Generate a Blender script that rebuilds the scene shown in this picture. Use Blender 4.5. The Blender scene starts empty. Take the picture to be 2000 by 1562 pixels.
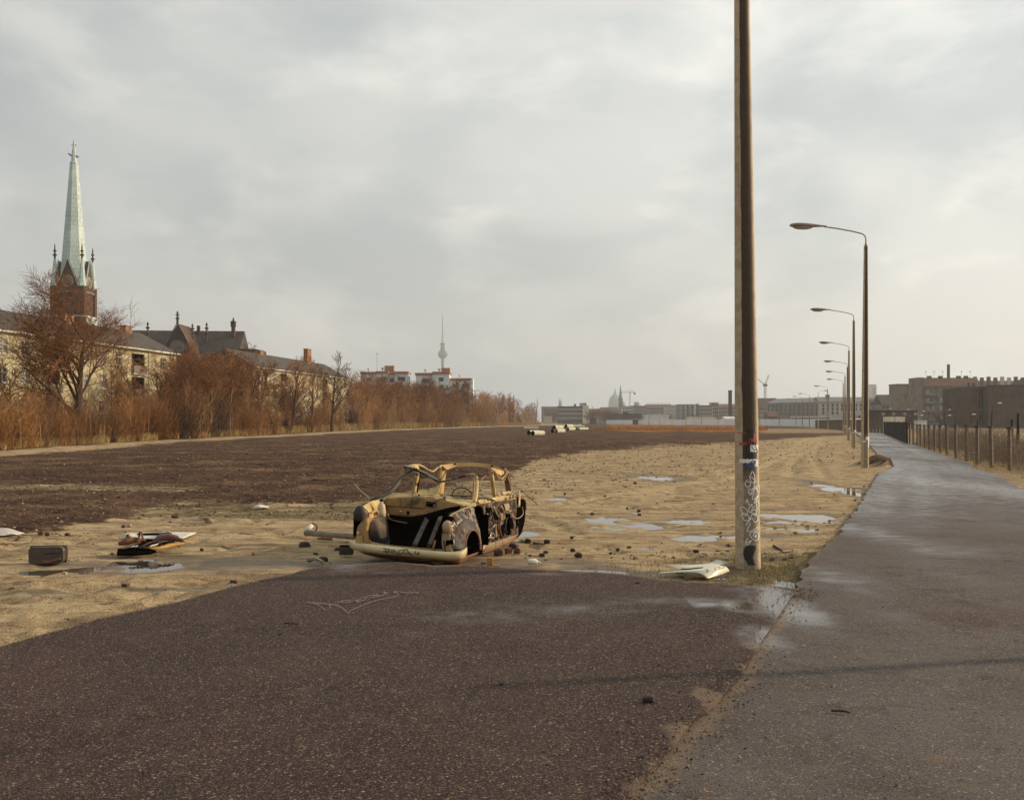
import bpy, math, random
import numpy as np
from mathutils import Vector, Matrix, noise as mnoise

# ------------------------------------------------------------------ camera, sky, sun, exposure
SC = bpy.context.scene
COL = SC.collection
FP, HY, CH = 2100.0, 823.0, 1.65          # focal length in photo pixels, horizon row, eye height

cam_d = bpy.data.cameras.new('camera')
cam = bpy.data.objects.new('camera', cam_d)
COL.objects.link(cam)
cam.location = (0, 0, CH)
cam.rotation_euler = (math.radians(90), 0, 0)
cam_d.sensor_width = 36
cam_d.lens = 36 * FP / 2000
cam_d.shift_y = (HY - 781) / 2000
cam_d.clip_start = 0.1
cam_d.clip_end = 12000
SC.camera = cam

SUN_EL, SUN_BACK = math.radians(19), math.radians(13)     # height; how far beyond the right-hand direction
sun_dir = Vector((math.cos(SUN_BACK) * math.cos(SUN_EL), math.sin(SUN_BACK) * math.cos(SUN_EL), math.sin(SUN_EL)))
sd = bpy.data.lights.new('sun', 'SUN')
sd.energy = 5.0
sd.angle = math.radians(1.0)
sd.color = (1.0, 0.80, 0.55)
so = bpy.data.objects.new('sun', sd)
COL.objects.link(so)
so.location = (60, 20, 40)
so.rotation_euler = (-sun_dir).to_track_quat('-Z', 'Y').to_euler()

world = bpy.data.worlds.new('World')
SC.world = world
world.use_nodes = True
wt = world.node_tree
wt.nodes.clear()

def wn(t, **kw):
    n = wt.nodes.new(t)
    for k, v in kw.items():
        if k in n.inputs: n.inputs[k].default_value = v
        else: setattr(n, k, v)
    return n
def wl(a, ai, b, bi): wt.links.new(a.outputs[ai], b.inputs[bi])
def wmath(op, a, b=None, clamp=False):
    n = wt.nodes.new('ShaderNodeMath'); n.operation = op; n.use_clamp = clamp
    for i, v in enumerate((a, b)):
        if v is None: continue
        if isinstance(v, (int, float)): n.inputs[i].default_value = v
        else: wt.links.new(v, n.inputs[i])
    return n.outputs[0]
sky = wn('ShaderNodeTexSky', sky_type='NISHITA', sun_disc=False, sun_elevation=SUN_EL,
         sun_rotation=math.radians(90) - SUN_BACK, air_density=1.5, dust_density=3.0)
bg_sky = wn('ShaderNodeBackground', Strength=0.09)
wl(sky, 0, bg_sky, 0)
tc = wn('ShaderNodeTexCoord')
sep = wn('ShaderNodeSeparateXYZ'); wl(tc, 'Generated', sep, 0)
zz = sep.outputs[2]
# cloud deck: project the view direction onto a high layer so clouds flatten towards the horizon
inv = wmath('DIVIDE', 1.0, wmath('ADD', wmath('MAXIMUM', zz, 0.0), 1.0))
cmb = wn('ShaderNodeCombineXYZ')
wt.links.new(wmath('MULTIPLY', sep.outputs[0], inv), cmb.inputs[0])
wt.links.new(wmath('MULTIPLY', sep.outputs[1], inv), cmb.inputs[1])
wt.links.new(wmath('MULTIPLY', zz, 1.5), cmb.inputs[2])
n1 = wn('ShaderNodeTexNoise', Scale=3.6, Detail=8.0, Roughness=0.5, Distortion=0.25); wl(cmb, 0, n1, 'Vector')
n2 = wn('ShaderNodeTexNoise', Scale=9.0, Detail=9.0, Roughness=0.52, Distortion=0.3); wl(cmb, 0, n2, 'Vector')
r1 = wn('ShaderNodeMapRange', interpolation_type='SMOOTHSTEP'); wl(n1, 0, r1, 0)
r1.inputs[1].default_value = 0.38; r1.inputs[2].default_value = 0.62
r2 = wn('ShaderNodeMapRange', interpolation_type='SMOOTHSTEP'); wl(n2, 0, r2, 0)
r2.inputs[1].default_value = 0.50; r2.inputs[2].default_value = 0.72
cloud = wmath('ADD', wmath('MULTIPLY', r1.outputs[0], 0.55), wmath('MULTIPLY', r2.outputs[0], 0.45), True)
mixc = wn('ShaderNodeMix', data_type='RGBA')
wt.links.new(cloud, mixc.inputs[0])
mixc.inputs[6].default_value = (0.515, 0.555, 0.565, 1)
mixc.inputs[7].default_value = (0.88, 0.88, 0.83, 1)
# veil of light round the sun behind the cloud
dot = wn('ShaderNodeVectorMath', operation='DOT_PRODUCT'); wl(tc, 'Generated', dot, 0)
dot.inputs[1].default_value = tuple(sun_dir)
glow = wmath('POWER', wmath('MAXIMUM', wmath('ADD', wmath('MULTIPLY', dot.outputs[1], 0.5), 0.5), 0.0), 2.2)
gmul = wmath('ADD', wmath('MULTIPLY', glow, 0.75), 0.80)
vm = wn('ShaderNodeVectorMath', operation='SCALE'); wt.links.new(mixc.outputs[2], vm.inputs[0]); wt.links.new(gmul, vm.inputs[3])
bg_c = wn('ShaderNodeBackground', Strength=1.0); wl(vm, 0, bg_c, 0)
mx = wn('ShaderNodeMixShader', Fac=0.93); wl(bg_sky, 0, mx, 1); wl(bg_c, 0, mx, 2)
wo = wn('ShaderNodeOutputWorld'); wl(mx, 0, wo, 'Surface')

SC.view_settings.view_transform = 'Standard'
SC.view_settings.look = 'None'
SC.view_settings.gamma = 1
SC.view_settings.use_curve_mapping = False
SC.view_settings.exposure = 0.0
SC.cycles.max_bounces = 6
SC.cycles.diffuse_bounces = 3
SC.cycles.glossy_bounces = 3
SC.cycles.transparent_max_bounces = 8
SC.cycles.volume_bounces = 0

# ------------------------------------------------------------------ helpers
RNG = random.Random(7)
def P(px, py, D): return Vector(((px - 1000) / FP * D, D, CH - (py - HY) / FP * D))   # photo pixel at depth D
def G(px, py, z=0.0):                                                                  # photo pixel on a level z
    D = FP * (CH - z) / (py - HY)
    return Vector(((px - 1000) / FP * D, D, z))

def tag(o, label=None, cat=None, group=None, kind=None):
    if label: o['label'] = label
    if cat: o['category'] = cat
    if group: o['group'] = group
    if kind: o['kind'] = kind
    return o
def thing(name, label, cat, loc=(0, 0, 0), rz=0.0, group=None):
    o = bpy.data.objects.new(name, None)
    COL.objects.link(o)
    o.empty_display_size = 0.3
    o.location = loc
    o.rotation_euler = (0, 0, rz)
    return tag(o, label, cat, group)
def link_mesh(name, me, parent=None, loc=None):
    o = bpy.data.objects.new(name, me)
    COL.objects.link(o)
    if parent is not None: o.parent = parent
    if loc is not None: o.location = loc
    return o
def copy_tree(o, parent=None):
    c = o.copy(); COL.objects.link(c); c.parent = parent
    for ch in o.children: copy_tree(ch, c)
    return c

class MB:
    def __init__(s): s.v, s.f, s.m = [], [], []
    def add(s, vs, fs, m=0):
        b = len(s.v)
        s.v.extend([tuple(p) for p in vs])
        s.f.extend([tuple(b + i for i in q) for q in fs])
        s.m.extend([m] * len(fs))
        return s
    def box(s, lo, hi, m=0):
        x0, y0, z0 = lo; x1, y1, z1 = hi
        return s.add([(x0,y0,z0),(x1,y0,z0),(x1,y1,z0),(x0,y1,z0),(x0,y0,z1),(x1,y0,z1),(x1,y1,z1),(x0,y1,z1)],
                     [(0,3,2,1),(4,5,6,7),(0,1,5,4),(1,2,6,5),(2,3,7,6),(3,0,4,7)], m)
    def obox(s, c, ax, ay, az, m=0):       # oriented box: centre and three half-axes
        c, ax, ay, az = map(Vector, (c, ax, ay, az))
        vs = [c + sx * ax + sy * ay + sz * az for sz in (-1, 1) for sx, sy in ((-1,-1),(1,-1),(1,1),(-1,1))]
        return s.add(vs, [(0,3,2,1),(4,5,6,7),(0,1,5,4),(1,2,6,5),(2,3,7,6),(3,0,4,7)], m)
    def tube(s, pts, rad, n=6, m=0, cap=True, flat=1.0):
        pts = [Vector(p) for p in pts]
        if isinstance(rad, (int, float)): rad = [rad] * len(pts)
        vs, fs = [], []
        t0 = (pts[-1] - pts[0]).normalized() if (pts[-1] - pts[0]).length > 1e-6 else Vector((0, 0, 1))
        ref = Vector((0, 1, 0)) if abs(t0.y) < 0.8 else Vector((1, 0, 0))
        for i, p in enumerate(pts):
            t = (pts[min(i + 1, len(pts) - 1)] - pts[max(i - 1, 0)])
            if t.length < 1e-9: t = t0
            t = t.normalized()
            a = t.cross(ref)
            if a.length < 1e-3: a = t.cross(Vector((0.3, 0.2, 0.9)))
            a.normalize(); b = a.cross(t)
            for k in range(n):
                q = 2 * math.pi * k / n
                vs.append(p + rad[i] * (math.cos(q) * a + flat * math.sin(q) * b))
        for i in range(len(pts) - 1):
            for k in range(n):
                k2 = (k + 1) % n
                fs.append((i*n+k, i*n+k2, (i+1)*n+k2, (i+1)*n+k))
        if cap:
            fs.append(tuple(range(n))[::-1]); fs.append(tuple((len(pts)-1)*n + k for k in range(n)))
        return s.add(vs, fs, m)
    def lathe(s, prof, n=16, c=(0, 0, 0), m=0, sx=1.0, sy=1.0):    # prof: (radius, z)
        vs, fs = [], []
        for r, z in prof:
            for k in range(n):
                q = 2 * math.pi * k / n
                vs.append((c[0] + sx * r * math.cos(q), c[1] + sy * r * math.sin(q), c[2] + z))
        for i in range(len(prof) - 1):
            for k in range(n):
                k2 = (k + 1) % n
                fs.append((i*n+k, i*n+k2, (i+1)*n+k2, (i+1)*n+k))
        return s.add(vs, fs, m)
    def sheet(s, rows, m=0):
        nr, nc = len(rows), len(rows[0])
        vs = [p for r in rows for p in r]
        fs = [(i*nc+j, i*nc+j+1, (i+1)*nc+j+1, (i+1)*nc+j) for i in range(nr-1) for j in range(nc-1)]
        return s.add(vs, fs, m)
    def ellipsoid(s, c, rx, ry, rz, n=10, k=7, m=0, rot=None):
        vs, fs = [], []
        c = Vector(c)
        for i in range(k + 1):
            th = math.pi * i / k
            for j in range(n):
                q = 2 * math.pi * j / n
                p = Vector((rx * math.sin(th) * math.cos(q), ry * math.sin(th) * math.sin(q), rz * math.cos(th)))
                if rot is not None: p = rot @ p
                vs.append(c + p)
        for i in range(k):
            for j in range(n):
                j2 = (j + 1) % n
                fs.append((i*n+j, (i+1)*n+j, (i+1)*n+j2, i*n+j2))
        return s.add(vs, fs, m)
    def mesh(s, name, mats, smooth=False, off=None):
        me = bpy.data.meshes.new(name)
        v = s.v if off is None else [(a - off[0], b - off[1], c - off[2]) for a, b, c in s.v]
        me.from_pydata(v, [], s.f)
        for mm in (mats if isinstance(mats, (list, tuple)) else [mats]): me.materials.append(mm)
        me.polygons.foreach_set('material_index', s.m)
        if smooth: me.polygons.foreach_set('use_smooth', [True] * len(s.f))
        me.update()
        return me
    def build(s, name, mats, parent=None, smooth=False, off=None, loc=None, label=None, solid=0.0, subd=0, bevel=0.0):
        o = link_mesh(name, s.mesh(name, mats, smooth, off), parent, loc)
        if label: o['label'] = label
        if subd:
            q = o.modifiers.new('subd', 'SUBSURF'); q.levels = q.render_levels = subd; q.boundary_smooth = 'PRESERVE_CORNERS'
        if solid:
            q = o.modifiers.new('solid', 'SOLIDIFY'); q.thickness = solid; q.offset = 0
        if bevel:
            q = o.modifiers.new('bevel', 'BEVEL'); q.width = bevel; q.segments = 2; q.limit_method = 'ANGLE'
        return o

def raw_mesh(name, V, F, mats, smooth=False, attrs=None):       # numpy arrays: verts (n,3), quads or tris (m,k)
    me = bpy.data.meshes.new(name)
    V = np.asarray(V, np.float32); F = np.asarray(F, np.int32)
    k = F.shape[1]
    me.vertices.add(len(V)); me.vertices.foreach_set('co', V.ravel())
    me.loops.add(F.size); me.loops.foreach_set('vertex_index', F.ravel())
    me.polygons.add(len(F)); me.polygons.foreach_set('loop_start', np.arange(0, F.size, k, dtype=np.int32))
    me.polygons.foreach_set('loop_total', np.full(len(F), k, np.int32))
    me.polygons.foreach_set('use_smooth', np.full(len(F), smooth, bool))
    for mm in (mats if isinstance(mats, (list, tuple)) else [mats]): me.materials.append(mm)
    for a, val in (attrs or {}).items():
        at = me.attributes.new(a, 'FLOAT', 'POINT'); at.data.foreach_set('value', np.asarray(val, np.float32).ravel())
    me.update(); me.validate()
    return me

# lattice value noise (numpy)
def _h(ix, iy, seed):
    n = (ix.astype(np.int64) * 374761393 + iy.astype(np.int64) * 668265263 + seed * 1442695) & 0x7fffffff
    n = ((n ^ (n >> 13)) * 1274126177) & 0x7fffffff
    return ((n ^ (n >> 16)) & 0xffff) / 65535.0
def vn(x, y, s=0):
    ix, iy = np.floor(x), np.floor(y)
    fx, fy = x - ix, y - iy
    fx = fx*fx*(3-2*fx); fy = fy*fy*(3-2*fy)
    a, b = _h(ix, iy, s), _h(ix+1, iy, s)
    c, d = _h(ix, iy+1, s), _h(ix+1, iy+1, s)
    return (a*(1-fx)+b*fx)*(1-fy) + (c*(1-fx)+d*fx)*fy
def fbm(x, y, s=0, o=4, g=0.5):
    x = np.asarray(x, float); y = np.asarray(y, float)
    t, a, w = 0, 1.0, 0
    for i in range(o):
        t = t + a * vn(x * 2**i + 17.3*i, y * 2**i - 9.1*i, s + i); w += a; a *= g
    return t / w
def sstep(a, b, x):
    t = np.clip((x - a) / (b - a), 0, 1)
    return t*t*(3-2*t)
def in_poly(X, Y, poly):
    r = np.zeros(X.shape, bool)
    n = len(poly)
    for i in range(n):
        x0, y0 = poly[i]; x1, y1 = poly[(i+1) % n]
        if y0 == y1: continue
        c = ((y0 > Y) != (y1 > Y)) & (X < (x1-x0)*(Y-y0)/(y1-y0)+x0)
        r ^= c
    return r

# ------------------------------------------------------------------ material helper
class NT:
    def __init__(s, name):
        s.mat = bpy.data.materials.new(name); s.mat.use_nodes = True
        s.t = s.mat.node_tree; s.t.nodes.clear()
        s.out = s.t.nodes.new('ShaderNodeOutputMaterial')
        s.b = s.t.nodes.new('ShaderNodeBsdfPrincipled')
        s.t.links.new(s.b.outputs[0], s.out.inputs[0])
    def put(s, sock, v):
        if v is None: return
        if isinstance(v, bpy.types.NodeSocket): s.t.links.new(v, sock)
        elif isinstance(v, (tuple, list)) and len(v) == 3 and sock.type == 'RGBA': sock.default_value = (*v, 1)
        else: sock.default_value = v
    def n(s, t, ins=None, out=0, **props):
        nd = s.t.nodes.new(t)
        for k, v in props.items(): setattr(nd, k, v)
        for k, v in (ins or {}).items(): s.put(nd.inputs[k], v)
        return nd.outputs[out]
    def math(s, op, a, b=0.0, clamp=False):
        return s.n('ShaderNodeMath', {0: a, 1: b}, operation=op, use_clamp=clamp)
    def obj(s): return s.n('ShaderNodeTexCoord', out=3)
    def pos(s): return s.n('ShaderNodeNewGeometry', out=0)
    def noise(s, vec, scale, detail=4.0, rough=0.55, dist=0.0):
        return s.n('ShaderNodeTexNoise', {'Vector': vec, 'Scale': scale, 'Detail': detail, 'Roughness': rough, 'Distortion': dist})
    def ramp(s, v, a, b, c=0.0, d=1.0):
        return s.n('ShaderNodeMapRange', {0: v, 1: a, 2: b, 3: c, 4: d}, interpolation_type='SMOOTHSTEP')
    def mix(s, f, a, b): return s.n('ShaderNodeMix', {0: f, 6: a, 7: b}, out=2, data_type='RGBA')
    def attr(s, name): return s.n('ShaderNodeAttribute', out=2, attribute_name=name)
    def bump(s, h, strength, dist=0.02, normal=None):
        return s.n('ShaderNodeBump', {'Height': h, 'Strength': strength, 'Distance': dist, 'Normal': normal})
    def done(s, col, rough=0.8, normal=None, metal=0.0, spec=0.5, **kw):
        s.put(s.b.inputs['Base Color'], col); s.put(s.b.inputs['Roughness'], rough)
        s.put(s.b.inputs['Metallic'], metal); s.put(s.b.inputs['Specular IOR Level'], spec)
        if normal is not None: s.put(s.b.inputs['Normal'], normal)
        for k, v in kw.items(): s.put(s.b.inputs[k], v)
        return s.mat

def pm(name, c1, c2=None, scale=3.0, rough=0.8, bump=0.3, bscale=None, metal=0.0, lo=0.35, hi=0.65, spec=0.3, stain=None, sscale=1.2, slo=0.52, shi=0.68):
    k = NT(name); v = k.obj()
    c2 = c2 or tuple(x * 0.7 for x in c1)
    col = k.mix(k.ramp(k.noise(v, scale, 6, 0.6), lo, hi), c1, c2)
    if stain: col = k.mix(k.ramp(k.noise(v, sscale, 7, 0.65, 0.4), slo, shi), col, stain)
    nb = k.bump(k.noise(v, bscale or scale * 6, 5, 0.6), bump, 0.02) if bump else None
    return k.done(col, rough, nb, metal, spec)
# ------------------------------------------------------------------ ground, lot and path
PATH = [((-1.0,-4),(4,-4)),((-.2,2),(5,1)),((.2,4.69),(5.5,4)),((.9,6.33),(6,6)),((1.6,8.2),(6.5,8)),((2.45,10.25),(7,10)),
        ((2.86,10.8),(7.3,11)),((3.45,12.5),(7.8,13)),((4.87,16),(8.8,16.5)),((7.75,23.6),(11.4,23.5)),((11.6,34),(14.9,33)),
        ((13.6,38.5),(16.3,38)),((14.8,42.3),(17.9,42)),((19,56),(21.9,55)),((25.6,77),(28.6,76)),((35.2,108),(38.6,106)),
        ((44.3,138),(48,136)),((51,160),(55,158)),((58,187),(62,186)),((65.2,215),(69.5,214)),((72.2,247),(76.5,246)),
        ((77.5,273),(82,273)),((84.5,308),(89,308)),((90.5,336),(95.5,337)),((88,362),(93,366)),((70,392),(73,397)),((44,420),(46,426))]
LOT_TOP = [(-8,-2),(-6,1),(-4.6,4.5),(-3.71,7.8),(-3.41,8.95),(-3.07,9.62),(-2.72,10.76),(-2.45,11.29),(-2.1,12.15),(-1.5,12.35),(-.9,12.2),(-.41,12.15),(.33,11.75),
           (1.1,11.5),(1.59,11.1),(2.25,10.76),(2.72,10.5),(2.84,10.45)]
SEAM = [(-8,-4),(.1,-4),(.3,2.5),(.47,4.69),(.65,5.04),(.88,5.6),(1.2,6.33),(1.43,6.83),(1.92,8.2),(2.65,10.1),(2.84,10.4)]
path_poly = [a for a, b in PATH] + [b for a, b in PATH][::-1]
lot_poly = LOT_TOP + SEAM[1:-1][::-1]

def grow(a, first, ratio, end):
    r, st = [a], first
    while abs(r[-1] - a) < abs(end - a):
        r.append(r[-1] + math.copysign(st, end - a)); st *= ratio
    return r[1:]
xs = np.array(grow(-9.0, 0.1, 1.035, -2300)[::-1] + list(np.arange(-9.0, 8.0, 0.06)) + grow(8.0, 0.09, 1.02, 2300))
ys = np.array([-260, -90, -30, -12, -4, 0, 2, 3] + list(np.arange(4.0, 21.0, 0.07)) + grow(21.0, 0.1, 1.009, 4400))
GX, GY = np.meshgrid(xs, ys)

def toPX(X, Y):
    Yc = np.maximum(Y, 0.5)
    return 1000 + FP * X / Yc, HY + FP * CH / Yc
# bush belt: near edge of the thicket (world x as a function of world y)
BPX = [-400, 0, 250, 500, 700, 900, 1000, 1056]
BPY = [905, 880, 862, 850, 840, 833.5, 831, 829]
BD = [FP * CH / (y - HY) for y in BPY]
BX = [(x - 1000) / FP * d for x, d in zip(BPX, BD)]
def belt_x(Y): return np.interp(Y, [20] + BD, [BX[0] + 4] + BX)

PUD = [  # photo px, py, half width px, half height px, depth of the hollow
 (1284,930,34,4.5,.07),(1648,953,30,10,.09),(1130,1110,78,6.5,.09),(1186,1117,28,4,.07),(1400,1043,80,5.5,.06),(1545,1028,50,4,.05),(1560,1006,66,9,.06),
 (1606,1016,30,5,.05),(1230,1022,60,7,.055),(1180,1010,50,5,.05),(1262,1000,26,5,.05),(1080,970,26,3,.05),(300,1099,36,8,.08),(262,1093,34,5,.07),(105,1109,56,5,.06),(170,1104,30,3.5,.055),
 (1476,1131,30,7,.08),(1425,1130,30,7,.07),(1512,1138,36,9,.06),(1250,1066,20,4,.05),(1000,1038,40,4,.04),(1360,1014,44,3.5,.05)]
def blobs(X, Y, lst, k=1.0):
    w = np.zeros(X.shape)
    for px, py, hw, hh, dp in lst:
        D = FP * CH / (py - HY); cx = (px - 1000) / FP * D
        a = hw / FP * D * 1.25; b = min(hh * D * D / (FP * CH) * 1.25, 6.0)
        q = ((X - cx) / a) ** 2 + ((Y - D) / b) ** 2
        w = np.maximum(w, dp * np.exp(-q * k))
    return w * (.25 + 1.0*sstep(.30, .56, fbm(X*2.6, Y*1.5, 71, 4)))
RUTS = [  # tyre tracks across the sand, in photo pixels
 [(1440,935),(1500,905),(1540,890),(1570,872),(1590,858),(1602,852)],[(1400,925),(1470,900),(1530,885),(1563,866),(1578,855)],
 [(1610,930),(1592,905),(1583,892),(1590,878),(1601,862),(1604,854)],[(1545,930),(1544,905),(1552,893),(1600,868),(1640,860)],
 [(1240,960),(1330,945),(1420,935),(1500,915)],[(1100,985),(1190,965),(1330,952)],[(1030,1005),(1080,1022),(1110,1034)]]
def ruts(X, Y):
    w = np.full(X.shape, 9.0)
    for ln in RUTS:
        g = [G(*p) for p in ln]
        for a, b in zip(g, g[1:]):
            dx, dy = b.x - a.x, b.y - a.y
            t = np.clip(((X-a.x)*dx + (Y-a.y)*dy) / (dx*dx+dy*dy), 0, 1)
            d = np.hypot(X-a.x-t*dx, Y-a.y-t*dy) / (1 + Y * 0.012)
            w = np.minimum(w, d)
    return w

def ground_fields(X, Y):
    px, py = toPX(X, Y)
    n1 = fbm(X*.35, Y*.22, 3, 5); n2 = fbm(X*1.3, Y*.9, 11, 5); n3 = fbm(X*.08, Y*.05, 23, 4)
    # how far the dark field reaches towards the camera, as a depth for each bearing
    lim = np.interp(px, [-300, 0, 120, 300, 500, 700, 850, 1000, 1050, 1150, 1300, 1450, 1600, 1690], [1022, 1018, 1022, 975, 968, 965, 945, 915, 892, 876, 866, 860, 850, 844])
    Dl = FP * CH / (lim - HY)
    rel = np.log(Y.clip(.5) / Dl) + (n1 - .5) * .30 + (n2 - .5) * .22
    dark = sstep(-.20, .05, rel)
    # olive, weedy transition between field and sand
    lim2 = np.interp(px, [-300, 0, 200, 700, 1000, 1100, 1700], [1034, 1032, 1022, 1018, 985, 960, 900])
    D2 = FP * CH / (lim2 - HY)
    rel2 = np.log(Y.clip(.5) / D2) + (n1 - .5) * .2 + (n2 - .5) * .22
    green = sstep(-.02, .08, rel2) * (1 - sstep(-.22, .10, rel)) * .85
    green = np.maximum(green, .42 * sstep(.50, .66, n3) * dark * sstep(-.1, .5, (px - 900) / 300.) )
    for cx, cy, r, s in ((2.9, 12.0, 1.4, .95), (1.7, 11.6, .9, .7), (3.4, 13.2, 1.1, .9), (.2, 12.6, .9, .35), (5.0, 17, 1.2, .4), (-13, 22, 5, .5)):
        green = np.maximum(green, s * np.exp(-((X-cx)**2 + (Y-cy)**2) / r**2) * sstep(.32, .5, n2 + .12))
    # pale track along the thicket
    bx = belt_x(Y)
    tr = np.exp(-((X - bx - 1.9 - Y*.012) / (1.5 + Y*.012))**2) * (Y > 25)
    dark = dark * (1 - .95*tr)
    # grassy spur in the field at far left
    spur = np.exp(-((Y - (27.5 + (X + 13) * -.12)) / 1.3)**2) * sstep(-6.5, -9, X)
    dark = dark * (1 - .75*spur); green = np.maximum(green, spur*.8)
    # band of rusty dead weeds before the wall
    rust = sstep(828.2, 829.6, py) * (1 - sstep(839, 844, py + (n1-.5)*10)) * sstep(1150, 1230, px) * (1 - sstep(1470, 1520, px))
    far_sand = sstep(1440, 1500, px) * (1 - sstep(843, 850, py)) * sstep(834, 838, py)
    dark = dark * (1 - .6*far_sand)
    wet = np.clip(blobs(X, Y, PUD, .28) * 13, 0, 1)
    for cx, cy, a, b, s in ((-3.6, 12.7, 3.0, .9, .9), (-.3, 12.9, 2.2, .8, .8), (1.2, 11.9, 2.0, .45, .9), (-1.2, 13.4, 1.4, 1.2, .8)):
        wet = np.maximum(wet, s * np.exp(-((X-cx)/a)**2 - ((Y-cy)/b)**2))
    wet = wet * sstep(.25, .55, n2 + .15)
    green = green * (1 - .55*sstep(880, 1000, px)*sstep(14, 18, Y))
    rd = ruts(X, Y)
    rut = np.exp(-(rd/.11)**2)
    return dict(dark=dark, green=green, rust=rust, wet=wet, rut=rut, px=px, py=py, n1=n1, n2=n2, tr=tr, rd=rd)

F = ground_fields(GX, GY)
near = 1 - sstep(60, 140, GY)
Z = -.035 + (F['n1'] - .5) * .05 + (F['n2'] - .5) * .03
foot = fbm(GX*4.2, GY*3.4, 41, 4)
Z += near * (foot - .5) * (.035 + .045 * F['dark'])
pit = sstep(.60, .74, fbm(GX*3.1, GY*2.6, 57, 3))
Z -= near * pit * .045 * (1 - F['wet']) * (1 - F['dark'])
Z += F['dark'] * near * (fbm(GX*2.2, GY*1.6, 77, 4) - .45) * .15
Z += -.03 * F['rut'] + .022 * np.exp(-((F['rd']-.24)/.1)**2)
wetlvl = blobs(GX, GY, PUD)
Z = Z * (1 - .45*np.clip(blobs(GX, GY, PUD, .35)*15, 0, 1)) - wetlvl
# heap of dark earth by the second lamp, bank under the thicket, rise before the wall
Z += .42 * np.exp(-((GX-14.0)/.55)**2 - ((GY-41.2)/1.1)**2) + .30 * np.exp(-((GX-14.1)/.4)**2 - ((GY-39.5)/.8)**2)
F['dark'] = np.maximum(F['dark'], np.exp(-((GX-14.0)/.9)**2 - ((GY-41.0)/1.8)**2) * 1.0)
Z += .14 * F['tr'] * sstep(.4, .7, F['n1'])
Z += .03 * np.exp(-((GX-2.7)**2 + (GY-12.45)**2)/.45**2)
Z += (GX < .5) * near * (1-F['dark']) * (sstep(.56, .7, fbm(GX*5.5, GY*4.2, 63, 4)) - .9*sstep(.58, .72, fbm(GX*4.5, GY*3.6, 68, 3))) * .035 * sstep(13.0, 10.5, GY)
inside = in_poly(GX, GY, path_poly) | in_poly(GX, GY, lot_poly)
Z = np.where(inside, -.09, np.minimum(Z, np.where(GY < 30, -.004 + .035*sstep(.05, .6, np.abs(GY-12)) + .05*(GX < -2.2)*.4, 9)))
Z = np.minimum(Z, np.where(GY < 60, .03, 9) + .5*(F['tr'] > .1) + (np.abs(GX-14) < 2)*.6)
dpool = Z < -.06
nr, nc = GX.shape
idx = np.arange(nr*nc).reshape(nr, nc)
Fq = np.stack([idx[:-1,:-1], idx[:-1,1:], idx[1:,1:], idx[1:,:-1]], -1).reshape(-1, 4)
V = np.stack([GX, GY, Z], -1).reshape(-1, 3)

k = NT('ground_soil')
p = k.pos()
nb = k.noise(p, 1.1, 8, .6); nf = k.noise(p, 9.0, 6, .65); ns = k.noise(p, 42.0, 4, .6)
# streaky noise, long across the line of sight
mp = k.n('ShaderNodeMapping', {'Vector': p, 'Scale': (0.5, 1.6, 1.0)})
nst = k.noise(mp, 1.6, 7, .62, .6)
sand = k.mix(k.ramp(nst, .36, .66), (.49, .365, .21), (.27, .185, .105))
sand = k.mix(k.ramp(nf, .56, .76), sand, (.095, .063, .037))
sand = k.mix(k.math('MULTIPLY', k.ramp(k.noise(mp, 4.5, 7, .66, .8), .54, .68), .75), sand, (.10, .068, .042))
sand = k.mix(k.ramp(ns, .60, .74), sand, (.48, .39, .26))
soil = k.mix(k.ramp(nf, .38, .66), (.046, .025, .017), (.130, .073, .046))
soil = k.mix(k.ramp(nst, .50, .68), soil, (.020, .012, .008))
soil = k.mix(k.ramp(ns, .62, .76), soil, (.30, .19, .115))
soil = k.mix(k.math('MULTIPLY', k.ramp(k.noise(p, .30, 7, .65), .46, .68), .8), soil, (.20, .125, .07))
moss = k.mix(k.ramp(nf, .40, .64), (.105, .083, .042), (.22, .17, .095))
moss = k.mix(k.ramp(ns, .5, .7), moss, (.055, .045, .018))
weeds = k.mix(k.ramp(k.noise(mp, .8, 6, .6), .4, .66), (.30, .105, .022), (.25, .15, .045))
edge = k.math('MULTIPLY', k.math('SUBTRACT', nf, .5), .9)
def mask(name, a=.42, b=.58): return k.ramp(k.math('ADD', k.attr(name), edge), a, b)
edge2 = k.math('ADD', edge, k.math('MULTIPLY', k.math('SUBTRACT', nst, .5), 1.5))
col = k.mix(k.ramp(k.math('ADD', k.attr('dark'), edge2), .22, .66), sand, soil)
col = k.mix(k.math('MULTIPLY', k.ramp(k.math('ADD', k.attr('green'), edge2), .30, .85), .85), col, moss)
col = k.mix(mask('rust'), col, weeds)
col = k.mix(k.math('MULTIPLY', k.attr('rut'), .75), col, (.47, .36, .20))
wetm = k.ramp(k.math('ADD', k.attr('wet'), k.math('MULTIPLY', k.math('SUBTRACT', nst, .5), .8)), .35, .75)
col = k.mix(k.math('MULTIPLY', wetm, .68), col, (.080, .052, .030))
rg = k.n('ShaderNodeMapRange', {0: wetm, 1: 0.0, 2: 1.0, 3: .92, 4: .62})
bh = k.math('ADD', k.math('MULTIPLY', nf, .7), k.math('MULTIPLY', ns, .4))
bmp = k.bump(bh, k.n('ShaderNodeMapRange', {0: wetm, 1: 0.0, 2: 1.0, 3: 1.0, 4: .25}), .085)
GROUND = k.done(col, rg, bmp, 0.0, k.n('ShaderNodeMapRange', {0: wetm, 1: 0.0, 2: 1.0, 3: .06, 4: .22}))
gme = raw_mesh('ground', V, Fq, GROUND, True, {a: F[a] for a in ('dark', 'green', 'rust', 'wet', 'rut')})
tag(link_mesh('ground', gme), kind='structure')

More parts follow.
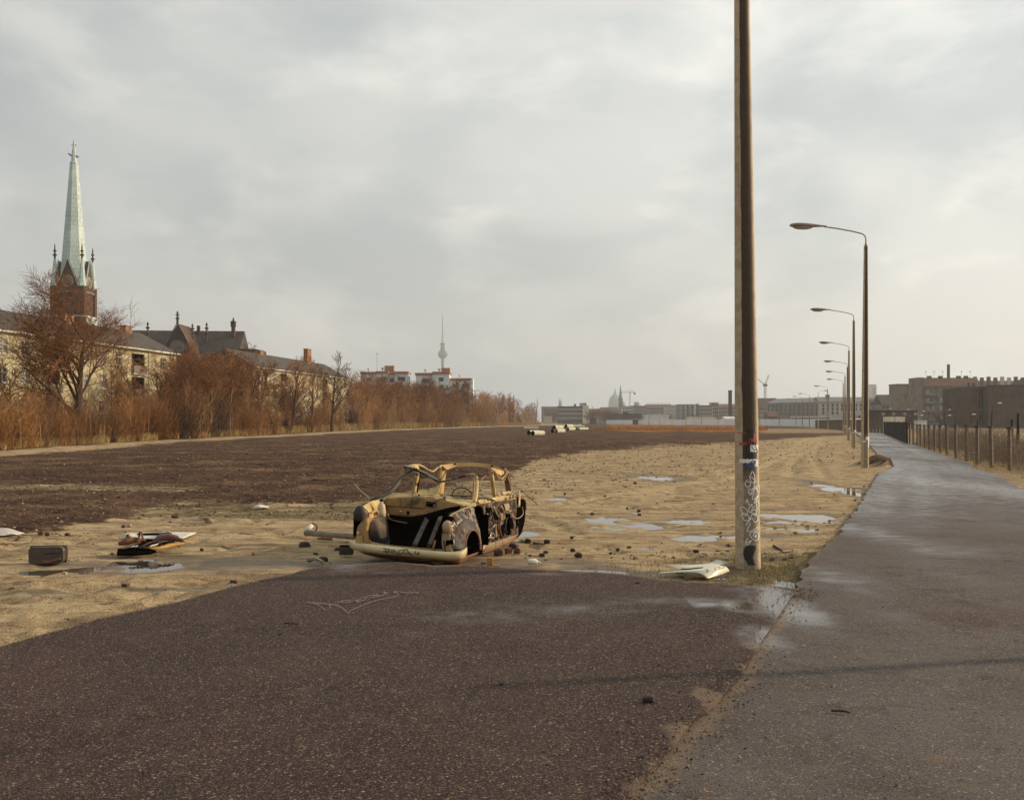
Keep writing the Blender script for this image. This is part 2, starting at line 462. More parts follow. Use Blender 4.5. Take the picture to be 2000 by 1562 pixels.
def ground_z(x, y):
    i = int(np.clip(np.searchsorted(ys, y), 1, nr-1)); j = int(np.clip(np.searchsorted(xs, x), 1, nc-1))
    if abs(ys[i-1]-y) < abs(ys[i]-y): i -= 1
    if abs(xs[j-1]-x) < abs(xs[j]-x): j -= 1
    return float(Z[i, j])
inside_flat = inside
def surf_z(x, y):
    X1, Y1 = np.array([x]), np.array([y])
    if in_poly(X1, Y1, lot_poly)[0]: return .028
    if in_poly(X1, Y1, path_poly)[0]: return 0.0
    return ground_z(x, y)

# water standing in the hollows of the sand: one level sheet per hollow
k = NT('puddle_water')
WATER = k.done((.060, .046, .032), .03, k.bump(k.noise(k.pos(), 9.0, 2, .5), .012, .01), 0.0, .5, **{'IOR': 1.33})
for pi_, (px, py, hw, hh, dp) in enumerate(PUD):
    c = G(px, py)
    a = hw / FP * c.y * 1.9; b = min(hh * c.y**2 / (FP*CH) * 1.9, 8)
    m = MB()
    ring = [(a*math.cos(q)*(1+.12*math.sin(3*q+px)), b*math.sin(q)*(1+.12*math.cos(2*q+py)), 0) for q in np.linspace(0, 2*math.pi, 25)[:-1]]
    m.add([(0, 0, 0)] + ring, [(0, i+1, (i+1) % 24 + 1) for i in range(24)])
    o = m.build('puddle', WATER, loc=(c.x, c.y, -.060+.0007*pi_))
    tag(o, kind='structure')

# ---- asphalt
def smooth_line(pts, step):
    pts = [Vector((a, b, 0)) for a, b in pts]
    out = []
    for i in range(len(pts)-1):
        p0, p1, p2, p3 = pts[max(i-1,0)], pts[i], pts[i+1], pts[min(i+2,len(pts)-1)]
        nn = step[i]
        for j in range(nn):
            t = j/nn
            out.append(.5*((2*p1)+(p2-p0)*t+(2*p0-5*p1+4*p2-p3)*t*t+(3*p1-p0-3*p2+p3)*t**3))
    out.append(pts[-1])
    return np.array([(q.x, q.y) for q in out])
steps = []
for (a, b), (c, d) in zip(PATH, PATH[1:]):
    L = math.hypot(c[0]-a[0], c[1]-a[1]); steps.append(int(max(6, min(90, L/.07))) if a[1] < 26 else int(max(8, L/.5)))
Lp, Rp = smooth_line([a for a, b in PATH], steps), smooth_line([b for a, b in PATH], steps)
def asphalt(name, tag_s):
    k = NT(name); p = k.pos()
    vor = k.n('ShaderNodeTexVoronoi', {'Vector': p, 'Scale': 170.0, 'Randomness': 1.0}, out=0)
    vc = k.n('ShaderNodeTexVoronoi', {'Vector': p, 'Scale': 170.0}, out=1)
    vh = k.n('ShaderNodeSeparateColor', {0: vc}, out=0)
    vor2 = k.n('ShaderNodeTexVoronoi', {'Vector': p, 'Scale': 95.0}, out=1)
    vh2 = k.n('ShaderNodeSeparateColor', {0: vor2}, out=1)
    big = k.noise(p, .55, 7, .6, .4); mid = k.noise(p, 3.0, 6, .6); fine = k.noise(p, 60.0, 3, .6)
    base = k.mix(k.ramp(big, .35, .65), (.025, .0125, .0105), (.046, .0245, .0200)) if tag_s == 'lot' else k.mix(k.ramp(big, .35, .65), (.088, .076, .069), (.130, .114, .105))
    base = k.mix(k.ramp(mid, .5, .75), base, (.062, .042, .034))
    base = k.mix(k.ramp(k.noise(p, .35, 5, .6), .52, .72), base, (.062, .030, .022))
    base = k.mix(k.ramp(vh, .30, .0), base, (.020, .014, .012))
    base = k.mix(k.math('MULTIPLY', k.ramp(vh, .74, .92), .85), base, (.25, .155, .110))
    base = k.mix(k.math('MULTIPLY', k.ramp(vh2, .965, .98), .7), base, (.42, .32, .21))
    silt = k.ramp(k.math('ADD', k.attr('silt'), k.math('MULTIPLY', k.math('SUBTRACT', mid, .5), .9)), .38, .72)
    crk = k.n('ShaderNodeTexVoronoi', {'Vector': k.n('ShaderNodeVectorMath', {0: p, 1: k.n('ShaderNodeVectorMath', {0: k.n('ShaderNodeTexNoise', {'Vector': p, 'Scale': 2.0}, out=1), 1: (.7, .7, .7)}, operation='MULTIPLY')}, operation='ADD'), 'Scale': .42}, out=0, feature='DISTANCE_TO_EDGE')
    crk = k.math('MULTIPLY', k.ramp(crk, .011, .003), k.ramp(k.noise(p, .6, 3), .50, .58))
    base = k.mix(k.math('MULTIPLY', crk, .35), base, (.012, .009, .008))
    base = k.mix(k.math('MULTIPLY', silt, .8), base, k.mix(k.ramp(fine, .4, .6), (.25, .175, .115), (.15, .105, .07)))
    wet = k.ramp(k.math('ADD', k.attr('wet'), k.math('MULTIPLY', k.math('SUBTRACT', mid, .5), .55)), .25, .80)
    rough = k.n('ShaderNodeMapRange', {0: wet, 1: 0.0, 2: 1.0, 3: .80, 4: .12})
    base = k.mix(k.math('MULTIPLY', wet, .35), base, (.035, .026, .021))
    h = k.math('ADD', k.math('MULTIPLY', vor, -1.0), k.math('MULTIPLY', fine, .5))
    bs = k.n('ShaderNodeMapRange', {0: wet, 1: 0.0, 2: 1.0, 3: 1.0, 4: .10})
    return k.done(base, rough, k.bump(h, bs, .008), 0.0, k.n('ShaderNodeMapRange', {0: wet, 1: 0.0, 2: 1.0, 3: .22, 4: .5}))
ASPH_P, ASPH_L = asphalt('path_asphalt', 'path'), asphalt('lot_asphalt', 'lot')

WETS = [  # px, py, half w, half h, strength: damp films on the asphalt
 (1545,1190,75,45,1.0),(1500,1250,60,26,.9),(1640,1130,110,40,.75),(1700,1040,90,45,.6),(1780,960,90,30,.55),(1830,1075,150,20,.55),(1750,1200,140,40,.5),(1890,980,110,20,.5),
 (1400,1345,55,14,.6),(1452,1189,52,13,.85),(1380,1186,50,8,.6),(1290,1180,160,12,.55),(1120,1196,170,14,.5),(960,1210,190,20,.45),(680,1108,70,14,.6),
 (1750,900,60,16,.6),(1880,1120,140,60,.45),(1960,1300,90,60,.35),(760,1240,200,16,.3),(560,1260,120,14,.35),(580,1310,70,12,.35),(480,1268,90,10,.35)]
SILTS = [(1470,1265,26,16,.8),(1455,1310,22,14,.8),(1385,1370,34,30,.9),(1330,1440,40,30,.9),(1290,1500,60,30,.6),(1240,1540,80,26,.7),(1400,1500,160,14,.4),(1620,1500,130,18,.5),(1840,1480,120,20,.5),
 (350,1237,60,6,.6),(1000,1112,90,6,.6),(1900,1540,140,22,.5),(1700,1420,150,12,.35),(730,1120,90,7,.5),(1080,1126,80,5,.7),(1500,1150,60,8,.7)]
def film(X, Y, lst):
    w = np.zeros(X.shape)
    for px, py, hw, hh, s in lst:
        c = G(px, py); a = hw/FP*c.y; b = hh*c.y**2/(FP*CH)
        w = np.maximum(w, s*np.exp(-(((X-c.x)/a)**2 + ((Y-c.y)/b)**2)*.8))
    return w
NC = 46
tt = np.concatenate([np.linspace(0, 1, NC)])
Xp = Lp[:, :1]*(1-tt) + Rp[:, :1]*tt; Yp = Lp[:, 1:]*(1-tt) + Rp[:, 1:]*tt
en = (fbm(Lp[:, 0]*3.1, Lp[:, 1]*3.1, 5, 4)-.5)[:, None]*.16; en2 = (fbm(Rp[:, 0]*2.1, Rp[:, 1]*2.1, 9, 4)-.5)[:, None]*.2
Xp = Xp + en*(1-tt)**6 + en2*tt**6
und = (fbm(Xp*.5, Yp*.35, 31, 3)-.5)*.02
Zp = .0 + und*(Yp < 60)
Zp = Zp - .0*tt
wetp = film(Xp, Yp, WETS)
wetp = np.maximum(wetp*.75, .44*sstep(7, 24, Yp)) + .28*(fbm(Xp*.5, Yp*.16, 90, 4)-.5)
wetp = wetp + .11*(fbm(tt[None, :]*9+0*Xp, Yp*.05, 121, 3)-.5)*sstep(6, 12, Yp)
wetp = np.clip(wetp + .12*sstep(8, 18, Yp), 0, 1)
siltp = film(Xp, Yp, SILTS)
smx = np.interp(Yp, [b for a, b in SEAM[1:]], [a for a, b in SEAM[1:]])
ds = Xp - smx
siltp = np.maximum(siltp, .95*np.exp(-(np.clip(ds, 0, 9)/.16)**1.5)*(Yp < 10.5)*(.45+.8*fbm(Xp*2.0, Yp*1.4, 44, 3)))
edgep = np.minimum(tt, 1-tt)[None, :]*np.hypot(Rp[:, 0]-Lp[:, 0], Rp[:, 1]-Lp[:, 1])[:, None]
siltp = np.maximum(siltp, .55*np.exp(-edgep/.25)*(Yp > 10))
def strip_mesh(name, X, Y, Zs, mat, attrs, drop=.10):
    n, m_ = X.shape
    # skirts on both long sides so the slab shows its broken edge
    X2 = np.concatenate([X[:, :1]-.02, X, X[:, -1:]+.02], 1); Y2 = np.concatenate([Y[:, :1], Y, Y[:, -1:]], 1)
    Z2 = np.concatenate([Zs[:, :1]-drop, Zs, Zs[:, -1:]-drop], 1)
    at = {a: np.concatenate([v[:, :1], v, v[:, -1:]], 1) for a, v in attrs.items()}
    i = np.arange(n*(m_+2)).reshape(n, m_+2)
    Fq = np.stack([i[:-1,:-1], i[:-1,1:], i[1:,1:], i[1:,:-1]], -1).reshape(-1, 4)
    return raw_mesh(name, np.stack([X2, Y2, Z2], -1).reshape(-1, 3), Fq, mat, False, at)
tag(link_mesh('asphalt_path', strip_mesh('asphalt_path', Xp, Yp, Zp, ASPH_P, dict(wet=wetp, silt=siltp))), kind='structure')

lx = np.arange(-6.2, 2.80, .035)
yt = np.interp(lx, [a for a, b in LOT_TOP], [b for a, b in LOT_TOP]) + (fbm(lx*2.3, lx*0+3, 14, 5)-.5)*.22 + (fbm(lx*9.0, lx*0+5, 18, 4)-.5)*.14
yb = np.interp(lx, [a for a, b in SEAM], [b for a, b in SEAM]) + (fbm(lx*4.0, lx*0+8, 15, 5)-.5)*.16*(lx > .3)
yt = np.maximum(yt, yb+.05)
tv = np.concatenate([1-(1-np.linspace(0, 1, 130)**1.0)])
Xl = lx[:, None] + 0*tv; Yl = yb[:, None]*(1-tv) + yt[:, None]*tv
Zl = .028 + (fbm(Xl*.5, Yl*.4, 33, 3)-.5)*.012 + 0*Xl
sk = .006*np.exp(-(Yl-yb[:, None])/.10)*(Xl > .3)
Zl = Zl - sk
wetl = film(Xl, Yl, WETS)*np.where(Xl > 1.6, .95, .62) + .22*(fbm(Xl*.45, Yl*.3, 95, 4)-.5) + .16*sstep(6.5, 10, Yl)
siltl = np.maximum(film(Xl, Yl, SILTS), .85*np.exp(-(yt[:, None]-Yl)/.20))
tag(link_mesh('asphalt_lot', strip_mesh('asphalt_lot', Xl, Yl, Zl, ASPH_L, dict(wet=np.clip(wetl, 0, 1), silt=siltl), .09)), kind='structure')

# ---- loose stones: crumbs along the broken edges and clods over the field, nobody could count them
def scatter(name, X, Y, Zs, R, mat, seed=1, label=None, flat=.6):
    rng = np.random.default_rng(seed)
    n = len(X)
    base = np.array([(1,0,0),(-.5,.87,0),(-.5,-.87,0),(.1,.1,.8),(-.1,0,-.6)])
    tri = np.array([(0,1,3),(1,2,3),(2,0,3),(1,0,4),(2,1,4),(0,2,4)])
    ang = rng.uniform(0, 6.28, n)
    jit = rng.uniform(.65, 1.35, (n, 5, 3))
    b = base[None]*jit
    c, s = np.cos(ang)[:, None], np.sin(ang)[:, None]
    x = (b[..., 0]*c - b[..., 1]*s)*R[:, None] + X[:, None]
    y = (b[..., 0]*s + b[..., 1]*c)*R[:, None] + Y[:, None]
    z = b[..., 2]*R[:, None]*flat + Zs[:, None]
    V = np.stack([x, y, z], -1).reshape(-1, 3)
    Fq = (tri[None] + (np.arange(n)*5)[:, None, None]).reshape(-1, 3)
    o = link_mesh(name, raw_mesh(name, V, Fq, mat))
    tag(o, label, None, None, 'stuff'); return o
def zlook(X, Y):
    i = np.clip(np.searchsorted(ys, Y), 0, nr-1); j = np.clip(np.searchsorted(xs, X), 0, nc-1)
    return Z[i, j]
def clod_mat(name, c1, c2, c3):
    k = NT(name); p = k.pos()
    w = k.n('ShaderNodeTexWhiteNoise', {'Vector': k.n('ShaderNodeVectorMath', {0: p, 1: (.04, .04, .04)}, operation='SNAP')}, out=0)
    return k.done(k.mix(k.ramp(w, .86, .9), k.mix(w, c1, c2), c3), .9, None, 0, .2)
CLOD = clod_mat('soil_clods', (.045, .03, .021), (.16, .10, .066), (.40, .29, .19))
CRUMB = clod_mat('asphalt_crumbs', (.025, .018, .015), (.12, .085, .062), (.32, .24, .17))
rng = np.random.default_rng(5)
n = 46000
Y_ = 13 * np.exp(rng.uniform(0, 1, n)**.9 * math.log(90/13)); X_ = rng.uniform(-.56, .50, n) * Y_
Fs = ground_fields(X_, Y_)
pr = np.clip(Fs['dark']*1.0 + Fs['green']*.8 + .035, 0, 1) * (1-.8*Fs['tr'])
keep = (rng.uniform(0, 1, n) < pr) & ~in_poly(X_, Y_, path_poly) & ~in_poly(X_, Y_, lot_poly)
X_, Y_ = X_[keep], Y_[keep]
R_ = (.009 + .030*rng.uniform(0, 1, len(X_))**3) * (1 + Y_*.018)
scatter('field_clods', X_, Y_, zlook(X_, Y_)+R_*.1, R_, CLOD, 2)
n = 900
Y_ = rng.uniform(7.6, 12.4, n); X_ = rng.uniform(-6.2, -2.0, n)
kp = ~in_poly(X_, Y_, lot_poly) & (fbm(X_*1.7, Y_*1.5, 66, 3) > .50); X_, Y_ = X_[kp], Y_[kp]
R_ = .006 + .030*rng.uniform(0, 1, len(X_))**3
scatter('sand_clods', X_, Y_, zlook(X_, Y_)+R_*.05, R_, clod_mat('brown_clods', (.10, .065, .038), (.19, .135, .08), (.26, .19, .11)), 6, None, .38)
n = 5200
e = rng.integers(0, 2, n)
s_ = rng.uniform(0, 1, n)
sx = np.interp(s_, np.linspace(0, 1, len(SEAM[2:])), [a for a, b in SEAM[2:]]); sy = np.interp(s_, np.linspace(0, 1, len(SEAM[2:])), [b for a, b in SEAM[2:]])
tx = np.interp(s_, np.linspace(0, 1, len(LOT_TOP[3:])), [a for a, b in LOT_TOP[3:]]); ty = np.interp(s_, np.linspace(0, 1, len(LOT_TOP[3:])), [b for a, b in LOT_TOP[3:]])
X_ = np.where(e == 0, sx, tx) + rng.normal(0, .09, n); Y_ = np.where(e == 0, sy, ty) + rng.normal(0, .09, n) + np.where(e == 0, -.05, .03)
m2 = 3600
X2_ = np.interp(rng.uniform(0, 1, m2)**.7, np.linspace(0, 1, 900), Lp[np.linspace(0, 900, 900).astype(int) % len(Lp), 0])
ii = (rng.uniform(.1, .55, m2)*len(Lp)).astype(int)
X2_ = Lp[ii, 0] + rng.normal(-.07, .10, m2); Y2_ = Lp[ii, 1] + rng.normal(.05, .10, m2)
m3 = 1500
Y3_ = rng.uniform(4.2, 13, m3); X3_ = rng.uniform(-.5, .5, m3)*Y3_
X_ = np.concatenate([X_, X2_, X3_]); Y_ = np.concatenate([Y_, Y2_, Y3_])
il = in_poly(X_, Y_, lot_poly); ip = in_poly(X_, Y_, path_poly)
zs_ = np.where(il, .028, np.where(ip, .0, zlook(X_, Y_)))
zs_ = np.maximum(zs_, np.where(il | ip, -1, -.05))
R_ = (.0025 + .009*rng.uniform(0, 1, len(X_))**3)*(1 + np.maximum(Y_-12, 0)*.03)
scatter('asphalt_crumbs', X_, Y_, zs_+R_*.2, R_, CRUMB, 3)
# ------------------------------------------------------------------ materials for buildings
PLASTER = pm('ochre_render', (.47, .41, .25), (.36, .30, .18), .5, .9, .2, 20, stain=(.20, .16, .10), sscale=.35, slo=.55, shi=.8)
PLASTER2 = pm('grey_render', (.22, .19, .155), (.15, .13, .11), .3, .9, .2, 14, stain=(.09, .075, .065), sscale=.25)
FWALL = pm('brown_grey_render', (.27, .215, .155), (.20, .16, .12), .3, .9, 0, stain=(.12, .095, .075), sscale=.2)
WALLW = pm('limewashed_concrete', (.86, .88, .90), (.76, .78, .80), .1, .9, 0)
PALE = pm('pale_stone', (.50, .47, .40), (.40, .37, .32), .1, .9, 0)
GREYST = pm('grey_stone', (.26, .235, .20), (.19, .17, .15), .1, .9, 0)
BROWNW = pm('brown_wall', (.16, .12, .09), (.11, .08, .065), .2, .9, 0)
WHITEW = pm('white_wall', (.74, .74, .70), (.58, .58, .55), .3, .8, 0, stain=(.35, .34, .32), sscale=.2, slo=.6, shi=.8)
CREAM = pm('cream_wall', (.72, .66, .48), (.6, .55, .4), .3, .8, 0)
ROOF = pm('dark_roof_felt', (.085, .068, .055), (.055, .045, .038), .8, .85, .3, 9)
ROOFR = pm('red_tile_roof', (.17, .085, .055), (.12, .062, .045), .6, .85, .3, 9)
TERRA = pm('terracotta_band', (.40, .19, .10), (.33, .16, .09), .5, .8, 0)
METALG = pm('grey_metal', (.20, .19, .18), (.13, .12, .12), 4, .45, .1, metal=.6)
GUTTER = pm('white_trim', (.70, .68, .62), (.5, .48, .44), 2, .7, 0)
GLASS = NT('dark_glass').done((.035, .04, .045), .08, None, 0, .6)
GLASSL = NT('curtained_glass').done((.30, .29, .25), .25, None, 0, .6)
COPPER = None
k = NT('copper_spire')
v = k.obj()
br = k.n('ShaderNodeTexBrick', {'Vector': k.n('ShaderNodeCombineXYZ', {0: k.n('ShaderNodeSeparateXYZ', {0: v}, out=0), 1: k.n('ShaderNodeSeparateXYZ', {0: v}, out=2)}), 'Scale': 1.0, 'Mortar Size': .06, 'Brick Width': .9, 'Row Height': 1.1,
          'Color1': (.42, .50, .46), 'Color2': (.50, .575, .53), 'Mortar': (.30, .37, .35)})
COPPER = k.done(k.mix(k.ramp(k.noise(v, .25, 5), .4, .7), br, (.55, .64, .58)), .6, None, 0, .3)
def brick_mat(name, c1, c2, mo, sc=4.0):
    k = NT(name); v = k.obj(); x, y, z = (k.n('ShaderNodeSeparateXYZ', {0: v}, out=i) for i in range(3))
    vec = k.n('ShaderNodeCombineXYZ', {0: k.math('ADD', x, y), 1: z})
    b = k.n('ShaderNodeTexBrick', {'Vector': vec, 'Scale': 1.0, 'Mortar Size': .012, 'Brick Width': .25, 'Row Height': .075, 'Color1': c1, 'Color2': c2, 'Mortar': mo})
    return k.done(k.mix(k.ramp(k.noise(v, .3, 6, .6), .4, .7), b, tuple(a*.6 for a in c1)), .9, None, 0, .2)
BRICK = brick_mat('church_brick', (.12, .06, .042), (.085, .045, .035), (.10, .08, .065))
BRICKD = brick_mat('firewall_brick', (.145, .095, .072), (.10, .068, .055), (.13, .10, .08))
BRICKO = brick_mat('chimney_brick', (.42, .17, .06), (.30, .12, .05), (.30, .22, .15))

def wall_holes(m, L, H, holes, reveal=.18, mi=0, y0=0.0, x0=0.0, z0=0.0):
    """front wall on local y=y0 facing -y, with reveals round each opening (x0,x1,z0,z1)"""
    xs_ = sorted({x0, L} | {h[0] for h in holes} | {h[1] for h in holes})
    zs_ = sorted({z0, H} | {h[2] for h in holes} | {h[3] for h in holes})
    for a, b in zip(xs_, xs_[1:]):
        for c, d in zip(zs_, zs_[1:]):
            cx, cz = (a+b)/2, (c+d)/2
            if any(h[0] < cx < h[1] and h[2] < cz < h[3] for h in holes): continue
            m.add([(a, y0, c), (b, y0, c), (b, y0, d), (a, y0, d)], [(0, 1, 2, 3)], mi)
    for a, b, c, d in holes:
        r = y0 + reveal
        m.add([(a,y0,c),(b,y0,c),(b,y0,d),(a,y0,d),(a,r,c),(b,r,c),(b,r,d),(a,r,d)], [(0,4,5,1),(1,5,6,2),(2,6,7,3),(3,7,4,0)], mi)
WIN = {}
def win_mesh(w, h, style='two'):
    key = (round(w, 2), round(h, 2), style)
    if key not in WIN:
        m = MB(); t = .07
        m.box((0, 0, 0), (t, .06, h)); m.box((w-t, 0, 0), (w, .06, h)); m.box((t, 0, 0), (w-t, .06, t)); m.box((t, 0, h-t), (w-t, .06, h))
        m.box((w/2-t/2, -.01, t), (w/2+t/2, .05, h-t))
        if style == 'cross':
            m.box((t, .005, h*.66), (w/2-t/2, .055, h*.66+t)); m.box((w/2+t/2, .005, h*.66), (w-t, .055, h*.66+t))
        g = MB().box((t, .065, t), (w-t, .085, h-t))
        WIN[key] = (m.mesh('window', GUTTER), g.mesh('pane', GLASS), g.mesh('pane', GLASSL))
    return WIN[key]
def add_window(parent, x, z, w, h, y=.12, style='two', lit=.3, rng=RNG):
    f, g1, g2 = win_mesh(w, h, style)
    o = link_mesh('window', f, parent, (x, y, z))
    link_mesh('pane', g2 if rng.random() < lit else g1, o)
    return o
def gable_body(m, L, W, H, y0=0, open_front=True):
    """side walls and back of a body, front left to wall_holes"""
    m.add([(0,0,0),(0,W,0),(0,W,H),(0,0,H)], [(0,3,2,1)][:1])
    m.add([(L,0,0),(L,W,0),(L,W,H),(L,0,H)], [(0,1,2,3)])
    m.add([(0,W,0),(L,W,0),(L,W,H),(0,W,H)], [(0,3,2,1)])
def gable_roof(m, L, W, H, R, over=.5):
    a = [(-over*.3, -over, H), (L+over*.3, -over, H), (L+over*.3, W/2, H+R), (-over*.3, W/2, H+R), (-over*.3, W+over, H), (L+over*.3, W+over, H)]
    m.add(a, [(0,1,2,3), (3,2,5,4), (0,3,4), (1,5,2), (0,4,5,1)])

GABLEM = pm('shaded_gable', (.13, .095, .07), (.09, .066, .05), .4, .9, .2, 14)  # unlit gable ends, their shade painted in as darker brown
# ------------------------------------------------------------------ apartment blocks behind the thicket
def block(name, label, loc, rz, L, H, bays, R, floors=3, drain=(), chim=(), loggia=(), W=11):
    b = thing(name, label, 'building', loc, rz)
    wins, holes = [], []
    for fl in range(floors):
        z = H - 2.35 - 3.0*fl
        for i in range(bays):
            x = 1.4 + i*(L-2.2)/bays
            if (i in loggia):
                if (i-1) in loggia: continue
                holes.append((x, x+3.4, z-.85, z+1.7)); continue
            holes.append((x, x+1.5, z, z+1.55)); wins.append((x, z))
    m = MB(); wall_holes(m, L, H, holes, .16); m.build('wall', PLASTER, b)
    m = MB(); gable_body(m, L, W, H); m.build('side_wall', GABLEM, b)
    for x, z in wins: add_window(b, x, z, 1.5, 1.55, .10, 'cross', .35)
    sl = MB().box((0, 0, 0), (1.7, .12, .07)).mesh('sill', GUTTER)
    for x, z in wins: link_mesh('sill', sl, b, (x-.1, -.10, z-.07))
    lm = MB().box((.0, 1.2, 0), (3.4, 1.25, 2.55)).box((0, .0, 0), (3.4, 1.2, .02)).mesh('loggia_back', PLASTER2)
    rail = MB().box((0, -.35, 0), (3.4, -.28, 1.0)).mesh('balcony_rail', PLASTER2)
    slab = MB().box((0, -.35, -.15), (3.4, .0, 0)).mesh('balcony_slab', GUTTER)
    for h in holes:
        if h[1]-h[0] > 3:
            link_mesh('loggia_back', lm, b, (h[0], .2, h[2])); link_mesh('balcony_rail', rail, b, (h[0], 0, h[2])); link_mesh('balcony_slab', slab, b, (h[0], -.003, h[2]))
            add_window(b, h[0]+.9, h[2]+.6, 1.5, 1.55, 1.3, 'cross', .2)
    m = MB(); gable_roof(m, L, W, H+.02, R); m.build('roof', ROOF, b)
    MB().box((-.2, -.68, H-.16), (L+.2, -.52, H+.0)).build('gutter', GUTTER, b)
    for x in drain: MB().tube([(x, -.08, .3), (x, -.08, H-.1)], .06, 6).build('drainpipe', GUTTER, b)
    for x, y, w, h in chim: 
        MB().box((x, y, H+R*.5), (x+w, y+.9, H+R+h)).build('chimney', BRICKO, b)
        MB().box((x-.08, y-.08, H+R+h), (x+w+.08, y+.98, H+R+h+.12)).build('chimney_cap', PLASTER2, b)
    return b
A1 = math.atan2(39, 5.9)
block('apartment_block', 'long three storey apartment block with ochre walls behind the near bushes at left', (-58.5, 70, 0), A1, 80, 11.0, 20, 3.0, 4, (5.5, 22, 39, 56, 72), ((44, 4.6, 3.0, .9), (60, 4.6, 2, .6), (75, 4.8, 1.6, .5)), (7, 8, 12, 13, 17, 18))
block('apartment_block', 'shorter ochre apartment block standing beyond the dark gap, chimney near its far end', (-47, 195, 0), math.atan2(55, 8.5), 56, 11.6, 13, 3.4, 4, (4, 30, 50), ((42, 4.6, 2.6, 2.6), (16, 5, 1.6, .6)), (3, 4, 9, 10))

# ------------------------------------------------------------------ church
ch = thing('church', 'brick church with a tall pale green copper spire behind the apartment block', 'church', (-110, 270, 0))
w = 3.75
SPR = dict(off=None)
m = MB().box((-w, -w, 0), (w, w, 34)); m.build('tower', BRICK, ch)
m = MB()
for a in (-1, 1):
    for b_ in (-1, 1): m.box((a*w*.93-.7, b_*w*.93-.7, 0), (a*w*.93+.7, b_*w*.93+.7, 35.2))
m.build('corner_buttress', BRICK, ch)
m = MB().box((-w-.5, -w-.5, 27.5), (w+.5, w+.5, 28.0)); m.build('stone_cornice', GUTTER, ch)
MB().box((-w-.35, -w-.35, 33.6), (w+.35, w+.35, 34.1)).build('upper_cornice', PLASTER2, ch)
for i in range(9): MB().box((-2.7+i*.64, -w-.2, 29.0), (-2.5+i*.64, -w-.003, 30.8)).build('blind_arcade_pillar', PLASTER2, ch)
# belfry openings, louvred
for sx, nm in ((0, 'front'),):
    m = MB(); m.add([(-1.5, -w-.02, 18), (1.5, -w-.02, 18), (1.5, -w-.02, 23.5), (.9, -w-.02, 25.2), (0, -w-.02, 26), (-.9, -w-.02, 25.2), (-1.5, -w-.02, 23.5)], [(0,1,2,3,4,5,6)])
    m.build('belfry_opening', GLASS, ch, solid=.03)
    m = MB(); m.tube([(-1.7, -w-.1, 18), (-1.7, -w-.1, 23.6), (-1.1, -w-.1, 25.4), (0, -w-.1, 26.4), (1.1, -w-.1, 25.4), (1.7, -w-.1, 23.6), (1.7, -w-.1, 18)], .22, 6)
    m.build('arch_moulding', PLASTER2, ch)
for sx, sy in ((-1, -1), (1, -1), (1, 1), (-1, 1)):     # small copper turrets
    c = (sx*w*.90, sy*w*.90)
    m = MB(); m.lathe([(1.15, 35.2), (1.1, 35.5), (.28, 42.0)], 8, (c[0], c[1], 0)); tq = m.build('turret', COPPER, ch)
    m = MB(); m.lathe([(.24, 41.8), (.24, 42.6), (.6, 42.9), (.22, 43.2), (.2, 43.7), (.5, 43.9), (.18, 44.2), (.14, 45.2), (0, 45.9)], 8, (c[0], c[1], 0)); m.build('finial', BRICK, tq)
for q in range(4):
    R3 = Matrix.Rotation(q*math.pi/2, 4, 'Z')
    m = MB(); pts = [(-3.0, -w-.1, 34.1), (3.0, -w-.1, 34.1), (0, -w-.1, 41.8), (-3.0, -1.5, 34.1), (3.0, -1.5, 34.1), (0, -1.4, 41.8)]
    m.add([R3 @ Vector(p_) for p_ in pts], [(0,1,2), (0,2,5,3), (1,4,5,2)]); g_ = m.build('gable', BRICK, ch)
    m = MB(); pts = [(-3.15, -w-.2, 33.95), (0, -w-.2, 42.15), (3.15, -w-.2, 33.95)]
    m.tube([R3 @ Vector(p_) for p_ in pts], .17, 4); m.build('coping', COPPER, g_)
    m = MB(); c0 = R3 @ Vector((0, -w-.14, 36.4)); ring = []
    m.add([R3 @ Vector((1.25*math.cos(a), -w-.15, 36.4+1.25*math.sin(a))) for a in np.linspace(0, 6.283, 17)[:-1]], [tuple(range(16))]); m.build('clock_face', PLASTER2, g_)
    m = MB(); m.tube([R3 @ Vector((1.35*math.cos(a), -w-.17, 36.4+1.35*math.sin(a))) for a in np.linspace(0, 6.283, 17)], .06, 4, cap=False); m.build('clock_ring', GUTTER, g_)
m = MB(); m.lathe([(3.75, 34.1), (3.4, 38), (3.05, 42), (1.05, 66.0), (.85, 66.3)], 8, (0, 0, 0)); sp = m.build('spire', COPPER, ch)
for vv in [sp]: vv.rotation_euler.z = math.radians(4)
m = MB(); m.lathe([(.8, 66.1), (1.05, 66.3), (1.05, 66.6), (.7, 66.8), (.62, 68.3), (.5, 69.6), (.3, 70.5), (.26, 71.6), (.12, 72.2), (0, 72.8)], 8, (0, 0, 0)); m.build('spire_lantern', COPPER, ch)
m = MB(); m.tube([(-1.5, 0, 68.9), (-.5, 0, 68.3), (.6, 0, 68.2), (1.3, 0, 67.9)], [.12, .28, .28, .08], 6); m.tube([(-.6, 0, 71.0), (.6, 0, 71.0)], .12, 5); m.build('spire_cross_arms', METALG, ch)
m = MB()
for sx in (-1, 1): m.add([(sx*w, -w, 24), (sx*(w+2.2), -w, 24), (sx*(w+2.2), w, 24), (sx*w, w, 24), (sx*w, -w, 28), (sx*w, w, 28), (sx*(w+2.2), -w, 10), (sx*(w+2.2), w, 10), (sx*w, -w, 10), (sx*w, w, 10)],
      [(0,1,4), (3,2,5), (1,2,5,4), (0,1,6,8), (1,2,7,6), (2,3,9,7)])
m.build('stair_turret_roof', COPPER, ch)
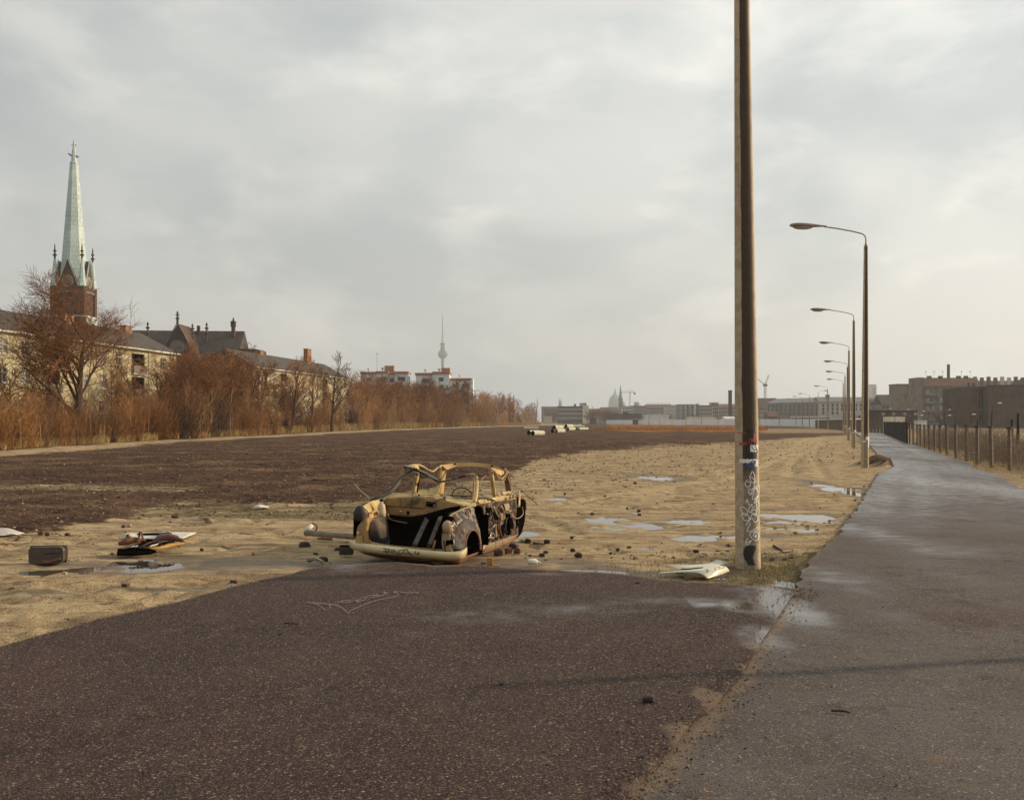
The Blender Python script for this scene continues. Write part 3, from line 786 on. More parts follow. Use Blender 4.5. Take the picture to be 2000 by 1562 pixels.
# nave with transept gable and finials
X0, X1 = 3, 39; ny = 14
m = MB().box((X0, ny-6, 0), (X1, ny+9, 18)); m.build('nave', BRICK, ch)
m = MB(); m.add([(X0, ny-6.6, 17.8), (X1, ny-6.6, 17.8), (X1, ny+1.5, 25.6), (X0, ny+1.5, 25.9), (X0, ny+9.6, 17.8), (X1, ny+9.6, 17.8)], [(0,1,2,3), (3,2,5,4), (0,3,4), (1,5,2)]); m.build('nave_roof', ROOF, ch)
m = MB(); m.box((20.3, ny-10, 0), (29.3, ny-2, 18)); m.add([(19.9, ny-10.05, 18), (29.7, ny-10.05, 18), (24.8, ny-10.05, 26.6), (19.9, ny+1, 18), (29.7, ny+1, 18), (24.8, ny+1, 26.6)], [(0,1,2), (0,2,5,3), (1,4,5,2)]); m.build('transept', BRICK, ch)
m = MB().tube([(19.6, ny-10.15, 17.6), (24.8, ny-10.15, 26.9), (30.0, ny-10.15, 17.6)], .22, 4); m.build('transept_coping', PLASTER2, ch)
m = MB(); m.add([(24.8+1.9*math.cos(a), ny-10.12, 20.6+1.9*math.sin(a)) for a in np.linspace(0, 6.283, 21)[:-1]], [tuple(range(20))]); m.build('rose_window', PLASTER2, ch)
for x, y, zb, h in ((14.8, ny-3, 22.4, 5.6), (24.8, ny-10.15, 26.5, 3.4), (25.9, ny-1, 23, 4.6), (30.2, ny-3, 22.4, 5.4)):
    m = MB(); m.lathe([(.32, zb), (.3, zb+h*.35), (.6, zb+h*.42), (.22, zb+h*.5), (.22, zb+h*.6), (.62, zb+h*.66), (.2, zb+h*.73), (.18, zb+h*.8), (.4, zb+h*.85), (.12, zb+h*.9), (0, zb+h)], 8, (x, y, 0)); m.build('finial', BRICK, ch)
m = MB(); m.box((36.0, ny-.6, 20), (36.8, ny+.6, 28.0)); m.box((35.85, ny-.75, 26.6), (36.95, ny+.75, 28.1)); m.lathe([(.25, 28.1), (.25, 28.6), (.05, 29.1)], 6, (36.4, ny, 0)); m.build('chimney', BRICK, ch)
MB().box((26.6, ny+.5, 24), (27.3, ny+1.3, 27.0)).build('small_chimney', BRICK, ch)
MB().box((X1, ny-5, 0), (X1+4.5, ny+7, 20.5)).build('choir', BRICK, ch)

# ------------------------------------------------------------------ stepped white flats behind the bushes
def flats(label, D, segs, sat):
    x0 = segs[0][0]; base = P(x0, HY, D); t = thing('white_flats', label, 'building', (base.x, D, 0))
    s = D / FP
    for i, (a, b, ytop, prot) in enumerate(segs):
        xa, xb = (a-x0)*s, (b-x0)*s; H = CH + (HY-ytop)*s
        holes = []; wd = xb-xa
        nb_ = max(1, int(wd/3.4))
        for fl in range(5):
            z = H - 2.9 - 2.9*fl
            for j in range(nb_):
                xx = xa + (j+.5)*wd/nb_
                if (i*3+j+fl) % 4 != 1: holes.append((xx-.9, xx+.9, z, z+1.5))
                else: holes.append((xx-1.4, xx+1.4, z-.8, z+1.6))
        holes = [h for h in holes if h[2] > 1 and h[0] > xa+.1 and h[1] < xb-.1]
        m = MB(); wall_holes(m, xb, H, holes, .8, 0, -prot, xa)
        m.add([(xa, -prot, 0), (xa, 10, 0), (xa, 10, H), (xa, -prot, H), (xb, -prot, 0), (xb, 10, 0), (xb, 10, H), (xb, -prot, H)], [(0,1,2,3), (4,7,6,5), (3,2,6,7), (1,5,6,2)])
        m.build('wall_block', WHITEW, t)
        MB().box((xa-.25, -prot-.3, H-.15), (xb+.25, 10.2, H+.75)).build('parapet', TERRA, t)
        for h in holes:
            MB().box((h[0]-.02, -prot+.55, h[2]), (h[1]+.02, -prot+.62, h[3])).build('window', GLASS if h[1]-h[0] < 2 else BROWNW, t)
            if h[1]-h[0] > 2: MB().box((h[0], -prot-.35, h[2]), (h[1], -prot-.25, h[2]+.9)).build('balcony_front', WHITEW, t)
    for px, r in sat:
        H = CH + (HY-min(q[2] for q in segs))*s
        yy = [q for q in segs if q[0] <= px <= q[1]]; H = CH + (HY-yy[0][2])*s if yy else H
        m = MB(); m.lathe([(.15, 0), (.15, .6), (r, .9), (r*.9, 1.5), (0, 1.8)], 8, ((px-x0)*s, 3, H+.75)); m.build('roof_vent', GUTTER, t)
    return t
f1 = flats('white flats with terracotta parapet, left of the pair above the bushes', 400, [(705, 736, 730, 0), (736, 758, 729, 1.2), (758, 772, 731, -1), (772, 797, 729.5, 1)], ((718, .5), (745, .5), (768, .5)))
MB().box((8.5, 2, 20), (12, 5, 22.5)).build('lift_house', TERRA, f1)
m = MB().tube([(5.6, 3, 20), (5.6, 3, 27.5)], .06, 4); m.tube([(5.1, 3, 27), (6.2, 3, 27)], .04, 4); m.build('antenna', METALG, f1)
f2 = flats('taller stepped white flats in front of the television tower', 400, [(812, 846, 732, 0), (846, 878, 730, 1.5), (878, 900, 742.5, 0), (900, 919, 742.5, .4)], ((830, .6), (857, .6), (897, .4)))
MB().box((9.6, 1, 19.5), (12.6, 4.5, 21.6)).build('lift_house', TERRA, f2)
MB().box((20.4, -.6, 0), (21.3, 10.3, 17.6)).build('end_wall', WHITEW, f2)

# ------------------------------------------------------------------ television tower (banded mast, sphere)
TD = 3690; tv = thing('television_tower', 'hazy television tower with a round ball and banded mast on the skyline', 'tower', (P(864.5, HY, TD).x, TD, 0))
TVG = pm('tower_concrete', (.11, .115, .12), (.09, .095, .10), .02, .8, 0); TVS = NT('steel_ball').done((.06, .066, .072), .6, None, .0, .4)
MASTD = NT('mast_red').done((.09, .06, .055), .7); MASTW = NT('mast_white').done((.62, .62, .62), .7)
m = MB().lathe([(16, 0), (10, 20), (7, 60), (5.6, 120), (4.9, 215), (4.9, 260)], 16); m.build('shaft', TVG, tv, smooth=True)
m = MB().ellipsoid((0, 0, 232), 16.3, 16.3, 16.3, 24, 16); m.build('ball', TVS, tv)
m = MB().lathe([(16.9, 226), (16.9, 228.5)], 24); m.lathe([(16.6, 231.5), (16.6, 232.6)], 24); m.build('window_band', GLASS, tv)
m = MB().lathe([(5, 246), (8.2, 248), (8.2, 251), (6.5, 251.5), (7.6, 254), (7.6, 263), (6.6, 264), (8.4, 266), (8.4, 270), (6.2, 272)], 16); m.build('upper_decks', TVG, tv)
z = 272
for i in range(22):
    h = (368-272)/22
    r = 3.6 - 2.3*i/22
    m = MB().lathe([(0, z), (r, z), (r, z+h), (0, z+h)], 8); m.build('mast_band', MASTD if i % 2 else MASTW, tv); z += h

# ------------------------------------------------------------------ cathedral dome, needle spire, twin spires, cranes
HZB = NT('dome_copper').done((.22, .34, .38), .6)
DD = 3300; t = thing('cathedral', 'hazy blue green cathedral dome beyond the needle spire', 'church', (P(1201.5, HY, DD).x, DD, 0))
m = MB().lathe([(21, 0), (21, 50), (20.5, 52), (20.3, 60), (18.5, 69), (15, 76.5), (10, 82.5), (4.5, 86), (4, 92), (2.5, 95), (1.2, 102), (0, 104)], 20); m.build('dome', HZB, t)
m = MB().lathe([(7, 0), (7, 48), (6.5, 54), (4, 60), (0, 64)], 12, (26, 0, 0)); m.build('side_turret', HZB, t)
MB().box((-24, -10, 0), (36, 20, 38)).build('body', GREYST, t)
SD = 1800; s = SD/FP; t = thing('spired_church', 'dark needle spire church in front of the hazy dome', 'church', (P(1212, HY, SD).x, SD, 0))
m = MB().box((-3.3, -3.3, 0), (3.3, 3.3, 40)); m.build('tower', BRICKD, t)
m = MB().lathe([(4.2, 38), (3.1, 42), (1.9, 50), (.2, 63)], 8); m.build('spire', METALG, t)
m = MB()
for a in (-1, 1): m.add([(a*3.4, -3.4, 34), (a*.6, -3.4, 34), (a*2, -3.4, 42)], [(0,1,2)])
m.build('gable', METALG, t, solid=.3)
m = MB(); gable_roof(m, 24, 12, 16, 7); o = m.build('nave_roof', ROOFR, t, loc=(3, 0, 0))
MB().box((3, 0, 0), (27, 12, 16)).build('nave', BRICKD, t)
for px, lab in ((1092.5, 'left one of the twin thin dark spires on the far skyline'), (1095.8, 'right one of the twin thin dark spires on the far skyline')):
    t = thing('thin_spire', lab, 'spire', (P(px, HY, 2400).x, 2400, 0), group='twin spires')
    MB().lathe([(1.9, 0), (1.7, 42), (.1, 55)], 6).build('spire', METALG, t); MB().box((-2, -2, 0), (2, 2, 36)).build('tower', BRICKD, t)
def lattice(m, a, b, r, n):
    a, b = Vector(a), Vector(b); d = (b-a).normalized(); u = d.cross(Vector((0, 1, 0))).normalized(); w_ = Vector((0, 1, 0))
    c = [u+w_, u-w_, -u-w_, -u+w_]
    for q in c: m.tube([a+q*r, b+q*r], r*.16, 4)
    for i in range(n):
        for j in range(4): m.tube([a+(b-a)*i/n+c[j]*r, a+(b-a)*(i+1)/n+c[(j+1) % 4]*r], r*.11, 3, cap=False)
D = 1500; s = D/FP; t = thing('tower_crane', 'pale flat top tower crane right of the needle spire', 'crane', (P(1230, HY, D).x, D, 0))
m = MB(); lattice(m, (0, 0, 0), (0, 0, 44), .8, 16); m.build('mast', METALG, t)
m = MB(); lattice(m, (-15, 0, 42.3), (8, 0, 42.3), .55, 14); m.build('jib', METALG, t)
MB().box((5.6, -1, 39), (8, 1, 42)).build('counterweight', GREYST, t); MB().tube([(-10, 0, 42.8), (0, 0, 46.5), (7, 0, 42.8)], .14, 4).build('tie_bar', METALG, t)
D = 700; s = D/FP; t = thing('tower_crane', 'luffing tower crane behind the thick lamp post', 'crane', (P(1494.5, HY, D).x, D, 0))
m = MB(); lattice(m, (0, 0, 0), (0, 0, 26), .55, 18); m.build('mast', METALG, t)
m = MB(); lattice(m, (0, 0, 25.5), (2.4, 0, 32), .35, 7); m.build('jib', METALG, t)
m = MB(); lattice(m, (0, 0, 25.5), (-5, 0, 29.3), .3, 7); m.build('counter_jib', METALG, t)
MB().box((-1.2, -1, 24.6), (1.2, 1, 26)).build('cab', GREYST, t)

# ------------------------------------------------------------------ skyline buildings
def shed(name, label, px0, px1, ytop, D, wallm, roofm=ROOF, cat='building', dep=14, rows=0, cols=0, gable=None, endm=None, flat=.5, ww=1.3, wh=1.7, skew=0.0, glass=None, extra=None, z_first=2.6, seg=3.3):
    s = D/FP; base = P(px0, HY, D); L = (px1-px0)*s/math.cos(skew); H = CH + (HY-ytop)*s
    t = thing(name, label, cat, (base.x, D, 0), skew)
    Hw = H - (gable or 0)
    m = MB(); m.box((0, .1, 0), (L, dep, Hw)) ; 
    b = m.build('wall', wallm, t)
    if gable: m = MB(); gable_roof(m, L, dep, Hw, gable); m.build('roof', roofm, t)
    else: MB().box((-.2, -.2, Hw), (L+.2, dep+.2, Hw+flat)).build('roof', roofm, t)
    if rows:
        me = MB().box((0, 0, 0), (ww, .06, wh)).mesh('window', glass or GLASS)
        for r in range(rows):
            for c_ in range(cols):
                x = (c_+.5)*L/cols - ww/2; z_ = Hw - z_first - seg*r
                if z_ > .5: link_mesh('window', me, t, (x, .03, z_))
    if endm: MB().box((L, .05, 0), (L+.4, dep-.05, Hw)).build('end_wall', endm, t)
    return t, L, H, s
GW = GLASSL
t, L, H, s = shed('distant_building', 'long grey brown building at the far left end of the skyline', 1058, 1092, 793.5, 1150, GREYST, rows=4, cols=9, gable=2)
t, L, H, s = shed('distant_building', 'brown four storey block with a lit cream end wall right of the birches', 1090, 1138, 794.5, 800, BROWNW, rows=4, cols=12, dep=12, glass=GW)
MB().box((L, -1, 0), (L+4.3, 12, H+1)).build('end_wall', CREAM, t)  # cream paints the end wall as sunlit
MB().box((12, 3, H), (13.5, 5, H+2.2)).build('chimney', BRICKD, t); MB().box((L+1.8, 1, H+1), (L+2.8, 2, H+3)).build('chimney', BRICKD, t)
shed('distant_building', 'pale block peeping over the brown four storey block', 1133, 1144, 787.5, 1600, GREYST)
shed('distant_building', 'low grey tenement row left of the needle spire', 1148, 1176, 798, 1250, GREYST, rows=3, cols=8, gable=3)
t, L, H, s = shed('distant_building', 'pitched roof house with turrets under the hazy dome', 1174, 1208, 795, 1000, GREYST, ROOFR, gable=3.5, rows=3, cols=8)
shed('distant_building', 'white glazed house directly right of the needle spire', 1216, 1236, 794, 1100, PALE, rows=4, cols=5)
t, L, H, s = shed('distant_building', 'grey green block below a round top on the skyline', 1234, 1262, 793, 1200, GREYST, rows=4, cols=7)
MB().lathe([(3.6, H), (3.6, H+2.5), (2.8, H+4.4), (0, H+5.2)], 12, (L*.4, 5, 0)).build('round_top', PALE, t)
t, L, H, s = shed('distant_building', 'long brown roofed tenement with chimneys on the skyline', 1262, 1312, 789.5, 1200, GREYST, ROOFR, gable=3.5, rows=4, cols=14)
for i in range(7): MB().box((2+i*4, 5, H-1.5), (3.2+i*4, 6.2, H+1.6)).build('chimney', GUTTER, t)
t, L, H, s = shed('distant_building', 'pale rendered block left of the green grey bays', 1300, 1325, 792, 1050, PALE, rows=5, cols=6, glass=GW)
t, L, H, s = shed('distant_building', 'green grey block with tall curved bays and lit edges', 1325, 1362, 790.5, 950, GREYST, rows=5, cols=9)
for i in range(4): MB().lathe([(1.5, 0), (1.5, H-1), (0, H)], 10, (2+i*4.1, 0, 0)).build('bay', pm('bay_render', (.30, .32, .28), (.22, .24, .21), .2, .9, 0), t)
MB().box((L-3, -1.6, 0), (L-1.8, 1, H)).build('painted_lit_edge', CREAM, t); MB().box((L, -2, 0), (L+1.2, 8, H+1.2)).build('end_wall', PALE, t)  # cream and pale colours paint the sunlit edges
shed('distant_building', 'dark brown tenement in the middle of the skyline', 1366, 1391, 792.5, 900, BROWNW, rows=5, cols=7, glass=GW, endm=PALE)
shed('distant_building', 'tall narrow pale block with a bright edge left of the brick chimney', 1391, 1403, 787, 950, GREYST, rows=5, cols=3, endm=CREAM)  # cream end paints the sunlit edge
shed('distant_building', 'grey brown block behind the brick chimney', 1404, 1437, 788.5, 1000, GREYST, ROOFR, rows=4, cols=8, gable=2.5)
D = 520; t = thing('brick_chimney', 'tall square brick factory chimney left of the thick lamp post', 'chimney', (P(1426, HY, D).x, D, 0))
MB().box((-.75, -.75, 0), (.75, .75, 16.6)).build('shaft', BRICKD, t); MB().box((-.85, -.85, 16), (.85, .85, 16.7)).build('cap', BRICKD, t)
t, L, H, s = shed('distant_building', 'big brown house with a steep roof right of the thick lamp post', 1474, 1519, 777, 850, BROWNW, ROOFR, gable=8.5, rows=4, cols=10, dep=12, glass=GW)
MB().add([(L+.3, -.1, 0), (L+2.4, 5, 0), (L+2.4, 5, H-8), (L+.3, 5, H), (L+.3, -.1, H-8)], [(0,1,2,3,4)]).build('end_wall', CREAM, t, solid=.3)  # sunlight on this gable painted in as cream
shed('small_gabled_house', 'small brown gabled house under the big steep roof', 1500, 1520, 803, 600, BROWNW, ROOFR, gable=3, rows=1, cols=3, cat='house', dep=9)
t, L, H, s = shed('distant_building', 'dark grey mansard block behind the far lamp posts', 1519, 1544, 789, 900, GREYST, ROOF, rows=4, cols=7, gable=4)
t, L, H, s = shed('distant_building', 'twin topped stair tower beside the long stone office building', 1542, 1548.5, 783, 880, GREYST, rows=5, cols=2)
MB().box((L+.8, 0, 0), (L*2+.8, 8, H)).build('second_tower', GREYST, t)
# long stone office building: near wing faces us, far wing turns away
D = 640; s = D/FP; x0 = P(1600, HY, D)
t = thing('office_building', 'long pale stone office building with rows of square windows behind the lamp posts', 'building', (x0.x, D, 0))
H = CH + (HY-785)*s; L = (1748-1600)*s
holes = []
for r, zc in enumerate((HY-791.6, HY-799, HY-806.6)):
    for i in range(15):
        if (i % 5 == 1 and r == 2) or (r == 2 and 3 < i < 9): continue
        x = 1.8 + i*(L-3)/15; z_ = CH + zc*s; holes.append((x, x+1.25, z_-.9, z_+.9))
m = MB(); wall_holes(m, L, H, holes, .35); gable_body(m, L, 16, H); m.build('wall', PALE, t)
wm = MB().box((0, 0, 0), (1.25, .06, 1.8)).mesh('window', GLASS)
for h in holes: link_mesh('window', wm, t, (h[0], .3, h[2]))
MB().box((-.5, -.6, H), (L+.4, 16.5, H+.55)).build('cornice', PALE, t)
m = MB(); gable_roof(m, L, 16, H+.55, 2.6, .2); m.build('roof', METALG, t)
MB().box((6, 6, H+2), (8, 8, H+4.6)).build('roof_cabin', METALG, t)
MB().box((17, -9, 0), (L-1, -.4, 5.9)).build('low_front_wing', PALE, t)
wm2 = MB().box((0, 0, 0), (1.4, .08, 1.7)).mesh('wing_window', GLASS)
for i in range(11): link_mesh('wing_window', wm2, t, (18+i*2.3, -9.05, 3.6))
m = MB(); LW = 56
d2 = Vector((-(1600-1556)*s-6, LW*.9, 0)); 
m.add([(0, 0, 0), (0, 0, H), (d2.x, d2.y, H), (d2.x, d2.y, 0), (d2.x+16, d2.y+4, H), (d2.x+16, d2.y+4, 0)], [(0, 1, 2, 3), (2, 4, 5, 3)]); m.build('far_wing', GREYST, t)
m = MB(); m.add([(0, -.3, H), (d2.x-.3, d2.y, H), (d2.x+8, d2.y+5, H+3), (8, 8, H+3)], [(0, 1, 2, 3)]); m.build('far_wing_roof', METALG, t, solid=.2)
wm3 = MB(); wm3.box((-.7, -.05, -.9), (.7, .05, .9)); wm3 = wm3.mesh('window', GLASS)
an = math.atan2(d2.y, d2.x)
for r, zc in enumerate((HY-791.6, HY-799, HY-806.6)):
    for i in range(12):
        q = d2*(i+.5)/12; nrm = Vector((-math.sin(an), math.cos(an), 0))*.06
        o = link_mesh('window', wm3, t, (q.x+nrm.x, q.y+nrm.y-.05, CH+zc*s)); o.rotation_euler.z = an
t2, L, H, s = shed('flat_roof_hall', 'long low glazed hall with a flat roof over the white wall', 1560, 1622, 815.5, 420, BROWNW, GUTTER, dep=12)
# tower block, far behind
t, L, H, s = shed('tower_block', 'faint pale tower block rising beyond the office building roof', 1697, 1712, 751, 2100, PALE, PALE, dep=14)
MB().box((L*.5, -.4, 5), (L*.88, -.1, H-6)).build('window_strip', GREYST, t)

# right hand: tenement, firewalls, low brick hall
def tenement():
    D = 430; s = D/FP; x0 = P(1805, HY, D); L = (1912-1805)*s
    t = thing('tenement', 'five storey grey tenement with red tiled roof and small balconies', 'building', (x0.x, D, 0), math.radians(-3))
    H = CH + (HY-755)*s
    holes = []; wins = []
    cols = [1.2, 3.6, 7.2, 10.2, 12.8, 15.2, 18.5, 21.0]
    cols = [1.0, 3.2, 6.3, 8.6, 10.6, 12.8, 15.4, 17.4, 19.4, 21.2]
    for r in range(5):
        z_ = H - 3.0 - 3.25*r
        if z_ < 1: continue
        for x in cols: holes.append((x*L/22.6, x*L/22.6+1.1, z_, z_+1.7))
    m = MB(); wall_holes(m, L, H, holes, .22); gable_body(m, L, 11, H); m.build('wall', PLASTER2, t)
    for h in holes: add_window(t, h[0], h[2], 1.1, 1.7, .12, 'cross', .6)
    MB().box((-.2, -.5, H), (L+.2, 0, H+.35)).build('cornice', GREYST, t)
    MB().box((-.1, -.12, H-4.4), (L, -.003, H-4.2)).build('string_course', GREYST, t)
    for r in range(4):
        z_ = H - 3.7 - 3.25*r
        for x, w_ in ((.6, 3.4), (8.2, 5.4), (16.6, 4.2)):
            if r in (1, 3) and x > 1: continue
            b_ = MB().box((x, -1.1, z_), (x+w_, -.01, z_+.15)).build('balcony', GREYST, t)
            MB().box((x, -1.14, z_+.15), (x+w_, -1.06, z_+1.1)).build('balcony_front', GREYST, b_)
    m = MB(); m.add([(-.2, -.4, H+.35), (L+.2, -.4, H+.35), (L+.2, 3.6, H+3.3), (-.2, 3.6, H+3.3), (L+.2, 11.2, H+3.9), (-.2, 11.2, H+3.9)], [(0,1,2,3), (3,2,4,5)]); m.build('roof', ROOFR, t, solid=.2)
    MB().box((-2.6, .4, 0), (-.05, 11.4, H+3.7)).build('firewall', FWALL, t)
    MB().box((10.6, 4, H+2), (11.5, 4.9, H+9.1)).build('tall_chimney', BRICKD, t)
    for x in (3, 7.4, 14.6, 17.5): MB().box((x, 5, H+2.8), (x+1.6, 6, H+4.5)).build('chimney', BRICKD, t)
    for x in (2, 5.2, 8.6, 16, 19.5):
        m = MB(); m.tube([(x, 4, H+3), (x, 4, H+6.6)], .05, 4); m.tube([(x-.5, 4, H+6.3), (x+.5, 4, H+6.3)], .04, 4); m.tube([(x-.35, 4, H+5.9), (x+.35, 4, H+5.9)], .04, 4); m.build('antenna', METALG, t)
tenement()
D = 520; t = thing('tenement', 'second roof line running on behind the brown firewall at the right edge', 'building', (P(1880, HY, D).x, D, 0)); s = D/FP
MB().box((0, 0, 0), (60, 12, 17)).build('wall', BRICKD, t)
m = MB(); gable_roof(m, 60, 12, 17, 4.6); m.build('roof', ROOFR, t)
for i in range(9): MB().box((3+i*3.3, 2, 19.5), (4.6+i*3.3, 3, 23.0+.4*(i % 2))).build('chimney', PALE if i in (5, 6) else BRICKD, t)
D = 470; s = D/FP; t = thing('tenement', 'blank walled tenement left of the balconied one', 'building', (P(1752, HY, D).x, D, 0)); H = CH + (HY-751)*s
MB().box((0, 0, 0), (4.9, 10, H)).build('firewall', FWALL, t)
MB().box((4.95, 1.5, 0), (9.6, 10, H-.3)).build('rear_wall', PLASTER2, t); MB().box((-.2, -.2, H), (9.8, 10.2, H+.3)).build('roof', ROOF, t)
MB().box((1, -.08, H-4.6), (9, -.01, H-4.4)).build('old_roof_scar', BROWNW, t)
for i in range(4): MB().box((5.6, 1.42, H-4-3.2*i), (6.4, 1.49, H-2.8-3.2*i)).build('window', GLASS, t)
t, L, H, s = shed('distant_building', 'dark hipped roof house left of the blank walled tenement', 1722, 1752, 770, 520, GREYST, ROOF, gable=5, rows=3, cols=4)
t, L, H, s = shed('distant_building', 'small dark roofed block behind the second and third lamp posts', 1700, 1724, 778, 560, GREYST, ROOF, gable=1.5, rows=2, cols=4)
# big windowless brick building at the right edge
D = 300; s = D/FP; t = thing('brick_warehouse', 'huge windowless brown brick wall at the right edge of the view', 'building', (P(1930, HY, D).x, D, 0), math.radians(4)); H = CH + (HY-753.5)*s
MB().box((0, 0, 0), (38, 22, H)).build('front_wall', BRICKD, t)
m = MB(); m.box((-3.0, 3.0, 0), (-.01, 21, H-.35)); m.build('set_back_wall', BRICKD, t)
MB().box((-.1, -.15, H), (38.1, .3, H+.25)).build('coping', ROOF, t)
for z_ in (HY-808, HY-786, HY-764): 
    MB().box((-1.1, 2.93, CH+z_*s-1.6), (-.15, 2.99, CH+z_*s+.9)).build('window', GLASS, t)
MB().box((-.75, 2.7, 1), (-.6, 3.0, H+.5)).build('drainpipe', METALG, t)
for i, x in enumerate((-2.6, -1.2)): MB().box((x, 6, H-.3), (x+.5, 6.6, H+1.1)).build('chimney', BRICKD, t)
m = MB(); m.add([(12, 4, H), (30, 4, H), (30, 14, H), (12, 14, H), (19, 9, H+4.5), (30, 9, H+4.5)], [(0,1,5,4), (2,3,4,5), (0,4,3), (1,2,5)]); m.build('roof', ROOF, t)
# low brick hall with pale gate
D = 250; s = D/FP; t = thing('brick_hall', 'low brown brick hall with a pale roller gate beyond the board fence', 'building', (P(1718, HY, D).x, D, 0)); L = (1794-1718)*s
MB().box((0, 0, 0), (L, 9, 4.2)).build('wall', BRICKD, t); MB().box((-.3, -.4, 4.2), (L+.3, 9.3, 4.65)).build('roof', GREYST, t)
MB().box((.8, -.06, 0), (5.9, -.005, 2.75)).build('roller_gate', CREAM, t)
for i in range(7): MB().box((.5+i*1.25, -.05, 3.1), (1.2+i*1.25, -.01, 3.75)).build('window', GLASS if i % 2 else GLASSL, t)
MB().box((L-.15, -.1, 0), (L-.05, -.02, 4.1)).build('drainpipe', GUTTER, t)
t, L, H, s = shed('kiosk', 'small white kiosk beside the low brick hall', 1795, 1812, 823.5-2, 230, WHITEW, WHITEW, cat='shed', dep=3, flat=.1)
MB().box((2.0, -.1, 0), (6, -.02, H-1.0)).build('low_screen', WHITEW, t)

# low factory and sheds before the skyline
t, L, H, s = shed('factory', 'low dark flat roofed factory behind the white wall', 1190, 1253, 809.5, 700, BROWNW, ROOF, dep=20)
MB().box((L*.45, 2, H), (L*.6, 8, H+1.9)).build('roof_cabin', BROWNW, t); MB().box((L*.62, 3, H), (L*.76, 7, H+.9)).build('roof_duct', METALG, t)
t, L, H, s = shed('white_shed', 'long white flat shed behind the middle of the white wall', 1262, 1306, 811, 660, WHITEW, WHITEW, cat='shed')
shed('white_shed', 'narrow white shed roof right of the green grey bays', 1346, 1398, 816, 560, WHITEW, GUTTER, cat='shed', dep=8)
shed('white_shed', 'white gabled shed at the foot of the brick chimney', 1416, 1436, 813, 500, WHITEW, GUTTER, gable=1.2, cat='shed', dep=8)
shed('parked_trailer', 'pale low trailer in front of the far left tenements', 1062, 1078, 813.5, 620, PALE, WHITEW, cat='trailer', dep=3, flat=.2)
shed('parked_trailer', 'dark box trailer standing left of the factory', 1153, 1165, 817, 620, BROWNW, ROOF, cat='trailer', dep=4, flat=.2)
shed('parked_trailer', 'small dark hut between the two white walls', 1237, 1245, 817, 590, BROWNW, ROOFR, cat='hut', dep=4, gable=.7)

# ---- white wall: panels side by side, each its own piece
WP = [(1185, 818.2, 640), (1236, 818.3, 600)], [(1247, 818.3, 590), (1330, 818.6, 520), (1436, 819.2, 455), (1520, 819.8, 410), (1590, 820.0, 375), (1650, 820.2, 372), (1700, 820.4, 390)]
for i, seg in enumerate(WP):
    t = thing('white_wall', ('short stretch of white concrete wall left of the dark hut', 'long white concrete wall closing off the waste ground in the distance')[i], 'wall', (P(seg[0][0], HY, seg[0][2]).x, seg[0][2], 0))
    for (a, ya, da), (b, yb_, db) in zip(seg, seg[1:]):
        A, B = P(a, HY, da), P(b, HY, db); n_ = max(1, int((B-A).length/5.0))
        for j in range(n_):
            p0, p1 = A.lerp(B, j/n_), A.lerp(B, (j+1)/n_); d = (p1-p0); ln = d.length; d.normalize(); nn = Vector((-d.y, d.x, 0))
            c = (p0+p1)/2; h0 = 2.55
            me = MB(); me.obox((c.x-t.location.x, c.y-t.location.y, h0/2), d*(ln/2-.03), nn*.12, (0, 0, h0/2))
            me.build('wall_panel', WALLW, t)
# ------------------------------------------------------------------ vegetation
def barkm(name, c1, c2, rough=.85): return pm(name, c1, c2, 4, rough, .3, 30)
BARK = barkm('dark_bark', (.085, .045, .024), (.045, .026, .015))
BARKR = barkm('reddish_twigs', (.285, .122, .038), (.12, .052, .018))
BARKO = barkm('orange_twigs', (.42, .215, .07), (.22, .105, .032))
BARKT = barkm('tan_twigs', (.36, .22, .095), (.24, .14, .06))
BIRCHB = pm('birch_bark', (.34, .26, .17), (.24, .17, .11), 6, .8, 0, stain=(.05, .035, .025), sscale=9, slo=.6, shi=.66)
DRYGR = pm('dry_grass', (.46, .32, .12), (.30, .19, .07), 2, .9, 0)
GREENGR = pm('short_grass', (.10, .095, .03), (.17, .14, .05), 2, .9, 0)

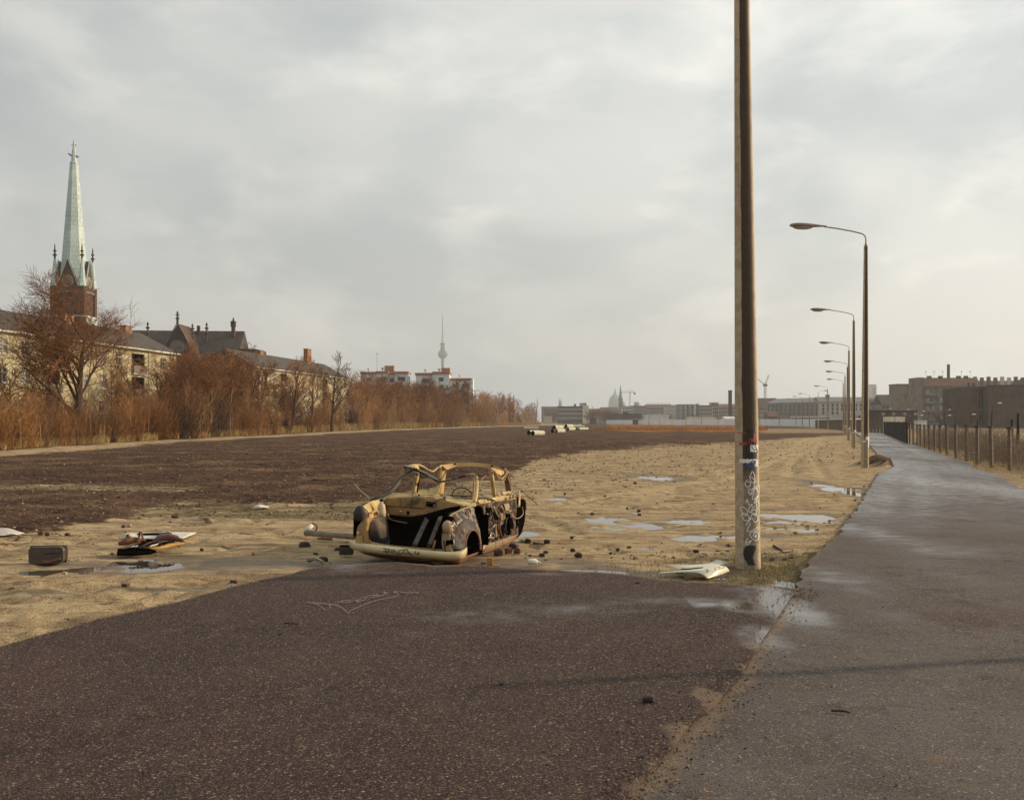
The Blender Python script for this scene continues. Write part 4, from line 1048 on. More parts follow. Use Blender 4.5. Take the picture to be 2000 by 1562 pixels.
def rotv(d, ang, rng):
    a = d.orthogonal().normalized(); a.rotate(Matrix.Rotation(rng.uniform(0, 6.283), 3, d))
    q = d.copy(); q.rotate(Matrix.Rotation(ang, 3, a)); return q
def tree_mesh(seed, H=12.0, r0=.22, kids=(7, 7, 6, 5), first=.28, ang=(.5, .95), ratio=.62, wander=.16, up=.05, tm=None, cmt=None, droop=0.0, twig_r=.011, fork=1):
    rng = random.Random(seed); T, C = MB(), MB()
    maxl = len(kids)
    def go(p, d, L, r, lev):
        n = 6 if lev == 0 else 4 if lev == 1 else 3 if lev == 2 else 2
        pts, rad = [p.copy()], [r]
        for i in range(n):
            d = (d + Vector((rng.uniform(-1, 1), rng.uniform(-1, 1), rng.uniform(-.6, .8)))*wander*(1 if lev else .45) + Vector((0, 0, up if lev < 3 else up-droop))).normalized()
            p = p + d*L/n; pts.append(p.copy()); rad.append(max(twig_r*.6, r*(1-.72*(i+1)/n)))
        (T if lev <= 1 and r > .05 else C).tube(pts, rad, 7 if lev == 0 else 5 if lev == 1 else 3, cap=False)
        if lev < maxl:
            for j in range(kids[lev]):
                t = (first if lev == 0 else .2) + (1-(first if lev == 0 else .2))*(j+rng.random())/kids[lev]
                k_ = min(n-1, int(t*n)); f = t*n-k_; q = pts[k_].lerp(pts[k_+1], f)
                dd = (pts[k_+1]-pts[k_]).normalized(); 
                nd = rotv(dd, rng.uniform(*ang), rng)
                if lev == 0 and nd.z < .1: nd.z = abs(nd.z)+.15; nd.normalize()
                LL = L*ratio*(1.15-.55*t if lev == 0 else 1.0-.35*t)*rng.uniform(.75, 1.2)
                go(q, nd, LL, max(twig_r, rad[k_]*rng.uniform(.45, .62)), lev+1)
    for f in range(fork):
        go(Vector((0, 0, -.2)), Vector((rng.uniform(-.25, .25)*(fork > 1), rng.uniform(-.25, .25)*(fork > 1), 1)).normalized(), H*.66, r0, 0)
    zm = max(v[2] for v in C.v)
    return (T.mesh('trunk', tm or BARK), C.mesh('crown', cmt or BARKR), zm)
def shrub_mesh(seed, n=26, H=3.6, mat=BARKR, spread=.5, r=.018, sub=9):
    rng = random.Random(seed); C = MB()
    for i in range(n):
        a = rng.uniform(0, 6.283); tilt = abs(rng.gauss(0, .26)); d = Vector((math.cos(a)*tilt, math.sin(a)*tilt, 1)).normalized()
        p = Vector((rng.gauss(0, spread), rng.gauss(0, spread), -.1)); L = H*rng.uniform(.55, 1.0); pts = [p.copy()]
        for k_ in range(4):
            d = (d+Vector((rng.uniform(-.13, .13), rng.uniform(-.13, .13), .04))).normalized(); p = p+d*L/4; pts.append(p.copy())
        C.tube(pts, [r, r*.85, r*.7, r*.5, r*.25], 3, cap=False)
        for j in range(sub):
            k_ = rng.randint(0, 3); q = pts[k_].lerp(pts[k_+1], rng.random()); nd = rotv((pts[k_+1]-pts[k_]).normalized(), rng.uniform(.3, .75), rng); nd.z = abs(nd.z)*.8+.2; nd.normalize()
            l2 = L*rng.uniform(.15, .34); e = q+nd*l2
            C.tube([q, q+nd*l2*.55+Vector((rng.uniform(-.04, .04), rng.uniform(-.04, .04), .03)), e], [r*.5, r*.38, r*.2], 3, cap=False)
            for u in range(3):
                q2 = q.lerp(e, rng.random()); n2 = rotv(nd, rng.uniform(.3, .8), rng); C.tube([q2, q2+n2*l2*.45], [r*.3, r*.15], 3, cap=False)
    return C.mesh('shrub', mat)
def tree_proto(name, *a, **k_):
    T, C, zm = tree_mesh(*a, **k_)
    return T, C, zm
BIGT = tree_mesh(11, 15, .36, (13, 9, 8, 7), .16, (.5, 1.05), .70, .17, .03, BARK, BARKR, twig_r=.016)
PROTO = [tree_mesh(21, 12, .24, (9, 7, 6, 5), .26, (.45, .95), .60, .16, .05, BARK, BARKR, twig_r=.018),
         tree_mesh(22, 12, .22, (9, 7, 6, 5), .20, (.35, .8), .58, .18, .07, BARK, BARKR, twig_r=.018),
         tree_mesh(23, 12, .20, (8, 7, 6, 5), .25, (.5, 1.05), .62, .2, .04, BARK, BARKR, twig_r=.019),
         tree_mesh(24, 12, .20, (9, 7, 6, 5), .15, (.35, .75), .55, .16, .07, BARKR, BARKO, twig_r=.016)]
BIRCH = [tree_mesh(31, 11, .10, (14, 7, 5), .35, (.35, .7), .38, .14, .08, BIRCHB, BARKR, droop=.12, twig_r=.010),
         tree_mesh(32, 11, .09, (13, 7, 5), .40, (.3, .65), .36, .16, .08, BIRCHB, BARKO, droop=.12, twig_r=.010)]
POPLAR = tree_mesh(33, 14, .16, (20, 7, 4), .08, (.15, .35), .22, .1, .12, BARK, BARKO, twig_r=.02)
def put_tree(name, pr, px, ytop, D, label, group=None, xs_=1.0, cat='tree'):
    T, C, zm = pr; p = P(px, HY, D); s = (CH + (HY-ytop)*D/FP)/zm
    t = thing(name, label, cat, (p.x, D, -.05), RNG.uniform(0, 6.28), group)
    link_mesh('trunk', T, t); link_mesh('crown', C, t)
    t.scale = (s*xs_, s*xs_, s)
    return t
def Dbase(px): return float(np.interp(px, BPX, BD))
put_tree('big_bare_tree', BIGT, 146, 520, 88, 'great bare tree with wide crown rising in front of the church tower', xs_=1.22)
for px, yt_, D, i, lab in ((350, 655, 128, 0, 'bare tree rising left of the dark gap between the apartment blocks'), (432, 688, 150, 1, 'dark bare tree filling the gap between the two apartment blocks'),
        (508, 668, 152, 2, 'spreading bare tree at the left corner of the shorter block'), (570, 688, 165, 1, 'bare tree before the middle of the shorter block'),
        (648, 681, 178, 0, 'dark spreading bare tree at the far end of the shorter block'), (265, 672, 104, 2, 'slender bare tree right of the great tree'), (22, 690, 84, 1, 'thin bare tree near the left edge of the view'),
        (88, 690, 95, 1, 'bare tree just left of the great tree'), (215, 700, 100, 3, 'brown bare tree between the great tree and the slender one'), (318, 698, 118, 1, 'bare tree in front of the right end of the long block'), (470, 672, 150, 0, 'bare tree rising at the right of the dark gap'), (390, 668, 135, 2, 'bare tree with fine twigs against the church nave'),
        (608, 700, 172, 3, 'smaller brown tree left of the dark spreading one')):
    put_tree('bare_tree', PROTO[i], px, yt_, D, lab, xs_=1.05)
tops = lambda px: float(np.interp(px, [0, 60, 300, 350, 460, 560, 700, 740, 800, 850, 900, 930, 960, 1000, 1030, 1056], [700, 715, 712, 690, 700, 715, 738, 742, 748, 750, 757, 768, 772, 779, 789, 803]))
rt = random.Random(99)
GT = 'bare trees of the thicket along the field'
for i in range(92):
    px = rt.uniform(345, 490) if i < 18 else rt.uniform(500, 690) if i < 24 else 690 + 362*(i-24+rt.random())/64 if i < 88 else rt.uniform(-20, 340)
    near_ = i % 2
    if px < 340 and i % 2: continue
    D = Dbase(px)*(rt.uniform(1.06, 1.16) if near_ else rt.uniform(1.15, 1.35))
    yt_ = tops(px) - 15 + rt.uniform(-6, 16) + (10 if near_ else 0) + (25 if 490 < px < 690 else 45 if px < 340 else 14 if px > 1010 else 0)
    pr = PROTO[rt.choice([0, 1, 2, 3] if px < 880 else [3, 3, 1, 3])]
    put_tree('thicket_tree', pr, px, yt_, D, 'one of the many brown leafless trees crowded behind the shrubs', GT, xs_=rt.uniform(1.1, 1.6))
for i in range(34):
    px = 20 + 1010*(i+rt.random())/34
    D = Dbase(px)*rt.uniform(1.0, 1.06); yt_ = tops(px) + rt.uniform(8, 34) + (25 if px < 690 else 0)
    put_tree('young_birch', BIRCH[i % 2], px, yt_, D, 'slender young birch with a pale stem at the front of the thicket', 'young birches along the thicket', xs_=rt.uniform(.8, 1.2))
put_tree('poplar', POPLAR, 1047, 774, 560, 'single thin upright poplar at the far end of the thicket')
SH = [shrub_mesh(41, mat=BARKR), shrub_mesh(42, mat=BARKR, n=34, H=3.2), shrub_mesh(43, mat=BARKO, n=30), shrub_mesh(44, mat=BARK, n=30), shrub_mesh(45, mat=BARKT, n=28, H=3.4)]
stop = lambda px: float(np.interp(px, [-40, 0, 100, 200, 300, 350, 450, 600, 700, 800, 900, 1000, 1050], [772, 774, 772, 786, 762, 750, 760, 788, 768, 768, 778, 788, 800]))
for i in range(290):
    px = -60 + 1112*((i+rt.random())/290)**.92
    row = i % 3
    if 490 < px < 690 and row == 2: continue
    D = Dbase(px)*(1.015, 1.07, 1.14)[row]*rt.uniform(.99, 1.03)
    h = CH + (HY-(stop(px)+rt.uniform(0, 34)+(10 if row == 0 else 0)))*D/FP
    p = P(px, HY, D)
    m_i = rt.choice([0, 0, 1, 2, 3] if px < 700 else [0, 2, 2, 4, 1] if px < 880 else [2, 4, 4, 2])
    o = link_mesh('shrub', SH[m_i], None, (p.x, D, 0)); s = h/3.4
    o.scale = (s*rt.uniform(.9, 1.3), s*rt.uniform(.9, 1.3), s); o.rotation_euler.z = rt.uniform(0, 6.28)
    tag(o, 'one of the dense leafless reddish brown shrubs lining the far edge of the field', 'shrub', 'shrubs lining the far edge of the field')
# dry grass at the foot of the thicket and by the fence
def grass(name, X, Y, Zg, Hh, W, mat, seed, label=None):
    rng = np.random.default_rng(seed); n = len(X); a = rng.uniform(0, 6.28, n); lean = rng.normal(0, .35, n)
    dx, dy = np.cos(a), np.sin(a)
    b0 = np.stack([X-dx*W, Y-dy*W, Zg], -1); b1 = np.stack([X+dx*W, Y+dy*W, Zg], -1)
    mx_, my_ = X+lean*Hh*.35, Y+rng.normal(0, .2, n)*Hh
    m0 = np.stack([mx_-dx*W*.6, my_-dy*W*.6, Zg+Hh*.6], -1); m1 = np.stack([mx_+dx*W*.6, my_+dy*W*.6, Zg+Hh*.6], -1)
    tp = np.stack([X+lean*Hh, Y+rng.normal(0, .35, n)*Hh, Zg+Hh], -1)
    V = np.stack([b0, b1, m0, m1, tp], 1).reshape(-1, 3)
    tri = np.array([(0,1,3),(0,3,2),(2,3,4)]); Fq = (tri[None]+(np.arange(n)*5)[:, None, None]).reshape(-1, 3)
    return tag(link_mesh(name, raw_mesh(name, V, Fq, mat)), label, None, None, 'stuff')
rg = np.random.default_rng(12)
n = 42000
pxs = rg.uniform(-40, 1056, n); Db = np.interp(pxs, BPX, BD)*(1 + np.abs(rg.normal(0, .03, n)) + .002)
clump = fbm(pxs*.05, Db*.3, 8, 3)
ok = clump > .42
pxs, Db = pxs[ok], Db[ok]; n = len(pxs)
X_ = (pxs-1000)/FP*Db
grass('dry_grass', X_, Db, np.full(n, -.05), (.25+.5*rg.uniform(0, 1, n))*np.clip(Db/90, 1, 2.6), .008*np.clip(Db/50, 1, 6), DRYGR, 1)
# weeds before the white wall
n = 9000; pxs = rg.uniform(1165, 1500, n); D_ = FP*CH/(rg.uniform(829.5, 840, n)-HY)
grass('rusty_weeds', (pxs-1000)/FP*D_, D_, np.full(n, -.05), .12+.2*rg.uniform(0, 1, n), .05+0*D_, pm('rust_weed', (.30, .11, .03), (.24, .13, .04), 1, .9, 0), 4)
# grass round the thick lamp post and along the path edge
n = 4200; X_ = rg.normal(2.7, .75, n); Y_ = rg.normal(12.2, .8, n); 
o_ = ~in_poly(X_, Y_, lot_poly) & ~in_poly(X_, Y_, path_poly) & (fbm(X_*3, Y_*3, 2, 3) > .42); X_, Y_ = X_[o_], Y_[o_]; n = len(X_)
grass('short_grass', X_, Y_, zlook(X_, Y_)-.005, .015+.04*rg.uniform(0, 1, n), .003+0*X_, GREENGR, 5)
# trees at the right hand side
for px, yt_, D, pr, lab, w_ in ((1862, 778, 330, 3, 'dark leafless tree in front of the balconied tenement', 1.5), (1893, 764, 345, 3, 'orange tinged bare tree against the tenement and the firewall', 1.0),
        (1838, 796, 300, 0, 'low dark bush tree below the tenement balconies', 1.9), (1900, 792, 280, 1, 'low brown bush tree at the foot of the firewall', 1.6)):
    put_tree('bare_tree', PROTO[pr], px, yt_, D, lab, xs_=w_)
PALET = tree_mesh(51, 8, .12, (10, 7, 5), .15, (.3, .7), .5, .15, .08, BARKT, BARKT, twig_r=.03)
put_tree('yellow_tree', PALET, 1709, 802, 300, 'small pale yellow tree left of the low brick hall')
for px, yt_, D in ((1070, 797, 760), (1082, 800, 700), (1156, 797, 700), (1164, 793, 800), (1172, 795, 760), (1180, 799, 700), (1184, 796, 780), (1147, 800, 700), (1308, 804, 800), (1352, 806, 700)):
    put_tree('far_tree', PROTO[rt.choice([0, 2])], px, yt_, D, 'hazy bare tree standing between the far houses', 'hazy bare trees between the far houses', xs_=1.3)
# ------------------------------------------------------------------ street lamps
k = NT('pole_concrete')
v = k.obj()
ox, oy, oz = (k.n('ShaderNodeSeparateXYZ', {0: v}, out=i) for i in range(3))
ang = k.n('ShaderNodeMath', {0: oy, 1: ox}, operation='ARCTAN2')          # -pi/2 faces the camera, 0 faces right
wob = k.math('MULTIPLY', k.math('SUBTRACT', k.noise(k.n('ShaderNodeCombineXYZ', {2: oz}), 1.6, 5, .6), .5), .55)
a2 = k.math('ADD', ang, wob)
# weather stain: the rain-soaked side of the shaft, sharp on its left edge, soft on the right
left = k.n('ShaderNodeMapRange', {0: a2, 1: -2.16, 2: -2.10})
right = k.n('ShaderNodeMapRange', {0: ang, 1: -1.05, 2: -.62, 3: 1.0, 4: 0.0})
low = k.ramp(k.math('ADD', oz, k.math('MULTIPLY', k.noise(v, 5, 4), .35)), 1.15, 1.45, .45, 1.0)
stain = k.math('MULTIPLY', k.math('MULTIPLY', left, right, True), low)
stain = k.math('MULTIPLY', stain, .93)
cc = k.mix(k.ramp(k.noise(v, 9, 6, .6), .35, .65), (.50, .40, .27), (.38, .29, .19))
cc = k.mix(k.ramp(k.noise(v, 70, 3, .6), .58, .72), cc, (.15, .11, .075))
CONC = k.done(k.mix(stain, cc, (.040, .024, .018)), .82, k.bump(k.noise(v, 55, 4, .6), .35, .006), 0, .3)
HEADM = pm('lamp_head_metal', (.25, .21, .17), (.18, .15, .12), 5, .5, 0, metal=.2)
LENS = NT('lamp_lens').done((.30, .24, .18), .25, None, 0, .5)
ARM = pm('lamp_arm_metal', (.27, .24, .20), (.2, .18, .15), 8, .5, 0, metal=.4)
ACCW = NT('white_paint').done((.72, .70, .66), .7); ACCR = NT('red_paint').done((.36, .06, .035), .75); ACCB = NT('blue_paint').done((.07, .10, .24), .7); ACCK = NT('black_paint').done((.018, .014, .013), .6)

def lamp_meshes():
    m = MB(); m.lathe([(0, -.35), (.142, -.35), (.142, 0), (.128, 2), (.1, 5), (.072, 8.0), (.06, 8.03), (0, 8.03)], 28); pole = m.mesh('pole', CONC, True)
    ap = [(0, 0, 8.0), (0, 0, 8.28), (-.03, 0, 8.38), (-.12, 0, 8.46), (-.45, 0, 8.545), (-1.0, 0, 8.65), (-1.5, 0, 8.72)]
    m = MB(); m.tube(ap, .024, 10); m.tube([(0, 0, 7.98), (0, 0, 8.1)], .045, 10); arm = m.mesh('arm', ARM, True)
    # teardrop head, blunt at the outer end
    prof = [(-1.42, .028, .028), (-1.6, .05, .045), (-1.8, .085, .07), (-2.05, .135, .095), (-2.3, .165, .11), (-2.5, .16, .105), (-2.65, .125, .085), (-2.74, .06, .05), (-2.76, .0, .0)]
    m = MB(); vs, fs, n = [], [], 14
    for x, ry, rz in prof:
        for j in range(n):
            q = 2*math.pi*j/n; z_ = math.sin(q)*rz
            vs.append((x, math.cos(q)*ry, 8.735+(z_ if z_ > 0 else z_*.55)+(-1.42-x)*.02))
    for i in range(len(prof)-1):
        for j in range(n): fs.append((i*n+j, i*n+(j+1) % n, (i+1)*n+(j+1) % n, (i+1)*n+j))
    m.add(vs, fs); head = m.mesh('lamp_head', HEADM, True)
    m = MB(); m.ellipsoid((-2.28, 0, 8.70), .36, .125, .085, 14, 8); lens = m.mesh('lens', LENS, True)
    m = MB(); m.tube([(-1.38, 0, 8.715), (-1.44, 0, 8.725)], .034, 10); col_ = m.mesh('collar', GUTTER, True)
    m = MB(); m.box((-.05, -.150, .55), (.05, -.128, .85)); door = m.mesh('service_door', METALG)
    return pole, arm, head, lens, col_, door
LM = lamp_meshes()
def lamp(loc, label, rz=0.0, lean=0.0, h=1.0, name='street_lamp', grp='street lamps along the path'):
    t = thing(name, label, 'street lamp', loc, rz, grp)
    t.rotation_euler.y = lean
    link_mesh('pole', LM[0], t); link_mesh('arm', LM[1], t); hd = link_mesh('lamp_head', LM[2], t); link_mesh('lens', LM[3], hd); link_mesh('collar', LM[4], hd)
    t.scale.z = h
    return t
def lp(px, h): D = FP*8/h; return ((px-1000)/FP*D, D, 0)
L1 = G(1461, 1106); L1.z = -.06
lamp1 = lamp(L1, 'huge nearest concrete lamp post with graffiti at its foot', 0, math.radians(-.62))
ords = ['second', 'third', 'fourth', 'fifth', 'sixth', 'seventh', 'eighth', 'ninth', 'tenth', 'eleventh', 'twelfth', 'thirteenth', 'fourteenth']
LL = [(1689, 430), (1667.5, 246), (1657.5, 173), (1655, 132.5), (1650.5, 110), (1647, 93), (1617, 78), (1598, 68), (1581, 61.5), (1567, 55), (1555, 50), (1522, 48), (1484, 44)]
for i, (px, h) in enumerate(LL):
    lab = ords[i] + ' street lamp from the camera in the long row beside the path'
    if i == 7: lab = 'street lamp in the row whose arm is turned to the right, short in view'
    t = lamp(lp(px, h), lab, math.radians(205) if i == 7 else math.radians(RNG.uniform(-3, 3)), math.radians(RNG.uniform(-.3, .3)))
    if i < 5:   # old paint smears round the shaft
        r = .137
        def smear(mat, a0, a1, z0, z1, nm):
            q = np.linspace(a0, a1, 9); m = MB(); m.sheet([[(r*1.02*math.cos(a), r*1.02*math.sin(a), z) for a in q] for z in (z0, z1)]); m.build(nm, mat, t, solid=.002)
        smear(ACCW, -1.7, -.3, .98, 1.10, 'white_paint_band'); smear(ACCW, -2.6, -1.6, .90, .95, 'white_paint_band')
        if i == 0: smear(ACCR, -1.55, -.9, 1.1, 1.22, 'red_paint_patch'); smear(ACCW, -1.0, -.2, .72, .98, 'white_paint_band')
# further lamp posts along the white wall
for i, (px, h) in enumerate([(1403, 39.5), (1370, 37.5), (1340, 35.3), (1313, 33.3), (1289, 31.6), (1267, 30)]):
    t = lamp(lp(px, h), 'thin far lamp post in front of the white wall, ' + ['first', 'second', 'third', 'fourth', 'fifth', 'sixth'][i] + ' left of the thick post', math.radians(180 if i > 2 else 0), grp='far lamp posts along the white wall')
# unseen post, added at the right to cast the shadow across the asphalt
tag(MB().tube([(0, 0, -.1), (0, 0, 3.35)], [.075, .06], 8).build('shadow_post', ARM, None, loc=(9.2, 8.75, 0)), 'unseen tall post added at the right to cast the shadow across the asphalt', 'post')

# graffiti on the nearest post (photo crop coordinates 521 x 1562 over px 1410..1510, py 820..1120)
def onpole(u, v, extra=.004):
    px, py = 1410+u/5.21, 820+v/5.21
    z = CH-(py-HY)/FP*L1.y
    zz_ = z-L1.z
    r = .142 + (.128-.142)*zz_/2.0
    xc = L1.x-math.sin(math.radians(.62))*zz_
    X = (px-1000)/FP*L1.y
    q = max(-.985, min(.985, (X-xc)/r)); a = math.asin(q)
    return Vector((r+extra, 0, 0)) if False else Vector(((r+extra)*math.sin(a), -(r+extra)*math.cos(a), zz_))
def stroke(m, pts, w, f, ex=.004, steps=5):
    P2 = [Vector((a, b, 0)) for a, b in pts]; out = []
    for i in range(len(P2)-1):
        p0, p1, p2, p3 = P2[max(i-1, 0)], P2[i], P2[i+1], P2[min(i+2, len(P2)-1)]
        for j in range(steps):
            t = j/steps; out.append(.5*((2*p1)+(p2-p0)*t+(2*p0-5*p1+4*p2-p3)*t*t+(3*p1-p0-3*p2+p3)*t**3))
    out.append(P2[-1]); A, B = [], []
    for i, q in enumerate(out):
        d = (out[min(i+1, len(out)-1)]-out[max(i-1, 0)])
        if d.length < 1e-6: d = Vector((1, 0, 0))
        d.normalize(); n_ = Vector((-d.y, d.x, 0))*w*(.35 if i in (0, len(out)-1) else 1)
        A.append(f(q.x+n_.x, q.y+n_.y, ex)); B.append(f(q.x-n_.x, q.y-n_.y, ex))
    m.sheet([A, B])
WST = [[(280,515),(258,570),(270,620),(300,628),(310,580),(296,535),(280,515)],[(268,570),(290,590),(305,600)],[(240,600),(212,635),(225,670),(255,665),(264,630),(238,622)],
 [(235,690),(268,702),(300,680),(296,720),(262,752),(240,710)],[(262,752),(290,700),(330,690)],[(322,610),(300,652),(330,700),(350,660),(365,690),(350,732),(330,700),(322,660)],
 [(296,735),(280,790),(315,790),(345,762),(318,830),(345,820),(360,860)],[(330,790),(300,830),(325,850),(330,900)],[(215,838),(232,800),(248,850),(285,850),(248,885),(255,930),(300,900),(322,910),(315,958),(275,930),(285,880),(310,870)],
 [(165,880),(200,878),(232,915),(222,960),(195,945),(168,890)],[(175,965),(195,940),(218,945),(250,975),(240,1010),(200,1005),(190,965)],[(255,1000),(275,955),(300,942),(335,970),(340,1010),(305,1028),(272,990),(215,1060)],
 [(265,1030),(230,1112),(270,1115),(335,1080),(332,1108),(262,1135),(262,1168),(310,1212),(345,1195),(346,1145),(312,1130),(290,1162),(322,1182)],[(242,1180),(215,1238),(270,1210),(238,1252),(208,1252)],[(330,1180),(312,1165),(330,1160)]]
m = MB()
for s_ in WST: stroke(m, s_, 4.3, onpole, .004)
m.build('white_graffiti', ACCW, lamp1)
def patch(rows, mat, nm, ex):
    m = MB(); 
    for (u0, u1, v0, v1) in rows:
        m.sheet([[onpole(u, v + 5*math.sin(u*.2+v*.1), ex) for u in np.linspace(u0, u1, 10)] for v in np.linspace(v0, v1, 4)])
    m.build(nm, mat, lamp1)
patch([(162, 232, 226, 252), (236, 332, 135, 232), (140, 232, 126, 134)], ACCR, 'red_paint_patch', .0015)
patch([(262, 352, 252, 322), (163, 322, 394, 432), (300, 345, 400, 470)], ACCW, 'white_paint_patch', .0022)
patch([(228, 332, 322, 388), (238, 300, 95, 190)], ACCK, 'black_paint_patch', .0027)
m = MB()
for s_ in [[(205,452),(250,436),(300,410),(288,450),(240,472),(312,482)],[(262,420),(300,440),(318,405),(305,475)],[(225,470),(255,440),(275,470)]]: stroke(m, s_, 5, onpole, .005)
m.build('blue_graffiti', ACCB, lamp1)
m = MB()
for s_ in [[(235,70),(228,150),(240,215),(228,260),(235,370),(260,395)],[(235,95),(300,110),(250,150)],[(245,215),(300,230),(345,330)],[(270,260),(300,300),(330,300)],[(200,318),(232,318),(230,365),(300,392)],[(236,190),(310,240),(330,200)]]: stroke(m, s_, 3.6, onpole, .006)
m.build('black_graffiti', ACCK, lamp1)
m = MB()
ol = [(225,1262),(200,1300),(194,1350),(205,1395),(222,1420),(240,1462)]; orr = [(318,1262),(322,1300),(298,1340),(285,1385),(300,1430),(318,1462)]
m.sheet([[onpole(a[0]+(b[0]-a[0])*t, a[1]+(b[1]-a[1])*t, .0018) for t in np.linspace(0, 1, 8)] for a, b in zip(ol, orr)])
m.build('dark_paint_blot', ACCK, lamp1)

# ------------------------------------------------------------------ fence on the right
WOODP = pm('weathered_post', (.21, .15, .105), (.13, .095, .07), 6, .9, .3, 30)
WIREM = pm('rusty_wire', (.34, .27, .20), (.22, .17, .13), 5, .7, 0, metal=.3)
DARKB = pm('tarred_boards', (.040, .028, .023), (.022, .016, .014), 4, .85, .3, 20)
CAPM = NT('post_cap').done((.03, .024, .02), .8)
fp = [(2120, 938), (2045, 927), (1972, 917.5), (1937, 911), (1909, 905), (1887.5, 898), (1867, 893.5), (1850, 887.5), (1837, 883.5), (1826, 880), (1815.5, 876.5), (1806.5, 873.5), (1798, 871), (1791.5, 869), (1784, 867.5), (1777, 866), (1770, 864.5)]
G_ = [G(a, b) for a, b in fp]
t = thing('wire_fence', 'low fence of squat wooden posts and rusty wire along the right of the path', 'fence', (G_[0].x, G_[0].y, 0)); off = t.location
for g in G_:
    w_ = .105; h = 1.44 + RNG.uniform(-.03, .03)
    m = MB(); m.box((-w_/2, -w_/2, -.2), (w_/2, w_/2, h)); me = m.mesh('post', WOODP)
    o = link_mesh('post', me, t, (g.x-off.x, g.y-off.y, -.02)); o.rotation_euler = (RNG.uniform(-.02, .02), RNG.uniform(-.03, .03), RNG.uniform(.3, .9))
    c_ = MB(); c_.box((-w_/2-.03, -w_/2-.03, h+.001), (w_/2+.03, w_/2+.03, h+.05)); link_mesh('post_cap', c_.mesh('post_cap', CAPM), o)
m = MB()
for a, b in zip(G_, G_[1:]):
    A, B = a-off, b-off
    for j in range(19):
        z = .05+.075*j; m.tube([(A.x, A.y, z), ((A.x+B.x)/2, (A.y+B.y)/2, z-.015), (B.x, B.y, z)], .0065, 3, cap=False)
    n_ = int((B-A).length/.30)
    for j in range(1, n_):
        q = A.lerp(B, j/n_); m.tube([(q.x, q.y, .02), (q.x, q.y, 1.4)], .004, 3, cap=False)
o = m.build('wire_mesh', WIREM, t)
# dense tarred board stretch
A, B = G(1771, 865), G(1727, 846.5); nB = 34
t = thing('board_fence', 'dark tarred board fence where the path bends away', 'fence', (A.x, A.y, 0))
for j in range(nB):
    q = A.lerp(B, j/(nB-1))-A; d = (B-A).normalized(); nn = Vector((-d.y, d.x, 0)); ln = (B-A).length/nB
    m = MB(); m.obox((0, 0, .78+.03*math.sin(j*7.3)), d*(ln*.40), nn*.06, (0, 0, .82)); o = m.build('board', DARKB, t, loc=(q.x, q.y, 0)); o.rotation_euler = (RNG.uniform(-.03, .03), RNG.uniform(-.02, .02), 0)
# pale post fence that runs on along the far side of the path
A_, B_ = [G(1722, 845.5), G(1690, 843.5), G(1655, 841), G(1622, 838.5), G(1592, 836.3)], None
t = thing('concrete_post_fence', 'grey fence of close set posts curving along the far side of the path', 'fence', (A_[0].x, A_[0].y, 0)); base = A_[0].copy()
pm_ = MB().box((-.16, -.16, 0), (.16, .16, 2.0)).mesh('post', pm('grey_post', (.17, .13, .10), (.11, .09, .07), 3, .9, 0))
m = MB()
for a, b in zip(A_, A_[1:]):
    n_ = int((b-a).length/2.6)
    for j in range(n_):
        q = a.lerp(b, j/n_)-base; link_mesh('post', pm_, t, (q.x, q.y, 0))
    for z in (.4, .8, 1.2, 1.6): m.tube([(a.x-base.x, a.y-base.y, z), (b.x-base.x, b.y-base.y, z)], .025, 3)
m.build('rail', WIREM, t)
# dark poles and small lamps beyond the fence
for px, yt_, D, tall, side, lab in ((1748, 798, 220, 1, -1, 'small lamp post before the pale gate of the brick hall'), (1783, 800, 225, 1, -1, 'small lamp post right of the pale gate'), (1811, 811, 190, 1, -1, 'short lamp post below the tenement corner'),
        (1814, 803, 200, 1, -1, 'thin dark lamp post directly by the white kiosk'), (1845, 800, 210, 1, 1, 'dark lamp post before the middle of the tenement'), (1866, 811, 170, 1, -1, 'slanting headed lamp post among the dark bushes'),
        (1915, 809, 150, 1, -1, 'lamp post with a long thin arm before the firewall'), (1938, 787, 140, 1, 1, 'tall lamp post with bright head before the brick wall')):
    p = P(px, HY, D); h = CH+(HY-yt_)*D/FP; t = thing('small_lamp_post', lab, 'street lamp', (p.x, D, 0), 0, 'small lamp posts beyond the fence')
    MB().tube([(0, 0, 0), (0, 0, h-.15)], .05, 6).build('pole', CAPM, t); MB().tube([(0, 0, h-.15), (side*.3, 0, h), (side*.8, 0, h)], .03, 5).build('arm', METALG, t)
    MB().ellipsoid((side*.95, 0, h), .30, .14, .10, 8, 5).build('lamp_head', GUTTER, t, smooth=True)
for px, yt_, D, lab in ((1976, 819, 60, 'short dark stake behind the nearest fence posts'), (1988, 807, 55, 'taller dark stake at the right edge behind the fence'), (1937, 804, 120, 'thick dark stake before the brick wall'), (1909, 821, 110, 'dark low stump post behind the wire fence')):
    p = P(px, HY, D); h = CH+(HY-yt_)*D/FP; o = MB().tube([(0, 0, -.1), (.02, 0, h)], [.1, .07], 7).build('stake', DARKB, None, loc=(p.x, D, 0)); tag(o, lab, 'stake')
